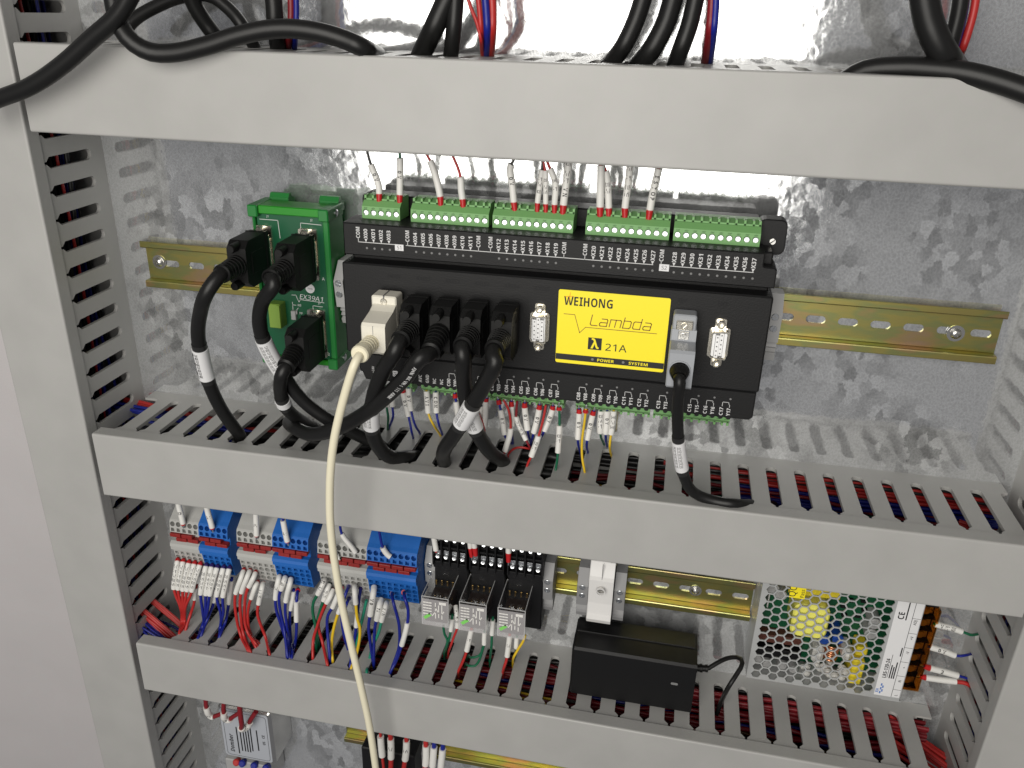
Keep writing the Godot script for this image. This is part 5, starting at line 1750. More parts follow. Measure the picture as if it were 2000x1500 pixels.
func build_row_wires() -> void:
	var G := "wires in the rail terminals"
	var R := func(label: String, colour: String, pts: Array, fer: float, at: float, sleeve: float, text := "", rs := 2.0, fm := "ferrule_red") -> void:
		wire(label, colour, pts, fer, at, sleeve, text, G, 1.25, rs, fm)
	# leftmost group
	R.call("first red wire from the outer end, fanned sleeves below the leftmost grey terminals", "wire_red", [Vector3(15.5, -236.4, 44), Vector3(17.4, -236.3, 48), Vector3(15.8, -248.9, 52), Vector3(13.8, -260.8, 53), Vector3(16, -278.9, 52), Vector3(10.8, -299.1, 46), Vector3(16.6, -301.5, 60.1), Vector3(11.2, -314, 54.2)], 4.4, 4.0, 25.0, "#12145", 2.2)
	R.call("second red wire from the outer end, fanned sleeves below the leftmost grey terminals", "wire_red", [Vector3(20.7, -236.3, 44), Vector3(22.3, -236.2, 48), Vector3(20.1, -248.9, 52), Vector3(17.4, -260.9, 53), Vector3(17.2, -278.6, 52), Vector3(11.5, -298.9, 46), Vector3(16.6, -301.5, 58.1), Vector3(11.2, -314, 52.3)], 4.4, 4.0, 25.0, "#12245", 2.2)
	R.call("third red wire from the outer end, fanned sleeves below the leftmost grey terminals", "wire_red", [Vector3(25.8, -236.7, 44), Vector3(27.3, -236.7, 48), Vector3(24.6, -249.1, 52), Vector3(21.6, -260.9, 53), Vector3(18.5, -278.4, 52), Vector3(12.3, -298.8, 46), Vector3(16.7, -301.5, 56.2), Vector3(11.3, -314, 50.3)], 4.4, 4.0, 25.0, "#12345", 2.2)
	R.call("fourth red wire from the outer end, fanned sleeves below the leftmost grey terminals", "wire_red", [Vector3(30.9, -236.6, 44), Vector3(32.2, -236.6, 48), Vector3(28.7, -249.3, 52), Vector3(25.2, -261.3, 53), Vector3(19.7, -278.2, 52), Vector3(13, -298.7, 46), Vector3(16.7, -301.5, 54.2), Vector3(11.3, -314, 48.3)], 4.4, 4.0, 25.0, "#12445", 2.2)
	R.call("fifth red wire from the outer end, fanned sleeves below the leftmost grey terminals", "wire_red", [Vector3(36.1, -236.5, 44), Vector3(37.2, -236.5, 48), Vector3(32.8, -250.1, 52), Vector3(28.6, -262.8, 53), Vector3(21, -278, 52), Vector3(13.7, -298.5, 46), Vector3(16.7, -301.5, 52.2), Vector3(11.4, -314, 46.3)], 4.4, 4.0, 25.0, "#12545", 2.2)
	R.call("first blue wire, fanned printed sleeves below the leftmost blue terminals", "wire_blue", [Vector3(41, -237.2, 44), Vector3(42.5, -237.1, 48), Vector3(40.1, -250, 52), Vector3(37.4, -262.2, 53), Vector3(36.1, -281, 52), Vector3(29.7, -302.5, 46), Vector3(34.3, -301.5, 61.7), Vector3(28.8, -314, 55.3)], 4.4, 4.0, 25.5, "#3512", 2.2, "ferrule_blue")
	R.call("second blue wire, fanned printed sleeves below the leftmost blue terminals", "wire_blue", [Vector3(46.1, -236.8, 44), Vector3(47.4, -236.8, 48), Vector3(44.7, -250.3, 52), Vector3(41.8, -263, 53), Vector3(38.4, -280.5, 52), Vector3(29.2, -302.6, 46), Vector3(34.2, -301.5, 60.4), Vector3(28.7, -314, 54)], 4.4, 4.0, 25.5, "#3522", 2.2, "ferrule_blue")
	R.call("third blue wire, fanned printed sleeves below the leftmost blue terminals", "wire_blue", [Vector3(51, -237, 44), Vector3(52.2, -236.9, 48), Vector3(48.7, -249.7, 52), Vector3(45.2, -261.9, 53), Vector3(40.1, -280.2, 52), Vector3(28.7, -302.7, 46), Vector3(34.2, -301.5, 59.2), Vector3(28.7, -314, 52.7)], 4.4, 4.0, 25.5, "#3532", 2.2, "ferrule_blue")
	R.call("fourth blue wire, fanned printed sleeves below the leftmost blue terminals", "wire_blue", [Vector3(56.5, -236.6, 44), Vector3(57.7, -236.5, 48), Vector3(54.8, -249.5, 52), Vector3(51.7, -261.7, 53), Vector3(52.4, -277.9, 52), Vector3(46.5, -299.3, 46), Vector3(49.7, -301.5, 54.3), Vector3(44.5, -314, 47.8)], 4.4, 4.0, 25.5, "#3542", 2.2, "ferrule_blue")
	R.call("fifth blue wire, fanned printed sleeves below the leftmost blue terminals", "wire_blue", [Vector3(61.7, -236.2, 44), Vector3(62.9, -236.1, 48), Vector3(59.8, -250.3, 52), Vector3(56.7, -263.4, 53), Vector3(55.1, -277.4, 52), Vector3(46, -299.4, 46), Vector3(49.7, -301.5, 53), Vector3(44.5, -314, 46.5)], 4.4, 4.0, 25.5, "#3552", 2.2, "ferrule_blue")
	R.call("red wire with a low blank sleeve behind the leftmost fan of red wires", "wire_red", [Vector3(30.2, -258.5, 46), Vector3(26.9, -268.4, 46), Vector3(25.1, -278.2, 46), Vector3(20, -290.9, 46), Vector3(18.8, -301.5, 54.4), Vector3(14.9, -312, 50.5)], 0, 3.0, 13.0)
	R.call("blue wire with a low blank sleeve between the two fans of blue wires", "wire_blue", [Vector3(49.5, -254.1, 46), Vector3(45.5, -267.7, 46), Vector3(41.8, -278.3, 46), Vector3(35.1, -293.4, 46), Vector3(35.1, -301.5, 58.3), Vector3(31.4, -312, 54.4)], 0, 6.0, 14.0)
	R.call("blue wire with grey looking sleeve at the blue fan's inner edge", "wire_blue", [Vector3(61.3, -248.1, 43), Vector3(58.5, -259.9, 43), Vector3(53.6, -281.7, 43), Vector3(49.5, -295.8, 43), Vector3(50.4, -301.5, 56), Vector3(46.9, -312, 52.1)], 0, 3.0, 25.0)
	# middle group
	R.call("red wire with blank sleeve, outermost under the middle grey terminals", "wire_red", [Vector3(74, -236.1, 44), Vector3(75.8, -237.5, 52), Vector3(70.2, -251, 52), Vector3(67.2, -261.2, 52), Vector3(66.2, -277.4, 52), Vector3(67.9, -298.3, 52), Vector3(82.2, -301.5, 66.1), Vector3(79.4, -314, 59.9)], 4.4, 4.0, 24.5)
	R.call("red wire with blank sleeve beside the outermost one under the middle grey terminals", "wire_red", [Vector3(79.3, -236.2, 44), Vector3(81.2, -236, 52), Vector3(74.7, -251.2, 52), Vector3(71.7, -261.4, 52), Vector3(70.4, -276.7, 52), Vector3(70.7, -297.7, 52), Vector3(84.1, -301.5, 66.3), Vector3(81.3, -314, 60)], 4.4, 4.0, 24.5)
	R.call("red wire with slanted shorter sleeve under the middle grey terminals", "wire_red", [Vector3(84.1, -236.9, 44), Vector3(85.9, -237, 51), Vector3(81.4, -245.7, 51), Vector3(78, -252.4, 51), Vector3(74.7, -266.3, 51), Vector3(73.5, -292.7, 51), Vector3(85.6, -301.5, 58), Vector3(82.5, -314, 51.7)], 4.4, 4.0, 16.0)
	R.call("red wire with sleeve from a lower hole of the middle grey terminals", "wire_red", [Vector3(84.2, -247.7, 43), Vector3(85.5, -247, 49), Vector3(80.7, -259, 49), Vector3(77.6, -266.8, 49), Vector3(74.7, -280.9, 49), Vector3(75.4, -299.3, 49), Vector3(85.7, -301.5, 55.4), Vector3(82.2, -314, 49.3)], 4.2, 3.8, 18.0)
	R.call("red wire with boldly printed sleeve standing alone under the middle grey terminals", "wire_red", [Vector3(89.1, -248.3, 43), Vector3(91.9, -246.9, 51), Vector3(87.7, -261.3, 51), Vector3(85.1, -273.7, 51), Vector3(86.9, -285.9, 51), Vector3(89.8, -297.5, 51), Vector3(100.2, -301.5, 65.6), Vector3(97.3, -314, 59.4)], 4.2, 3.8, 23.0, "#35", 2.15)
	R.call("red wire with thin low sleeve behind the middle red wires", "wire_red", [Vector3(74.8, -256.2, 44), Vector3(71.8, -267.1, 44), Vector3(69.2, -278, 44), Vector3(68.5, -296.8, 44), Vector3(85.3, -301.5, 59.9), Vector3(81.5, -314, 53.2)], 0, 2.0, 16.0, "", 1.7)
	R.call("blue wire with sleeve marked once, outermost under the middle blue terminals", "wire_blue", [Vector3(104.8, -237.3, 44), Vector3(106.9, -236.3, 51), Vector3(103.3, -250.9, 51), Vector3(102, -264.9, 51), Vector3(104.5, -280.4, 51), Vector3(107.5, -296.7, 51), Vector3(114.8, -301.5, 64.7), Vector3(111.7, -314, 58.5)], 4.4, 4.2, 24.0, "#1", 2.15, "ferrule_blue")
	R.call("blue wire with shorter marked sleeve beside it under the middle blue terminals", "wire_blue", [Vector3(110.1, -236.7, 45), Vector3(112.2, -235.6, 52), Vector3(108.2, -246.3, 52), Vector3(106.3, -252.6, 52), Vector3(106, -264.9, 52), Vector3(107.7, -285.3, 52), Vector3(115.5, -301.5, 65.1), Vector3(112.1, -314, 58.4)], 4.4, 4.2, 13.5, "#4", 2.15, "ferrule_blue")
	R.call("blue wire with plain sleeve nearest the jumper end under the middle blue terminals", "wire_blue", [Vector3(114.1, -237.7, 44), Vector3(116.7, -237.5, 51), Vector3(112.4, -251.8, 51), Vector3(109.9, -265.5, 51), Vector3(109.9, -280.5, 51), Vector3(110.3, -296.2, 51), Vector3(116.4, -301.5, 64.3), Vector3(113.3, -314, 58.1)], 4.4, 4.2, 24.0, "", 2.15, "ferrule_blue")
	R.call("blue wire with long dim sleeve behind the plain one under the middle blue terminals", "wire_blue", [Vector3(116.6, -247.3, 46), Vector3(114.3, -258.8, 46), Vector3(110.8, -273.9, 46), Vector3(110.1, -281.9, 46), Vector3(109.3, -300.6, 46), Vector3(118.2, -301.5, 61.5), Vector3(115.2, -314, 55.3)], 0, 2.0, 20.0)
	R.call("blue wire with bare top and detached low sleeve under the middle blue terminals", "wire_blue", [Vector3(118.1, -250, 42), Vector3(120.8, -251.1, 50), Vector3(119.6, -259.9, 50), Vector3(117.1, -288.8, 50), Vector3(114.2, -302.7, 50), Vector3(118.9, -301.5, 64.9), Vector3(115.9, -314, 58.8)], 3.0, 13.0, 21.0, "", 2.15)
	# largest group
	R.call("green wire with printed slanted sleeve, outermost under the largest grey terminals", "wire_green", [Vector3(143.7, -233.6, 46), Vector3(145.5, -232, 53), Vector3(140.4, -242.7, 53), Vector3(135.9, -252, 53), Vector3(134.7, -261.8, 53), Vector3(136, -273.9, 53), Vector3(132.9, -301.5, 44.5), Vector3(130.2, -314, 38.2)], 0, 1.0, 19.0, "#24", 2.1)
	R.call("green wire with printed slanted sleeve second under the largest grey terminals", "wire_green", [Vector3(147.7, -236.8, 46), Vector3(148, -237.9, 51), Vector3(143.3, -251.2, 51), Vector3(140.5, -259.3, 51), Vector3(136.9, -272.7, 51), Vector3(132.3, -301.5, 47.2), Vector3(129.8, -314, 41.4)], 0, 2.0, 16.0, "#51", 2.1)
	R.call("red wire with pinkish sleeve just beyond the ivory cable", "wire_red", [Vector3(150.9, -240.5, 47), Vector3(150.6, -243.4, 53), Vector3(146.2, -251.6, 53), Vector3(142.1, -261.5, 53), Vector3(137.1, -276.2, 53), Vector3(133, -290, 53), Vector3(135.3, -301.5, 61.2), Vector3(132.1, -314, 55)], 0, 1.0, 13.0)
	R.call("red wire crossing under the ivory cable to the next slot", "wire_red", [Vector3(144.7, -255.3, 50), Vector3(139.5, -267.9, 50), Vector3(137.1, -277.1, 50), Vector3(139.4, -294, 50), Vector3(150, -301.5, 66.1), Vector3(147.4, -314, 59.9)], 0, 0, 0)
	R.call("blue wire with wide white sleeve half hidden by the ivory cable", "wire_blue", [Vector3(157.9, -238, 46), Vector3(158.1, -238.6, 53), Vector3(152.1, -253.1, 53), Vector3(147.1, -263.6, 53), Vector3(146, -279.7, 53), Vector3(149.7, -301.5, 60.2), Vector3(146.8, -314, 54.1)], 2.4, 4.0, 20.0)
	R.call("thick yellow wire rising behind the ivory cable", "wire_yellow", [Vector3(159, -247.2, 46), Vector3(160, -249.1, 53), Vector3(154.9, -262.6, 53), Vector3(150.3, -280.4, 53), Vector3(148.5, -294.9, 53), Vector3(151.7, -301.5, 59.8), Vector3(148.8, -314, 52.4)], 0, 2.0, 15.0)
	R.call("dark blue wire looping out of the largest grey terminals", "wire_blue", [Vector3(162.6, -238.2, 44), Vector3(164.5, -236.7, 54), Vector3(160.5, -248.2, 54), Vector3(159.3, -261, 54), Vector3(160.4, -278.6, 54), Vector3(158.9, -301.5, 44.8), Vector3(156.6, -314, 38.4)], 1.5, 0, 0, "", 2.0, "ferrule_blue")
	R.call("second dark blue wire looping out lower under the largest grey terminals", "wire_blue", [Vector3(162, -250.5, 43), Vector3(164.3, -247.5, 54), Vector3(161.2, -258.1, 54), Vector3(160.8, -270.8, 54), Vector3(161.8, -283.5, 54), Vector3(159.2, -301.5, 43.4), Vector3(156.9, -314, 37)], 1.5, 0, 0, "", 2.0, "ferrule_blue")
	R.call("yellow wire with long white sleeve bending right under the largest grey terminals", "wire_yellow", [Vector3(168, -237.2, 44), Vector3(171.4, -233.7, 53), Vector3(171.6, -247, 53), Vector3(172.1, -260.9, 53), Vector3(173.8, -269.7, 53), Vector3(172.7, -282.2, 53), Vector3(168.2, -301.5, 53), Vector3(169.3, -301.5, 64.6), Vector3(166.2, -314, 58.5)], 1.5, 2.5, 21.5, "", 2.1)
	R.call("dark blue wire twisted behind the long white sleeve of the yellow wire", "wire_blue", [Vector3(172.4, -238.2, 43), Vector3(172.8, -243.2, 48), Vector3(170.9, -256.1, 48), Vector3(169.4, -267.5, 48), Vector3(167.3, -282.3, 48), Vector3(164.9, -294.3, 48), Vector3(167.8, -301.5, 63.1), Vector3(164.8, -314, 57.1)], 1.5, 24.0, 14.0, "", 2.0, "ferrule_blue")
	R.call("teal green wire hanging free between white sleeves", "wire_teal", [Vector3(177.4, -248.2, 45), Vector3(175.2, -257.6, 45), Vector3(172.5, -269.3, 45), Vector3(168.7, -284.6, 45), Vector3(165, -301.5, 44.6), Vector3(161.9, -314, 38.4)], 0, 0, 0)
	R.call("blue wire with rounded sleeve printed twice beside the largest blue terminals", "wire_blue", [Vector3(185.5, -231.6, 48), Vector3(186.8, -233.7, 54), Vector3(183.9, -251.4, 54), Vector3(181.6, -265.4, 54), Vector3(181.9, -277, 54), Vector3(182.9, -301.5, 52.6), Vector3(180.9, -314, 46.2)], 0, 0.2, 28.0, "V0", 2.4)
	R.call("blue wire with rounded sleeve standing lower, second of three", "wire_blue", [Vector3(190.1, -243.3, 47), Vector3(190.9, -245.9, 53), Vector3(188.3, -258.9, 53), Vector3(186.7, -265.2, 53), Vector3(185.4, -277.2, 53), Vector3(184.9, -301.5, 55.7), Vector3(182.5, -314, 48.3)], 0, 0.2, 20.0, "N", 2.4)
	R.call("teal wire with red rimmed ferrule and lettered sleeve, last of three", "wire_teal", [Vector3(193.5, -248, 44), Vector3(195.6, -245.9, 52), Vector3(192.1, -258.9, 52), Vector3(188.6, -273.3, 52), Vector3(183.3, -287.2, 52), Vector3(179, -305.5, 52), Vector3(183.3, -301.5, 67.7), Vector3(181.2, -314, 61.5)], 2.2, 3.6, 21.0, "#3N", 2.1, "wire_green")
	R.call("thin blue wire arching out of the largest blue terminals without a sleeve", "wire_blue", [Vector3(198.1, -239, 43), Vector3(203.5, -236.4, 56), Vector3(206, -248.2, 56), Vector3(207.7, -260.2, 56), Vector3(206.6, -280.7, 56), Vector3(201, -301.5, 60.2), Vector3(198.5, -314, 54)], 1.2, 0, 0, "", 2.0, "ferrule_blue")
	R.call("blue wire with red rimmed ferrule whose sleeve sits low on the duct", "wire_blue", [Vector3(207.8, -236.8, 43), Vector3(213.7, -229.6, 58), Vector3(215.9, -239.8, 58), Vector3(215.2, -252.2, 58), Vector3(210.9, -271.5, 58), Vector3(204.8, -292.2, 58), Vector3(200.9, -301.5, 62.5), Vector3(198.4, -314, 56.4)], 1.5, 42.0, 24.0, "", 2.1)
	# sleeves coming down from the middle duct into the upper holes
	var T := "sleeved wires dropping into the upper terminal holes"
	wire("pinkish sleeve dropping from the middle duct into the leftmost grey terminals", "wire_red", [Vector3(28, -199.7, 48), Vector3(27.9, -194.5, 48), Vector3(26.7, -181.9, 48), Vector3(26.6, -173.4, 48)], 2.0, 1.8, 24, "#4", T, 1.05, 2.2)
	wire("white sleeve with a black mark dropping into the leftmost blue terminals", "wire_blue", [Vector3(53.2, -199.6, 48), Vector3(52.9, -195.4, 48), Vector3(51.1, -181.9, 48), Vector3(51, -173.6, 48)], 2.0, 1.8, 24, "#2", T, 1.05, 2.2)
	wire("pinkish sleeve dropping from the middle duct into the middle grey terminals", "wire_red", [Vector3(90.4, -200.4, 48), Vector3(91, -194.6, 48), Vector3(92, -181.3, 48), Vector3(92.9, -172.9, 48)], 1.6, 1.4, 24, "#1", T, 1.05, 2.2)
	wire("white sleeve with a black mark dropping into the middle blue terminals", "wire_blue", [Vector3(116.4, -201.9, 48), Vector3(115.6, -196.4, 48), Vector3(114.4, -182.1, 48), Vector3(114.2, -174.3, 48)], 1.6, 1.4, 19, "#2", T, 1.05, 2.2)
	wire("blank sleeve slanting on a blue wire into the largest grey terminals", "wire_blue", [Vector3(172, -202.3, 48), Vector3(170.1, -198.8, 48), Vector3(161.8, -186.7, 48), Vector3(160.7, -178.1, 48)], 0, 0.5, 18.5, "", T, 1.05, 2.0)
	wire("short open sleeve on a blue wire into the largest blue terminals", "wire_blue", [Vector3(200.3, -201.4, 48), Vector3(197.5, -199.5, 48), Vector3(194.1, -194, 48), Vector3(192.4, -185, 48), Vector3(191.5, -177.9, 48)], 0, 0.5, 10.0, "", T, 1.05, 2.2)
	wire("green wire with curled white end by the ivory cable", "wire_green", [Vector3(159.6, -208.4, 49), Vector3(158.3, -209.6, 49), Vector3(156.9, -206, 49), Vector3(156.3, -201.4, 49), Vector3(155.9, -194.9, 49)], 0, 0.2, 5.0, "", T, 0.9, 1.6)
	# at the relays
	var Q := "wires at the relay sockets"
	wire("pinkish sleeve dropping into the first relay socket", "wire_red", [Vector3(232.3, -199.7, 36), Vector3(231.9, -196, 36), Vector3(230.8, -187.8, 36), Vector3(230.1, -180.1, 36)], 0, 1.8, 16, "", Q, 1.05, 2.2)
	wire("wire with slim red ferrule in the middle relay socket", "wire_red", [Vector3(260.1, -199.8, 36), Vector3(259.2, -193.9, 36), Vector3(258.4, -187.1, 36), Vector3(257.6, -178.1, 36)], 8.5, 8.3, 10, "", Q, 1.05, 1.7)
	wire("wire with red ferrule and pinkish sleeve in the middle relay socket", "wire_red", [Vector3(263.5, -197.6, 37), Vector3(263, -193, 37), Vector3(261.8, -183.6, 37), Vector3(260.9, -176, 37)], 8.0, 7.8, 12, "", Q, 1.05, 2.2)
	wire("wire with red ferrule and pinkish sleeve in the last relay socket", "wire_red", [Vector3(288.6, -199.7, 36), Vector3(288.5, -194.2, 36), Vector3(288.3, -185.9, 36), Vector3(287.7, -177.8, 36)], 9.0, 8.8, 12, "", Q, 1.05, 2.2)
	wire("green wire bent under the first relay beside a short sleeve", "wire_green", [Vector3(241.4, -257.2, 50), Vector3(242.2, -265.1, 50), Vector3(244.6, -270.7, 50), Vector3(243.7, -277, 50), Vector3(236.3, -303, 30.1), Vector3(234.6, -314, 24.1)], 0, 0, 0, "", Q, 1.0)
	wire("green wire with short white sleeve under the first relay", "wire_green", [Vector3(248.8, -245, 50), Vector3(248, -254, 50), Vector3(247.1, -263.1, 50), Vector3(245.4, -271.5, 50), Vector3(236.7, -303, 25), Vector3(235.3, -314, 20.2)], 0, 4.0, 12.0, "", Q, 1.0, 1.8)
	wire("red wire with printed sleeve between the first and middle relays", "wire_red", [Vector3(249.9, -239.9, 45), Vector3(252.1, -244.3, 50), Vector3(252.5, -256.6, 50), Vector3(249.6, -267.2, 50), Vector3(247.1, -276.3, 50), Vector3(239.4, -303, 28.7), Vector3(237.9, -314, 23.3)], 0, 0.5, 19.0, "#253", Q, 1.0, 1.9)
	wire("red wire with long pinkish sleeve under the middle relay", "wire_red", [Vector3(264.2, -254.4, 50), Vector3(263.1, -261, 50), Vector3(261.1, -272.5, 50), Vector3(259.1, -282.6, 50), Vector3(256.2, -291.9, 50), Vector3(252.7, -303, 47.8), Vector3(251.5, -314, 41.9)], 0, 2.0, 22.0, "#2", Q, 1.15, 2.15)
	wire("green wire looping back under the middle relay from a short sleeve", "wire_green", [Vector3(274.3, -254.9, 50), Vector3(274, -262.4, 50), Vector3(273.7, -271, 50), Vector3(270.2, -280.9, 50), Vector3(264.4, -284.1, 50), Vector3(256.1, -303, 28), Vector3(253.4, -314, 22.2)], 0, 2.0, 12.0, "", Q, 1.0, 1.9)
	wire("second green wire looping lower under the middle relay", "wire_green", [Vector3(272.9, -272.2, 50), Vector3(271, -283.2, 50), Vector3(267, -291.8, 50), Vector3(262, -292.8, 50), Vector3(255.6, -306, 34.4), Vector3(253.3, -316, 28.6)], 0, 0, 0, "", Q, 1.0)
	wire("green wire hanging straight between the middle and last relays", "wire_green", [Vector3(280.1, -243.1, 48), Vector3(279.9, -251.5, 48), Vector3(279.6, -259.5, 48), Vector3(279.4, -271.6, 48), Vector3(274.5, -303, 29.8), Vector3(273.6, -314, 24.9)], 0, 3.0, 14.0, "", Q, 1.0, 1.9)
	wire("red wire with long marked sleeve under the last relay", "wire_red", [Vector3(294, -254.1, 50), Vector3(293.7, -259.6, 50), Vector3(292.8, -271.2, 50), Vector3(291.8, -281.6, 50), Vector3(290.3, -288, 50), Vector3(287.5, -303, 41), Vector3(286.5, -314, 35)], 0, 2.0, 21.0, "#1", Q, 1.15, 2.15)
	wire("wire with short white sleeve tucked behind the last relay", "wire_green", [Vector3(299.2, -256.7, 48), Vector3(299, -261.7, 48), Vector3(298.8, -268.7, 48), Vector3(293.7, -303, 21.7), Vector3(293, -314, 16.8)], 0, 2.0, 10.0, "", Q, 1.0, 1.9)
	wire("yellow wire slanting out from the last relay's corner", "wire_yellow", [Vector3(305.9, -253.7, 50), Vector3(304.5, -259.9, 50), Vector3(300.8, -268.6, 50), Vector3(297.8, -276.3, 50), Vector3(293.2, -303, 27.9), Vector3(292.3, -314, 21.8)], 0, 0, 0, "", Q, 1.0)


func hexagon(c: Vector2, r: float) -> PackedVector2Array:
	var p := PackedVector2Array()
	for i in 6:
		p.append(c + Vector2.from_angle(TAU * i / 6) * r)
	return p


func build_power() -> void:
	var x0 := 473.6
	var x1 := 583.2
	var y0 := -278.5
	var y1 := -181.0
	var zt := 30.0
	var c := thing("power_supply", "silver power supply with honeycomb cover and amber terminal guard", "power supply", Vector3(530, -230, 0))
	var s := Shape.new()
	s.box(Vector3((x0 + 598) / 2, (y0 + y1) / 2, 1.2), Vector3(598 - x0, y1 - y0, 1.4))
	s.box(Vector3(x0 + 0.6, (y0 + y1) / 2, 15), Vector3(1.2, y1 - y0, 28), 0.2)
	s.box(Vector3((x0 + x1) / 2, y0 + 0.6, 15), Vector3(x1 - x0 - 2.6, 1.2, 27.6), 0.2)
	s.box(Vector3((x0 + x1) / 2, y1 - 0.6, 15), Vector3(x1 - x0 - 2.6, 1.2, 27.6), 0.2)
	obj("chassis", s, m("psu_cover"), c)
	# honeycomb cover: rings of metal round hexagonal holes, plain sheet beyond
	s = Shape.new()
	var area := PackedVector2Array([Vector2(x0, y0), Vector2(x1, y0), Vector2(x1, y1), Vector2(x0, y1)])
	var p := 7.1
	var cols := 21
	for i in range(-1, cols):
		for j in range(-1, 17):
			var o := Vector2(x0 + 6.6 + i * p * 0.866, y0 + 4.6 + j * p + (p / 2 if i % 2 != 0 else 0.0))
			var holed := i >= 0 and i < 14 and o.y > y0 + 3.6 and o.y < y1 - 3.6
			var outer := hexagon(o, p / 1.7320508)
			if holed:
				var inner := hexagon(o, 3.52)
				for k in 6:
					var k2 := (k + 1) % 6
					var a := Vector3(inner[k].x, inner[k].y, zt)
					var b := Vector3(outer[k].x, outer[k].y, zt)
					var d := Vector3(outer[k2].x, outer[k2].y, zt)
					var e := Vector3(inner[k2].x, inner[k2].y, zt)
					s.quad(a, b, d, e)
					var dn := Vector3(0, 0, -0.9)
					s.quad(a, e, e + dn, a + dn)
					s.quad(a + dn, e + dn, d + dn, b + dn)
			else:
				for q in Geometry2D.intersect_polygons(outer, area):
					s.prism(q, zt - 0.9, zt)
	obj("honeycomb_cover", s, m("psu_cover"), c)
	# what shows through the holes
	s = Shape.new()
	s.box(Vector3(527, (y0 + y1) / 2, 4), Vector3(104, y1 - y0 - 4, 1.6))
	obj("circuit_board", s, m("pcb"), c)
	s = Shape.new()
	s.prism(rounded(498.5, -235.5, 524, -206.5, 6.0), 5, 27.5, Transform3D.IDENTITY, 1.2)
	obj("transformer", s, m("psu_yellow"), c)
	s = Shape.new()
	s.prism(rounded(494, -204, 530, -196, 1.0), 5, 20, Transform3D.IDENTITY, 0.6)
	obj("transformer_winding", s, m("psu_amber"), c)
	for q in [[508.5, -252.5, 9.5]]:
		s = Shape.new()
		s.box(Vector3(493, -262, 12), Vector3(38, 9, 14), 0.5)
		obj("heat_sink", s, m("dark_part"), c)
		s = Shape.new()
		s.box(Vector3(494, -251.5, 10), Vector3(36, 7, 10), 0.5)
		obj("heat_sink", s, m("brown_part"), c)
	s = Shape.new()
	s.lathe([Vector2(0, 0), Vector2(4.2, 0), Vector2(4.2, 18), Vector2(3.6, 18.6), Vector2(0, 18.4)], Transform3D(Basis.IDENTITY, Vector3(525.0, -238.5, 5)), 16)
	s.lathe([Vector2(0, 0), Vector2(4.2, 0), Vector2(4.2, 18), Vector2(3.6, 18.6), Vector2(0, 18.4)], Transform3D(Basis.IDENTITY, Vector3(534.0, -236.5, 5)), 16)
	obj("capacitor", s, m("blue_part"), c)
	# toroid choke: white ring halves and copper windings
	s = Shape.new()
	s.box(Vector3(522.5, -253, 16), Vector3(8, 16, 18), 2.5)
	s.box(Vector3(542.5, -249, 16), Vector3(7, 11, 18), 2.5)
	obj("choke_core", s, m("silicone"), c)
	s = Shape.new()
	for i in 8:
		var t := PackedVector3Array()
		for k in 9:
			var a := PI * k / 8.0
			t.append(Vector3(532.5 + 5.5 * cos(a) * (1 if true else 1), -245.5 - i * 1.75, 13 + 9 * sin(a)))
		s.tube(t, 0.8, 6)
	obj("copper_winding", s, m("copper"), c)
	s = Shape.new()
	s.box(Vector3(551.5, -263.0, 15), Vector3(9.0, 22, 19), 0.8)
	obj("film_capacitor", s, m("psu_amber"), c)
	s = Shape.new()
	s.box(Vector3(553.0, -246.5, 13), Vector3(8.0, 8, 15), 0.8)
	obj("film_capacitor", s, m("psu_amber"), c)
	for i in 26:
		s = Shape.new()
		var q := Vector3(rng.randf_range(517, 552), rng.randf_range(-276, -266), rng.randf_range(12, 22))
		s.lathe([Vector2(0, 2.2), Vector2(1.8, 1.6), Vector2(2.6, 0), Vector2(1.8, -1.8), Vector2(0, -2.2)], Transform3D(Basis(Vector3(0, 0, 1), i).scaled(Vector3(1.3, 1.0, 1.0)), q), 8)
		obj("silicone_blob", s, m("silicone"), c)
	for q in [[482.5, -203, 5.2], [489.5, -207.5, 4.4], [557.5, -221, 4.6], [556.5, -230.5, 4.6], [481.5, -270, 4.0], [489, -273, 3.4], [500, -272, 3.6], [508.5, -274, 3.2]]:
		s = Shape.new()
		s.lathe([Vector2(0, 0), Vector2(q[2], 0), Vector2(q[2], 14), Vector2(q[2] * 0.8, 14.6), Vector2(0, 14.3)], Transform3D(Basis.IDENTITY, Vector3(q[0], q[1], 5)), 14)
		obj("capacitor", s, m("grey_clip"), c)
	s = Shape.new()
	for i in 7:
		s.box(Vector3(530 + (i * 11) % 24, -205 - (i * 7) % 22, 6.5), Vector3(4, 2.4, 3.0), 0.3)
	obj("chip", s, m("dark_part"), c)
	s = Shape.new()
	s.box(Vector3(482.5, -211, 9), Vector3(1.0, 26, 9), 0.1)
	obj("shield", s, m("white_plastic"), c)
	# stickers
	s = Shape.new()
	s.box(Vector3(498.2, -193.2, 30.12), Vector3(10.6, 13, 0.2))
	var y := obj("inspection_sticker", s, m("yellow_label"), c)
	s = Shape.new()
	letters(s, "QC", 5.0, upward(498.4, -198.6, 30.22))
	letters(s, "Pass", 2.6, upward(502.8, -198.6, 30.22))
	obj("lettering", s, m("print_black"), y)
	s = Shape.new()
	s.box(Vector3(573.8, -229.6, 30.12), Vector3(17.6, 91.5, 0.2))
	var lab := obj("rating_label", s, m("white_paper"), c)
	s = Shape.new()
	letters(s, "LRS-120-24", 2.5, upward(570.0, -258.5, 30.22), false, font_bold)
	bar2(s, Vector2(570.8, -258), Vector2(570.8, -237), 0.3, at_z(30.22))
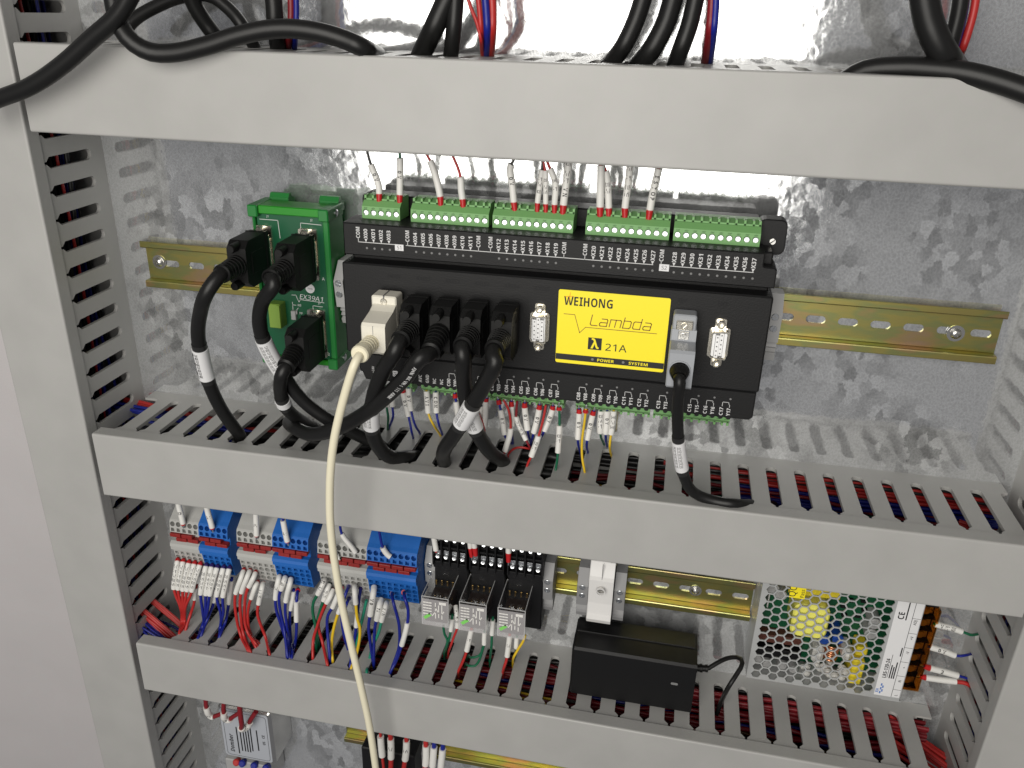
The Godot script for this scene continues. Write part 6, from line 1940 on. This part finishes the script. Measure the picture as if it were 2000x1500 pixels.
	for q in [[572.3, -258, -245], [573.8, -258, -247], [575.2, -258, -243], [575.8, -237, -229], [573.0, -205, -190]]:
		for i in int((q[2] - q[1]) / 1.5):
			bar2(s, Vector2(q[0], q[1] + i * 1.5), Vector2(q[0], q[1] + i * 1.5 + 1.0), 0.8, at_z(30.22))
	letters(s, "CE", 4.0, upward(571.5, -205.0, 30.22), false, font_bold)
	bar2(s, Vector2(577.0, -275), Vector2(577.0, -186), 0.3, at_z(30.22))
	for k in 6:
		var yy := -268.0 + k * 13.0
		bar2(s, Vector2(577.0, yy), Vector2(582.4, yy), 0.25, at_z(30.22))
		letters(s, ["L", "N", "+", "-V", "+V", "ADJ"][k], 2.0, upward(581.0, yy - 5.5, 30.22))
	obj("lettering", s, m("print_black"), lab)
	s = Shape.new()
	letters(s, "XH", 2.0, upward(567.5, -273.0, 30.22), false, font_bold)
	for i in 5:
		bar2(s, Vector2(568.6 + (i % 2) * 1.2, -273 + i * 1.8), Vector2(568.6 + (i % 2) * 1.2, -271.8 + i * 1.8), 1.0, at_z(30.22))
	obj("emblem", s, m("blue_print"), lab)
	# terminal row under its amber guard
	s = Shape.new()
	s.box(Vector3(589.5, -232, 9), Vector3(12, 84, 14), 0.4)
	for k in 8:
		s.box(Vector3(589.5, -271.5 + k * 10.6, 18), Vector3(12, 1.2, 6), 0.1)
	obj("terminal_row", s, m("dark_part"), c)
	for k in 7:
		s = Shape.new()
		s.box(Vector3(589.5, -266.2 + k * 10.6, 16.4), Vector3(9, 7.4, 0.9), 0.1)
		s.lathe([Vector2(3.4, 16.8), Vector2(3.4, 18.6), Vector2(2.8, 19.6), Vector2(0, 19.4)], Transform3D(Basis.IDENTITY, Vector3(588.6, -266.2 + k * 10.6, 0)), 14)
		obj("terminal_screw", s, m("screw"), c)
	s = Shape.new()
	s.box(Vector3(590.4, -235.5, 23.2), Vector3(13.4, 74, 1.2), 0.3)
	s.box(Vector3(596.4, -235.5, 18), Vector3(1.2, 74, 9.4), 0.2)
	s.box(Vector3(590.4, -272.2, 18), Vector3(11, 1.0, 9.4), 0.2)
	s.box(Vector3(590.4, -198.8, 18), Vector3(11, 1.0, 9.4), 0.2)
	obj("terminal_guard", s, m("amber_clear"), c)
	s = Shape.new()
	s.box(Vector3(578.0, y0 - 0.9, 25), Vector3(14, 0.8, 9), 0.2)
	obj("mounting_tab", s, m("psu_cover"), c)
	# its wires
	var G := "wires at the power supply's terminals"
	wire("green wire with printed white sleeve, uppermost at the power supply", "wire_green", [Vector3(594, -210.6, 22), Vector3(598.3, -211.6, 22), Vector3(607.4, -212.6, 22), Vector3(616.7, -215, 22), Vector3(620.4, -216.1, 22), Vector3(629, -220.2, 13.9), Vector3(650, -246.8, -21.6)], 0, 1.5, 19.0, "#V24", G, 1.0, 2.3)
	wire("blue wire with white sleeve marked 0V at the power supply", "wire_blue", [Vector3(595, -231.3, 22), Vector3(598.6, -232, 22), Vector3(606.9, -233.6, 22), Vector3(616, -236, 22), Vector3(620.5, -234.6, 22), Vector3(629, -239.5, 12.8), Vector3(650, -266.9, -21.7)], 0, 1.5, 18.5, "0V", G, 1.0, 2.3)
	wire("blue wire with red ferrule and sleeve marked 2 at the power supply", "wire_blue", [Vector3(595.7, -249.2, 22), Vector3(599.7, -250.3, 22), Vector3(610.9, -251.8, 22), Vector3(623.6, -254, 22), Vector3(629, -256.8, 19.7), Vector3(650, -290.3, -18)], 5.0, 4.8, 20.0, "2", G, 1.0, 2.4)
	wire("red wire with blank pinkish sleeve, lowest at the power supply", "wire_red", [Vector3(595.7, -259.3, 22), Vector3(598.9, -259.6, 22), Vector3(610.9, -259.5, 22), Vector3(622.6, -259, 22), Vector3(626.8, -259.1, 22), Vector3(629, -259.4, 23.2), Vector3(650, -293.6, -12.6)], 4.0, 3.8, 21.0, "", G, 1.6, 2.3)
	# the adapter standing on the lowest duct
	var a := thing("power_adapter", "black power adapter brick standing on the lowest duct", "power adapter", Vector3(388, -299, 35))
	s = Shape.new()
	var prof := PackedVector2Array([Vector2(16.5, -298.8), Vector2(54, -299.2), Vector2(55.4, -297.6), Vector2(55.2, -255.8), Vector2(53.6, -254.0), Vector2(38.6, -253.2), Vector2(37.6, -253.0), Vector2(36.8, -255.0), Vector2(19, -254.4), Vector2(16.8, -256.4)])
	s.prism(prof, -46.0, 46.0, Transform3D(Basis(Vector3(0, 0, 1), Vector3(0, 1, 0), Vector3(-1, 0, 0)), Vector3(388.5, 0, 0)), 1.6)
	obj("case", s, m("adapter"), a)
	s = Shape.new()
	s.box(Vector3(388.5, -254.1, 27.6), Vector3(90, 1.4, 17), 0.6)
	obj("rear_shell", s, m("adapter"), a)
	s = Shape.new()
	s.prism(rounded(417.2, -273.8, 422.4, -271.8, 0.9), 55.2, 55.6)
	obj("indicator_light", s, m("print_grey"), a)
	s = Shape.new()
	s.lathe([Vector2(0, 0), Vector2(3.6, 0), Vector2(3.6, 2), Vector2(2.8, 2.2), Vector2(2.8, 4), Vector2(3.3, 4.2), Vector2(3.3, 6), Vector2(2.5, 6.2), Vector2(2.5, 8), Vector2(2.9, 8.2), Vector2(2.9, 10), Vector2(1.6, 10.4)], along(Vector3(1, 0.12, 0.0), Vector3(434.4, -273.5, 34)), 14)
	obj("strain_relief", s, m("black_plug"), a)
	var cp := smooth([Vector3(444.6, -272.3, 34)] + [Vector3(453.6, -262.7, 34), Vector3(459.3, -256, 37), Vector3(464.7, -252.7, 40), Vector3(466.6, -252.3, 46), Vector3(463.3, -256.8, 52), Vector3(458.2, -264.4, 58), Vector3(457.2, -299, 38.7), Vector3(456, -314, 35.9)])
	cord(a, cp, 1.7, m("black_cable"))
	# mains filter at the bottom
	var f := thing("line_filter", "silver metal can line filter with printed grey label", "line filter", Vector3(48, -440, 0))
	s = Shape.new()
	s.prism(rounded(24, -463, 75.6, -401, 3.0), 0.4, 35, Transform3D.IDENTITY, 1.6)
	obj("can", s, m("steel"), f)
	s = Shape.new()
	s.prism(rounded(25.5, -461.2, 72.5, -403.5, 3.0), 35, 35.2)
	lab = obj("rating_label", s, m("silver_label"), f)
	s = Shape.new()
	var fr := rounded(28, -459.5, 70.5, -406, 3.0)
	for i in fr.size():
		bar2(s, fr[i], fr[(i + 1) % fr.size()], 0.35, at_z(35.2))
	letters(s, "Domber", 4.0, upward(35.5, -455.5, 35.2), false, font_bold, 1.0, 0.2)
	for q in [[40, -456, -425], [43.5, -452, -424], [46.5, -452, -416], [49, -452, -418], [51.5, -452, -421], [54, -450, -420], [60, -448, -424]]:
		var yy: float = q[1]
		while yy < q[2]:
			bar2(s, Vector2(q[0], yy), Vector2(q[0], yy + 1.2), 1.2, at_z(35.2))
			yy += 1.9
	letters(s, "US", 2.6, upward(67.5, -440, 35.2), false, font_bold)
	letters(s, "CE", 2.6, upward(67.5, -432, 35.2), false, font_bold)
	obj("lettering", s, m("print_black"), lab)
	G = "sleeved wires at the line filter"
	wire("red wire with marked white sleeve, outermost at the line filter", "wire_dark_red", [Vector3(41.7, -390.4, 50), Vector3(33.5, -396.4, 50), Vector3(27.3, -399.1, 50), Vector3(26.8, -386.8, 54), Vector3(27.1, -376.7, 54), Vector3(28.6, -365.9, 54)], 0, 15.0, 18.0, "#1", G, 2.0, 2.9)
	wire("red wire with marked white sleeve, second at the line filter", "wire_dark_red", [Vector3(56.7, -387.1, 50), Vector3(48.4, -394.9, 50), Vector3(42, -400, 50), Vector3(42.8, -387.4, 54), Vector3(44.1, -376.5, 54), Vector3(45.5, -365.7, 54)], 0, 16.0, 18.0, "#4", G, 2.0, 2.9)
	wire("red wire with marked white sleeve, third at the line filter", "wire_dark_red", [Vector3(69, -388.2, 46), Vector3(63, -398.6, 46), Vector3(55.8, -410.6, 46), Vector3(58.7, -395.7, 54), Vector3(58.9, -381.4, 54), Vector3(59.4, -373.1, 54), Vector3(60.9, -364.7, 54)], 0, 17.0, 18.0, "#1", G, 2.2, 3.1)
	# terminal strip under the filter
	var st := thing("terminal_strip", "white terminal strip with blue and red wire ends under the line filter", "terminal strip", Vector3(44, -480, 0))
	s = Shape.new()
	s.box(Vector3(42, -488, 15), Vector3(46, 26, 28), 1.0)
	obj("body", s, m("grey_clip"), st)
	for q in [[38, "wire_blue"], [50, "wire_blue"], [62, "wire_blue"], [32, "wire_red"]]:
		s = Shape.new()
		s.lathe([Vector2(0, 0), Vector2(3.4, 0), Vector2(3.4, 5), Vector2(2.4, 6), Vector2(0, 6)], Transform3D(Basis(Vector3(1, 0, 0), -0.5), Vector3(q[0], -477, 27)), 12)
		obj("terminal_cap", s, m(q[1]), st)


# wires lying along a duct, seen through its slots
func duct_wires(label: String, colour: String, n: int, a: Vector3, b: Vector3, across: Vector3, lift: Vector3, r: float, wobble: float) -> void:
	for i in n:
		var o := thing("duct_wire", label, "wire", a, label)
		var pts := []
		var k := 9
		var u := rng.randf()
		var rank := (i + 0.5) / n
		var v := rank
		for j in k:
			u = clampf(u + rng.randf_range(-wobble, wobble), 0, 1)
			v = clampf(lerpf(v, rank, 0.4) + rng.randf_range(-wobble, wobble) * 1.2, 0, 1)
			pts.append(a.lerp(b, float(j) / (k - 1)) + across * u + lift * v)
		var s := Shape.new()
		s.tube(smooth(pts, 14.0), r, 7)
		obj("conductor", s, m(colour), o)


func layer(label: String, colour: String, n: int, x0: float, x1: float, y0: float, y1: float, z0: float, z1: float, r := 1.2, wobble := 0.12) -> void:
	duct_wires(label, colour, n, Vector3(x0, y1, z0), Vector3(x1, y1, z0), Vector3(0, 0, z1 - z0), Vector3(0, y0 - y1, 0), r, wobble)


func build_duct_wires() -> void:
	# middle duct
	layer("red wire lying at the back of the middle duct", "wire_red", 5, 395, 620, -115, -123, 4, 12, 1.5)
	layer("dark red wire lying at the back of the middle duct", "wire_dark_red", 5, 290, 620, -118, -140, 4, 14, 1.3, 0.2)
	layer("blue wire lying inside the middle duct", "wire_blue", 10, 440, 620, -126, -138, 4, 16, 1.4)
	layer("green wire lying inside the middle duct", "wire_green", 4, 420, 620, -136, -141, 4, 16, 1.3)
	layer("yellow wire lying inside the middle duct", "wire_yellow", 3, 330, 620, -140, -144, 4, 16, 1.1)
	layer("brown wire lying inside the middle duct", "wire_brown", 5, 300, 620, -143, -148, 4, 20, 1.4)
	layer("added black filler wire standing in for shade at the base of the middle duct", "wire_black", 13, 100, 620, -113, -156, 3.6, 6, 2.0, 0.06)  # black layer added over the pale base to imitate shade inside
	layer("thick black cable lying inside the middle duct", "wire_black", 9, 70, 330, -116, -154, 5, 40, 4.6, 0.15)
	duct_wires("blue wire at the left end of the middle duct", "wire_blue", 9, Vector3(-60, -124, 6), Vector3(110, -140, 8), Vector3(0, 0, 20), Vector3(0, 12, 0), 1.4, 0.1)
	duct_wires("red wire at the left end of the middle duct", "wire_red", 5, Vector3(-60, -116, 5), Vector3(120, -134, 6), Vector3(0, 0, 10), Vector3(0, 4, 0), 1.6, 0.1)
	layer("black wire at the left end of the middle duct", "wire_black", 7, -12, 120, -126, -154, 4, 30, 2.6, 0.1)
	duct_wires("red wire bending into the right upright duct from the middle duct", "wire_red", 5, Vector3(590, -134, 26), Vector3(690, -150, 60), Vector3(0, 0, 8), Vector3(0, 12, 0), 1.6, 0.1)
	# lowest duct
	layer("red wire lying at the back of the lowest duct", "wire_dark_red", 12, 330, 612, -307, -322, 5, 22, 1.8, 0.15)
	layer("dark red wire lying in the lowest duct", "wire_dark_red", 22, 140, 470, -316, -344, 6, 56, 1.8, 0.18)
	layer("dark red wire in the near half of the lowest duct", "wire_dark_red", 8, 400, 612, -320, -332, 6, 40, 1.8, 0.18)
	layer("red wire lying at the left half of the lowest duct", "wire_dark_red", 14, -8, 200, -326, -345, 22, 60, 1.7, 0.15)
	layer("blue wire lying in the lowest duct", "wire_blue", 7, 250, 612, -328, -344, 10, 52, 1.5, 0.15)
	layer("yellow wire lying in the lowest duct", "wire_yellow", 3, 165, 330, -316, -338, 40, 58, 1.0, 0.3)
	layer("teal wire lying in the lowest duct", "wire_teal", 2, 165, 300, -320, -338, 46, 58, 1.0, 0.3)
	layer("black wire lying along the front of the lowest duct", "wire_black", 9, 380, 612, -334, -347, 8, 56, 2.2, 0.15)
	layer("brown wire lying in the lowest duct", "wire_brown", 3, 400, 612, -332, -344, 16, 48, 1.5, 0.2)
	layer("added black filler wire standing in for shade at the base of the lowest duct", "wire_black", 12, 10, 612, -306, -345, 3.6, 7, 2.0, 0.06)  # filler added here too: its black colour stands in for shade
	# bundles crossing the gaps at the ends of the lowest duct
	duct_wires("red wire in the bundle leaving the lowest duct for the right upright duct", "wire_red", 16, Vector3(585, -322, 12), Vector3(690, -372, 34), Vector3(0, 0, 24), Vector3(0, 15, 0), 1.6, 0.06)
	duct_wires("red wire in the bundle entering the lowest duct from the left upright duct", "wire_red", 9, Vector3(-62, -280, 22), Vector3(30, -338, 40), Vector3(0, 0, 18), Vector3(0, 8, 0), 1.3, 0.06)
	duct_wires("blue wire in the bundle entering the lowest duct from the left upright duct", "wire_blue", 8, Vector3(-62, -296, 16), Vector3(30, -338, 28), Vector3(0, 0, 36), Vector3(0, 8, 0), 1.1, 0.1)
	# upright ducts
	duct_wires("red wire running up the left upright duct", "wire_red", 7, Vector3(-60, -480, 34), Vector3(-60, 250, 34), Vector3(30, 0, 0), Vector3(0, 0, 26), 1.1, 0.2)
	duct_wires("blue wire running up the left upright duct", "wire_blue", 8, Vector3(-62, -480, 12), Vector3(-62, 250, 12), Vector3(30, 0, 0), Vector3(0, 0, 22), 1.1, 0.2)
	duct_wires("yellow wire running up the left upright duct", "wire_yellow", 2, Vector3(-44, -200, 50), Vector3(-40, 200, 50), Vector3(10, 0, 0), Vector3(0, 0, 8), 0.8, 0.2)
	duct_wires("green wire running up the left upright duct", "wire_teal", 2, Vector3(-44, -300, 54), Vector3(-40, 0, 54), Vector3(10, 0, 0), Vector3(0, 0, 4), 1.0, 0.2)
	duct_wires("black wire running up the left upright duct", "wire_black", 6, Vector3(-64, -480, 10), Vector3(-64, 250, 10), Vector3(34, 0, 0), Vector3(0, 0, 30), 1.8, 0.2)
	duct_wires("dark red wire running up the right upright duct", "wire_dark_red", 12, Vector3(638, -480, 20), Vector3(638, 60, 20), Vector3(32, 0, 0), Vector3(0, 0, 38), 1.2, 0.2)
	duct_wires("blue wire running up the right upright duct", "wire_blue", 8, Vector3(638, -480, 12), Vector3(638, 60, 12), Vector3(32, 0, 0), Vector3(0, 0, 40), 1.1, 0.2)


func build_top() -> void:
	var G := "thick black cables dropping into the topmost duct"
	var K := func(label: String, pts: Array, r: float) -> void:
		var o := thing("cable", label, "cable", pts[0], G)
		cord(o, smooth(pts, 5.0), r, m("black_cable"))
	K.call("black cable looping in front of the topmost duct and out of the picture", [Vector3(-37.5, 116.4, 96), Vector3(-14.5, 124.1, 96), Vector3(8.6, 132, 96.7), Vector3(31.8, 144, 97.3), Vector3(55, 159.1, 98), Vector3(73.6, 171.4, 98.7), Vector3(85.6, 184.3, 99.3), Vector3(94.3, 196.8, 100)], 5.0)
	K.call("black cable sagging in a loop over the topmost duct's front edge", [Vector3(70.9, 194.2, 94), Vector3(70.7, 179, 96), Vector3(71.8, 163.5, 93.6), Vector3(81.2, 154.1, 91.1), Vector3(95.3, 152.4, 88.7), Vector3(116.5, 156.7, 86.2), Vector3(137.7, 163.1, 83.8), Vector3(158.2, 166.8, 81.3), Vector3(178.2, 166.3, 78.9), Vector3(194.9, 162.6, 76.4), Vector3(207.1, 157.7, 74), Vector3(177.6, 148, -33.9), Vector3(119.8, 136, -216.3)], 5.2)
	K.call("black cable slanting behind the sagging loop", [Vector3(81.3, 191.3, 40), Vector3(83.1, 177.4, 35), Vector3(87.3, 166, 30), Vector3(92.6, 157.2, 26), Vector3(79.1, 150, -13.7), Vector3(-37.1, 134, -241.3)], 5.0)
	K.call("black cable arching behind the sagging loop towards the red and blue wires", [Vector3(27.5, 158.3, 30), Vector3(36.4, 167.5, 30), Vector3(55.7, 176.8, 30), Vector3(74, 182.4, 30), Vector3(91.2, 182.8, 30), Vector3(104.5, 174.5, 30), Vector3(112.8, 163.8, 30), Vector3(110.8, 152, 15), Vector3(-13.9, 136, -233.1)], 4.0)
	K.call("black cable hanging straight beside the dark red wires", [Vector3(137.5, 192.4, 40), Vector3(138.1, 178.7, 40), Vector3(137.7, 167.4, 40), Vector3(127.4, 152, 16.8), Vector3(7.3, 134, -233.8)], 5.2)
	K.call("thick black cable slanting down, first of the pair near the middle", [Vector3(251.1, 194.4, 44), Vector3(243.9, 181.1, 44), Vector3(236.8, 167.5, 44), Vector3(222.7, 153, 22.1), Vector3(142.9, 134, -221.5)], 6.0)
	K.call("thick black cable hanging nearly straight, second of the pair near the middle", [Vector3(251.4, 194.4, 44), Vector3(250.5, 181.3, 44), Vector3(249.3, 167.9, 44), Vector3(244.3, 153, 32.6), Vector3(173, 134, -226)], 4.6)
	K.call("black cable curving down, first of the three toward the near end", [Vector3(357.1, 196.4, 44), Vector3(355.3, 186.3, 44), Vector3(351.6, 173.4, 44), Vector3(346.1, 161.5, 44), Vector3(337.7, 153, 23), Vector3(305.4, 134, -269.2)], 5.0)
	K.call("black cable curving down, middle of the three toward the near end", [Vector3(373.1, 196.7, 44), Vector3(371.4, 186.7, 44), Vector3(368.3, 173.9, 44), Vector3(361.8, 160.7, 44), Vector3(355, 153, 33.5), Vector3(334.4, 134, -240.5)], 5.6)
	K.call("black cable curving down, last of the three toward the near end", [Vector3(384.4, 196.9, 44), Vector3(383.3, 186.9, 44), Vector3(381.5, 174.2, 44), Vector3(378.3, 162.5, 44), Vector3(375.7, 153, 29.5), Vector3(368.8, 134, -248.3)], 4.8)
	K.call("pair of black cables crossing, the one that runs out over the front edge", [Vector3(462, 147.6, 60), Vector3(465.5, 150.7, 60), Vector3(472.9, 155.6, 62), Vector3(489, 157.9, 66), Vector3(502.6, 157.9, 70.3), Vector3(515.9, 157, 74.7), Vector3(529.3, 154.4, 79), Vector3(542.6, 150.6, 83.3), Vector3(555.8, 145.9, 87.7), Vector3(566.6, 141, 92)], 5.6)
	K.call("black cable falling from above onto the cable over the front edge", [Vector3(488.9, 200.1, 70), Vector3(492.5, 189, 70), Vector3(497, 178.8, 70), Vector3(502.9, 169.7, 70), Vector3(509.8, 162.7, 66), Vector3(581.5, 146, -161.7), Vector3(644.7, 132, -369.4)], 7.0)
	K.call("thin black cable joining the crossing ones from behind", [Vector3(516, 202, 36), Vector3(517.7, 190.1, 36), Vector3(518, 178, 36), Vector3(517.2, 165.5, 36), Vector3(559.8, 150, -137.4), Vector3(625.8, 134, -402.6)], 4.2)
	G = "coloured wires dropping into the topmost duct"
	var W := func(label: String, colour: String, pts: Array, r: float) -> void:
		wire(label, colour, pts, 0, 0, 0, "", G, r)
	W.call("red wire beside the straight black cable behind the sagging loop", "wire_dark_red", [Vector3(147.3, 192.7, 36), Vector3(146.8, 176.1, 36), Vector3(144.5, 161.9, 36), Vector3(121.1, 150, -7.5), Vector3(11, 134, -236.9)], 2.2)
	W.call("blue wire beside the straight black cable behind the sagging loop", "wire_blue", [Vector3(150.8, 192.8, 36), Vector3(150.1, 176.2, 36), Vector3(148.2, 162, 36), Vector3(127.4, 150, -4.7), Vector3(16.1, 134, -241.3)], 1.8)
	W.call("loose thin red wire joining the strands near the middle", "wire_red", [Vector3(254.5, 194.5, 42), Vector3(258.4, 181.5, 42), Vector3(262.6, 172.3, 42), Vector3(265.1, 162.9, 42), Vector3(255.7, 152, -1.3), Vector3(195, 134, -260.6)], 1.1)
	W.call("red wire on the outer side of the strands near the middle", "wire_red", [Vector3(261.8, 194.6, 42), Vector3(263.7, 181.6, 42), Vector3(265.1, 168.3, 42), Vector3(259, 152, 10.2), Vector3(199.5, 134, -245.5)], 1.6)
	W.call("blue wire between red ones in the strands near the middle", "wire_blue", [Vector3(266.4, 194.7, 44), Vector3(268.1, 181.7, 44), Vector3(269.1, 168.4, 44), Vector3(260.7, 152, 8.9), Vector3(201.1, 134, -246.7)], 2.2)
	W.call("red wire on the inner side of the strands near the middle", "wire_red", [Vector3(269.8, 194.8, 42), Vector3(271.5, 181.8, 42), Vector3(271.7, 168.5, 42), Vector3(262.6, 152, 7.3), Vector3(203.6, 134, -248.5)], 2.4)
	W.call("red wire of the twisted pair after the three black cables", "wire_dark_red", [Vector3(391.3, 197.1, 42), Vector3(392.3, 184.7, 42), Vector3(392.7, 172, 42), Vector3(392.7, 152, -3.1), Vector3(395.5, 134, -281.9)], 2.4)
	W.call("blue wire of the twisted pair after the three black cables", "wire_blue", [Vector3(393.2, 197.1, 43), Vector3(394.4, 184.7, 43), Vector3(394.9, 172.1, 43), Vector3(395.5, 152, -5.1), Vector3(400.1, 134, -285)], 2.0)
	W.call("blue wire at the near end behind the crossing black cables", "wire_blue", [Vector3(519.5, 199.9, 30), Vector3(521.3, 187.9, 30), Vector3(521.6, 175.5, 30), Vector3(521, 166.7, 30), Vector3(596.4, 150, -256.6), Vector3(665.9, 134, -523.5)], 2.8)
	W.call("red wire at the near end beside the blue one", "wire_red", [Vector3(525, 200, 30), Vector3(526.8, 188, 30), Vector3(526.6, 175.7, 30), Vector3(525.6, 166.8, 30), Vector3(596.7, 150, -239.6), Vector3(666, 134, -503.2)], 2.2)


func build_bottom() -> void:
	var slots := []
	for k in range(-10, 20):
		slots.append(142.0 + 20.1 * k)
	din_rail("lowest brass coloured mounting rail at the bottom edge", 132.0, 470.0, -432.0, slots)
	var c := thing("contactor", "dark contactor with blue label and white front at the bottom edge", "contactor", Vector3(188, -440, 7.5))
	var s := Shape.new()
	s.box(Vector3(190, -445, 28), Vector3(48, 80, 40), 1.0)
	obj("body", s, m("dark_part"), c)
	s = Shape.new()
	s.box(Vector3(192, -437, 48.4), Vector3(26, 12, 1.2), 0.2)
	var l := obj("label", s, m("wire_blue"), c)
	s = Shape.new()
	for i in 3:
		for j in 2:
			bar2(s, Vector2(189 + i * 3.0, -439 + j * 4.0), Vector2(191.2 + i * 3.0, -439 + j * 4.0), 1.4, at_z(49.0))
	obj("lettering", s, m("blue_print"), l)
	s = Shape.new()
	s.box(Vector3(182, -458, 48), Vector3(38, 26, 8), 0.8)
	obj("front", s, m("white_plastic"), c)
	end_clip("grey end clip by the contactor at the bottom edge", Vector3(217.5, -432, 7.5), true)
	var G := "sleeved wires hanging over the contactor"
	var W := func(label: String, colour: String, pts: Array, at: float, text: String, r := 2.0) -> void:
		wire(label, colour, pts, 0, at, 22.0, text, G, r, 2.9)
	W.call("thin red wire with pinkish sleeve, outermost over the contactor", "wire_red", [Vector3(188.4, -360.8, 58), Vector3(188.4, -373.3, 58), Vector3(188.6, -389.5, 58), Vector3(189.9, -415.9, 58), Vector3(190.7, -430.9, 58)], 16.0, "", 1.3)
	W.call("red wire with marked sleeve, second over the contactor", "wire_red", [Vector3(196.4, -361.8, 58), Vector3(197.2, -375.9, 58), Vector3(197.1, -392.1, 58), Vector3(195.9, -414.4, 58), Vector3(194.9, -429.8, 58)], 15.5, "#1", 2.2)
	W.call("red wire with marked sleeve, third over the contactor", "wire_red", [Vector3(211, -361.3, 58), Vector3(211, -375.5, 58), Vector3(210.2, -390.1, 58), Vector3(207.3, -411.5, 58), Vector3(205.5, -427.1, 58)], 15.0, "#5", 2.0)
	W.call("red wire with sleeve, last red one over the contactor", "wire_red", [Vector3(228, -361.8, 58), Vector3(227.8, -374.4, 58), Vector3(227.5, -391.8, 58), Vector3(226.4, -406.8, 58), Vector3(225.2, -422, 58)], 16.0, "", 2.2)
	W.call("blue wire with sleeve, first over the contactor", "wire_blue", [Vector3(235.4, -361.2, 58), Vector3(234.8, -375.6, 58), Vector3(233.7, -391.4, 58), Vector3(232.6, -408.2, 58), Vector3(231.5, -420.4, 58)], 16.5, "", 2.0)
	W.call("blue wire with sleeve, last over the contactor", "wire_blue", [Vector3(242.8, -360.6, 58), Vector3(242.2, -376.6, 58), Vector3(240.8, -394.4, 58), Vector3(239.8, -406.4, 58), Vector3(238.7, -418.6, 58)], 17.5, "", 2.0)
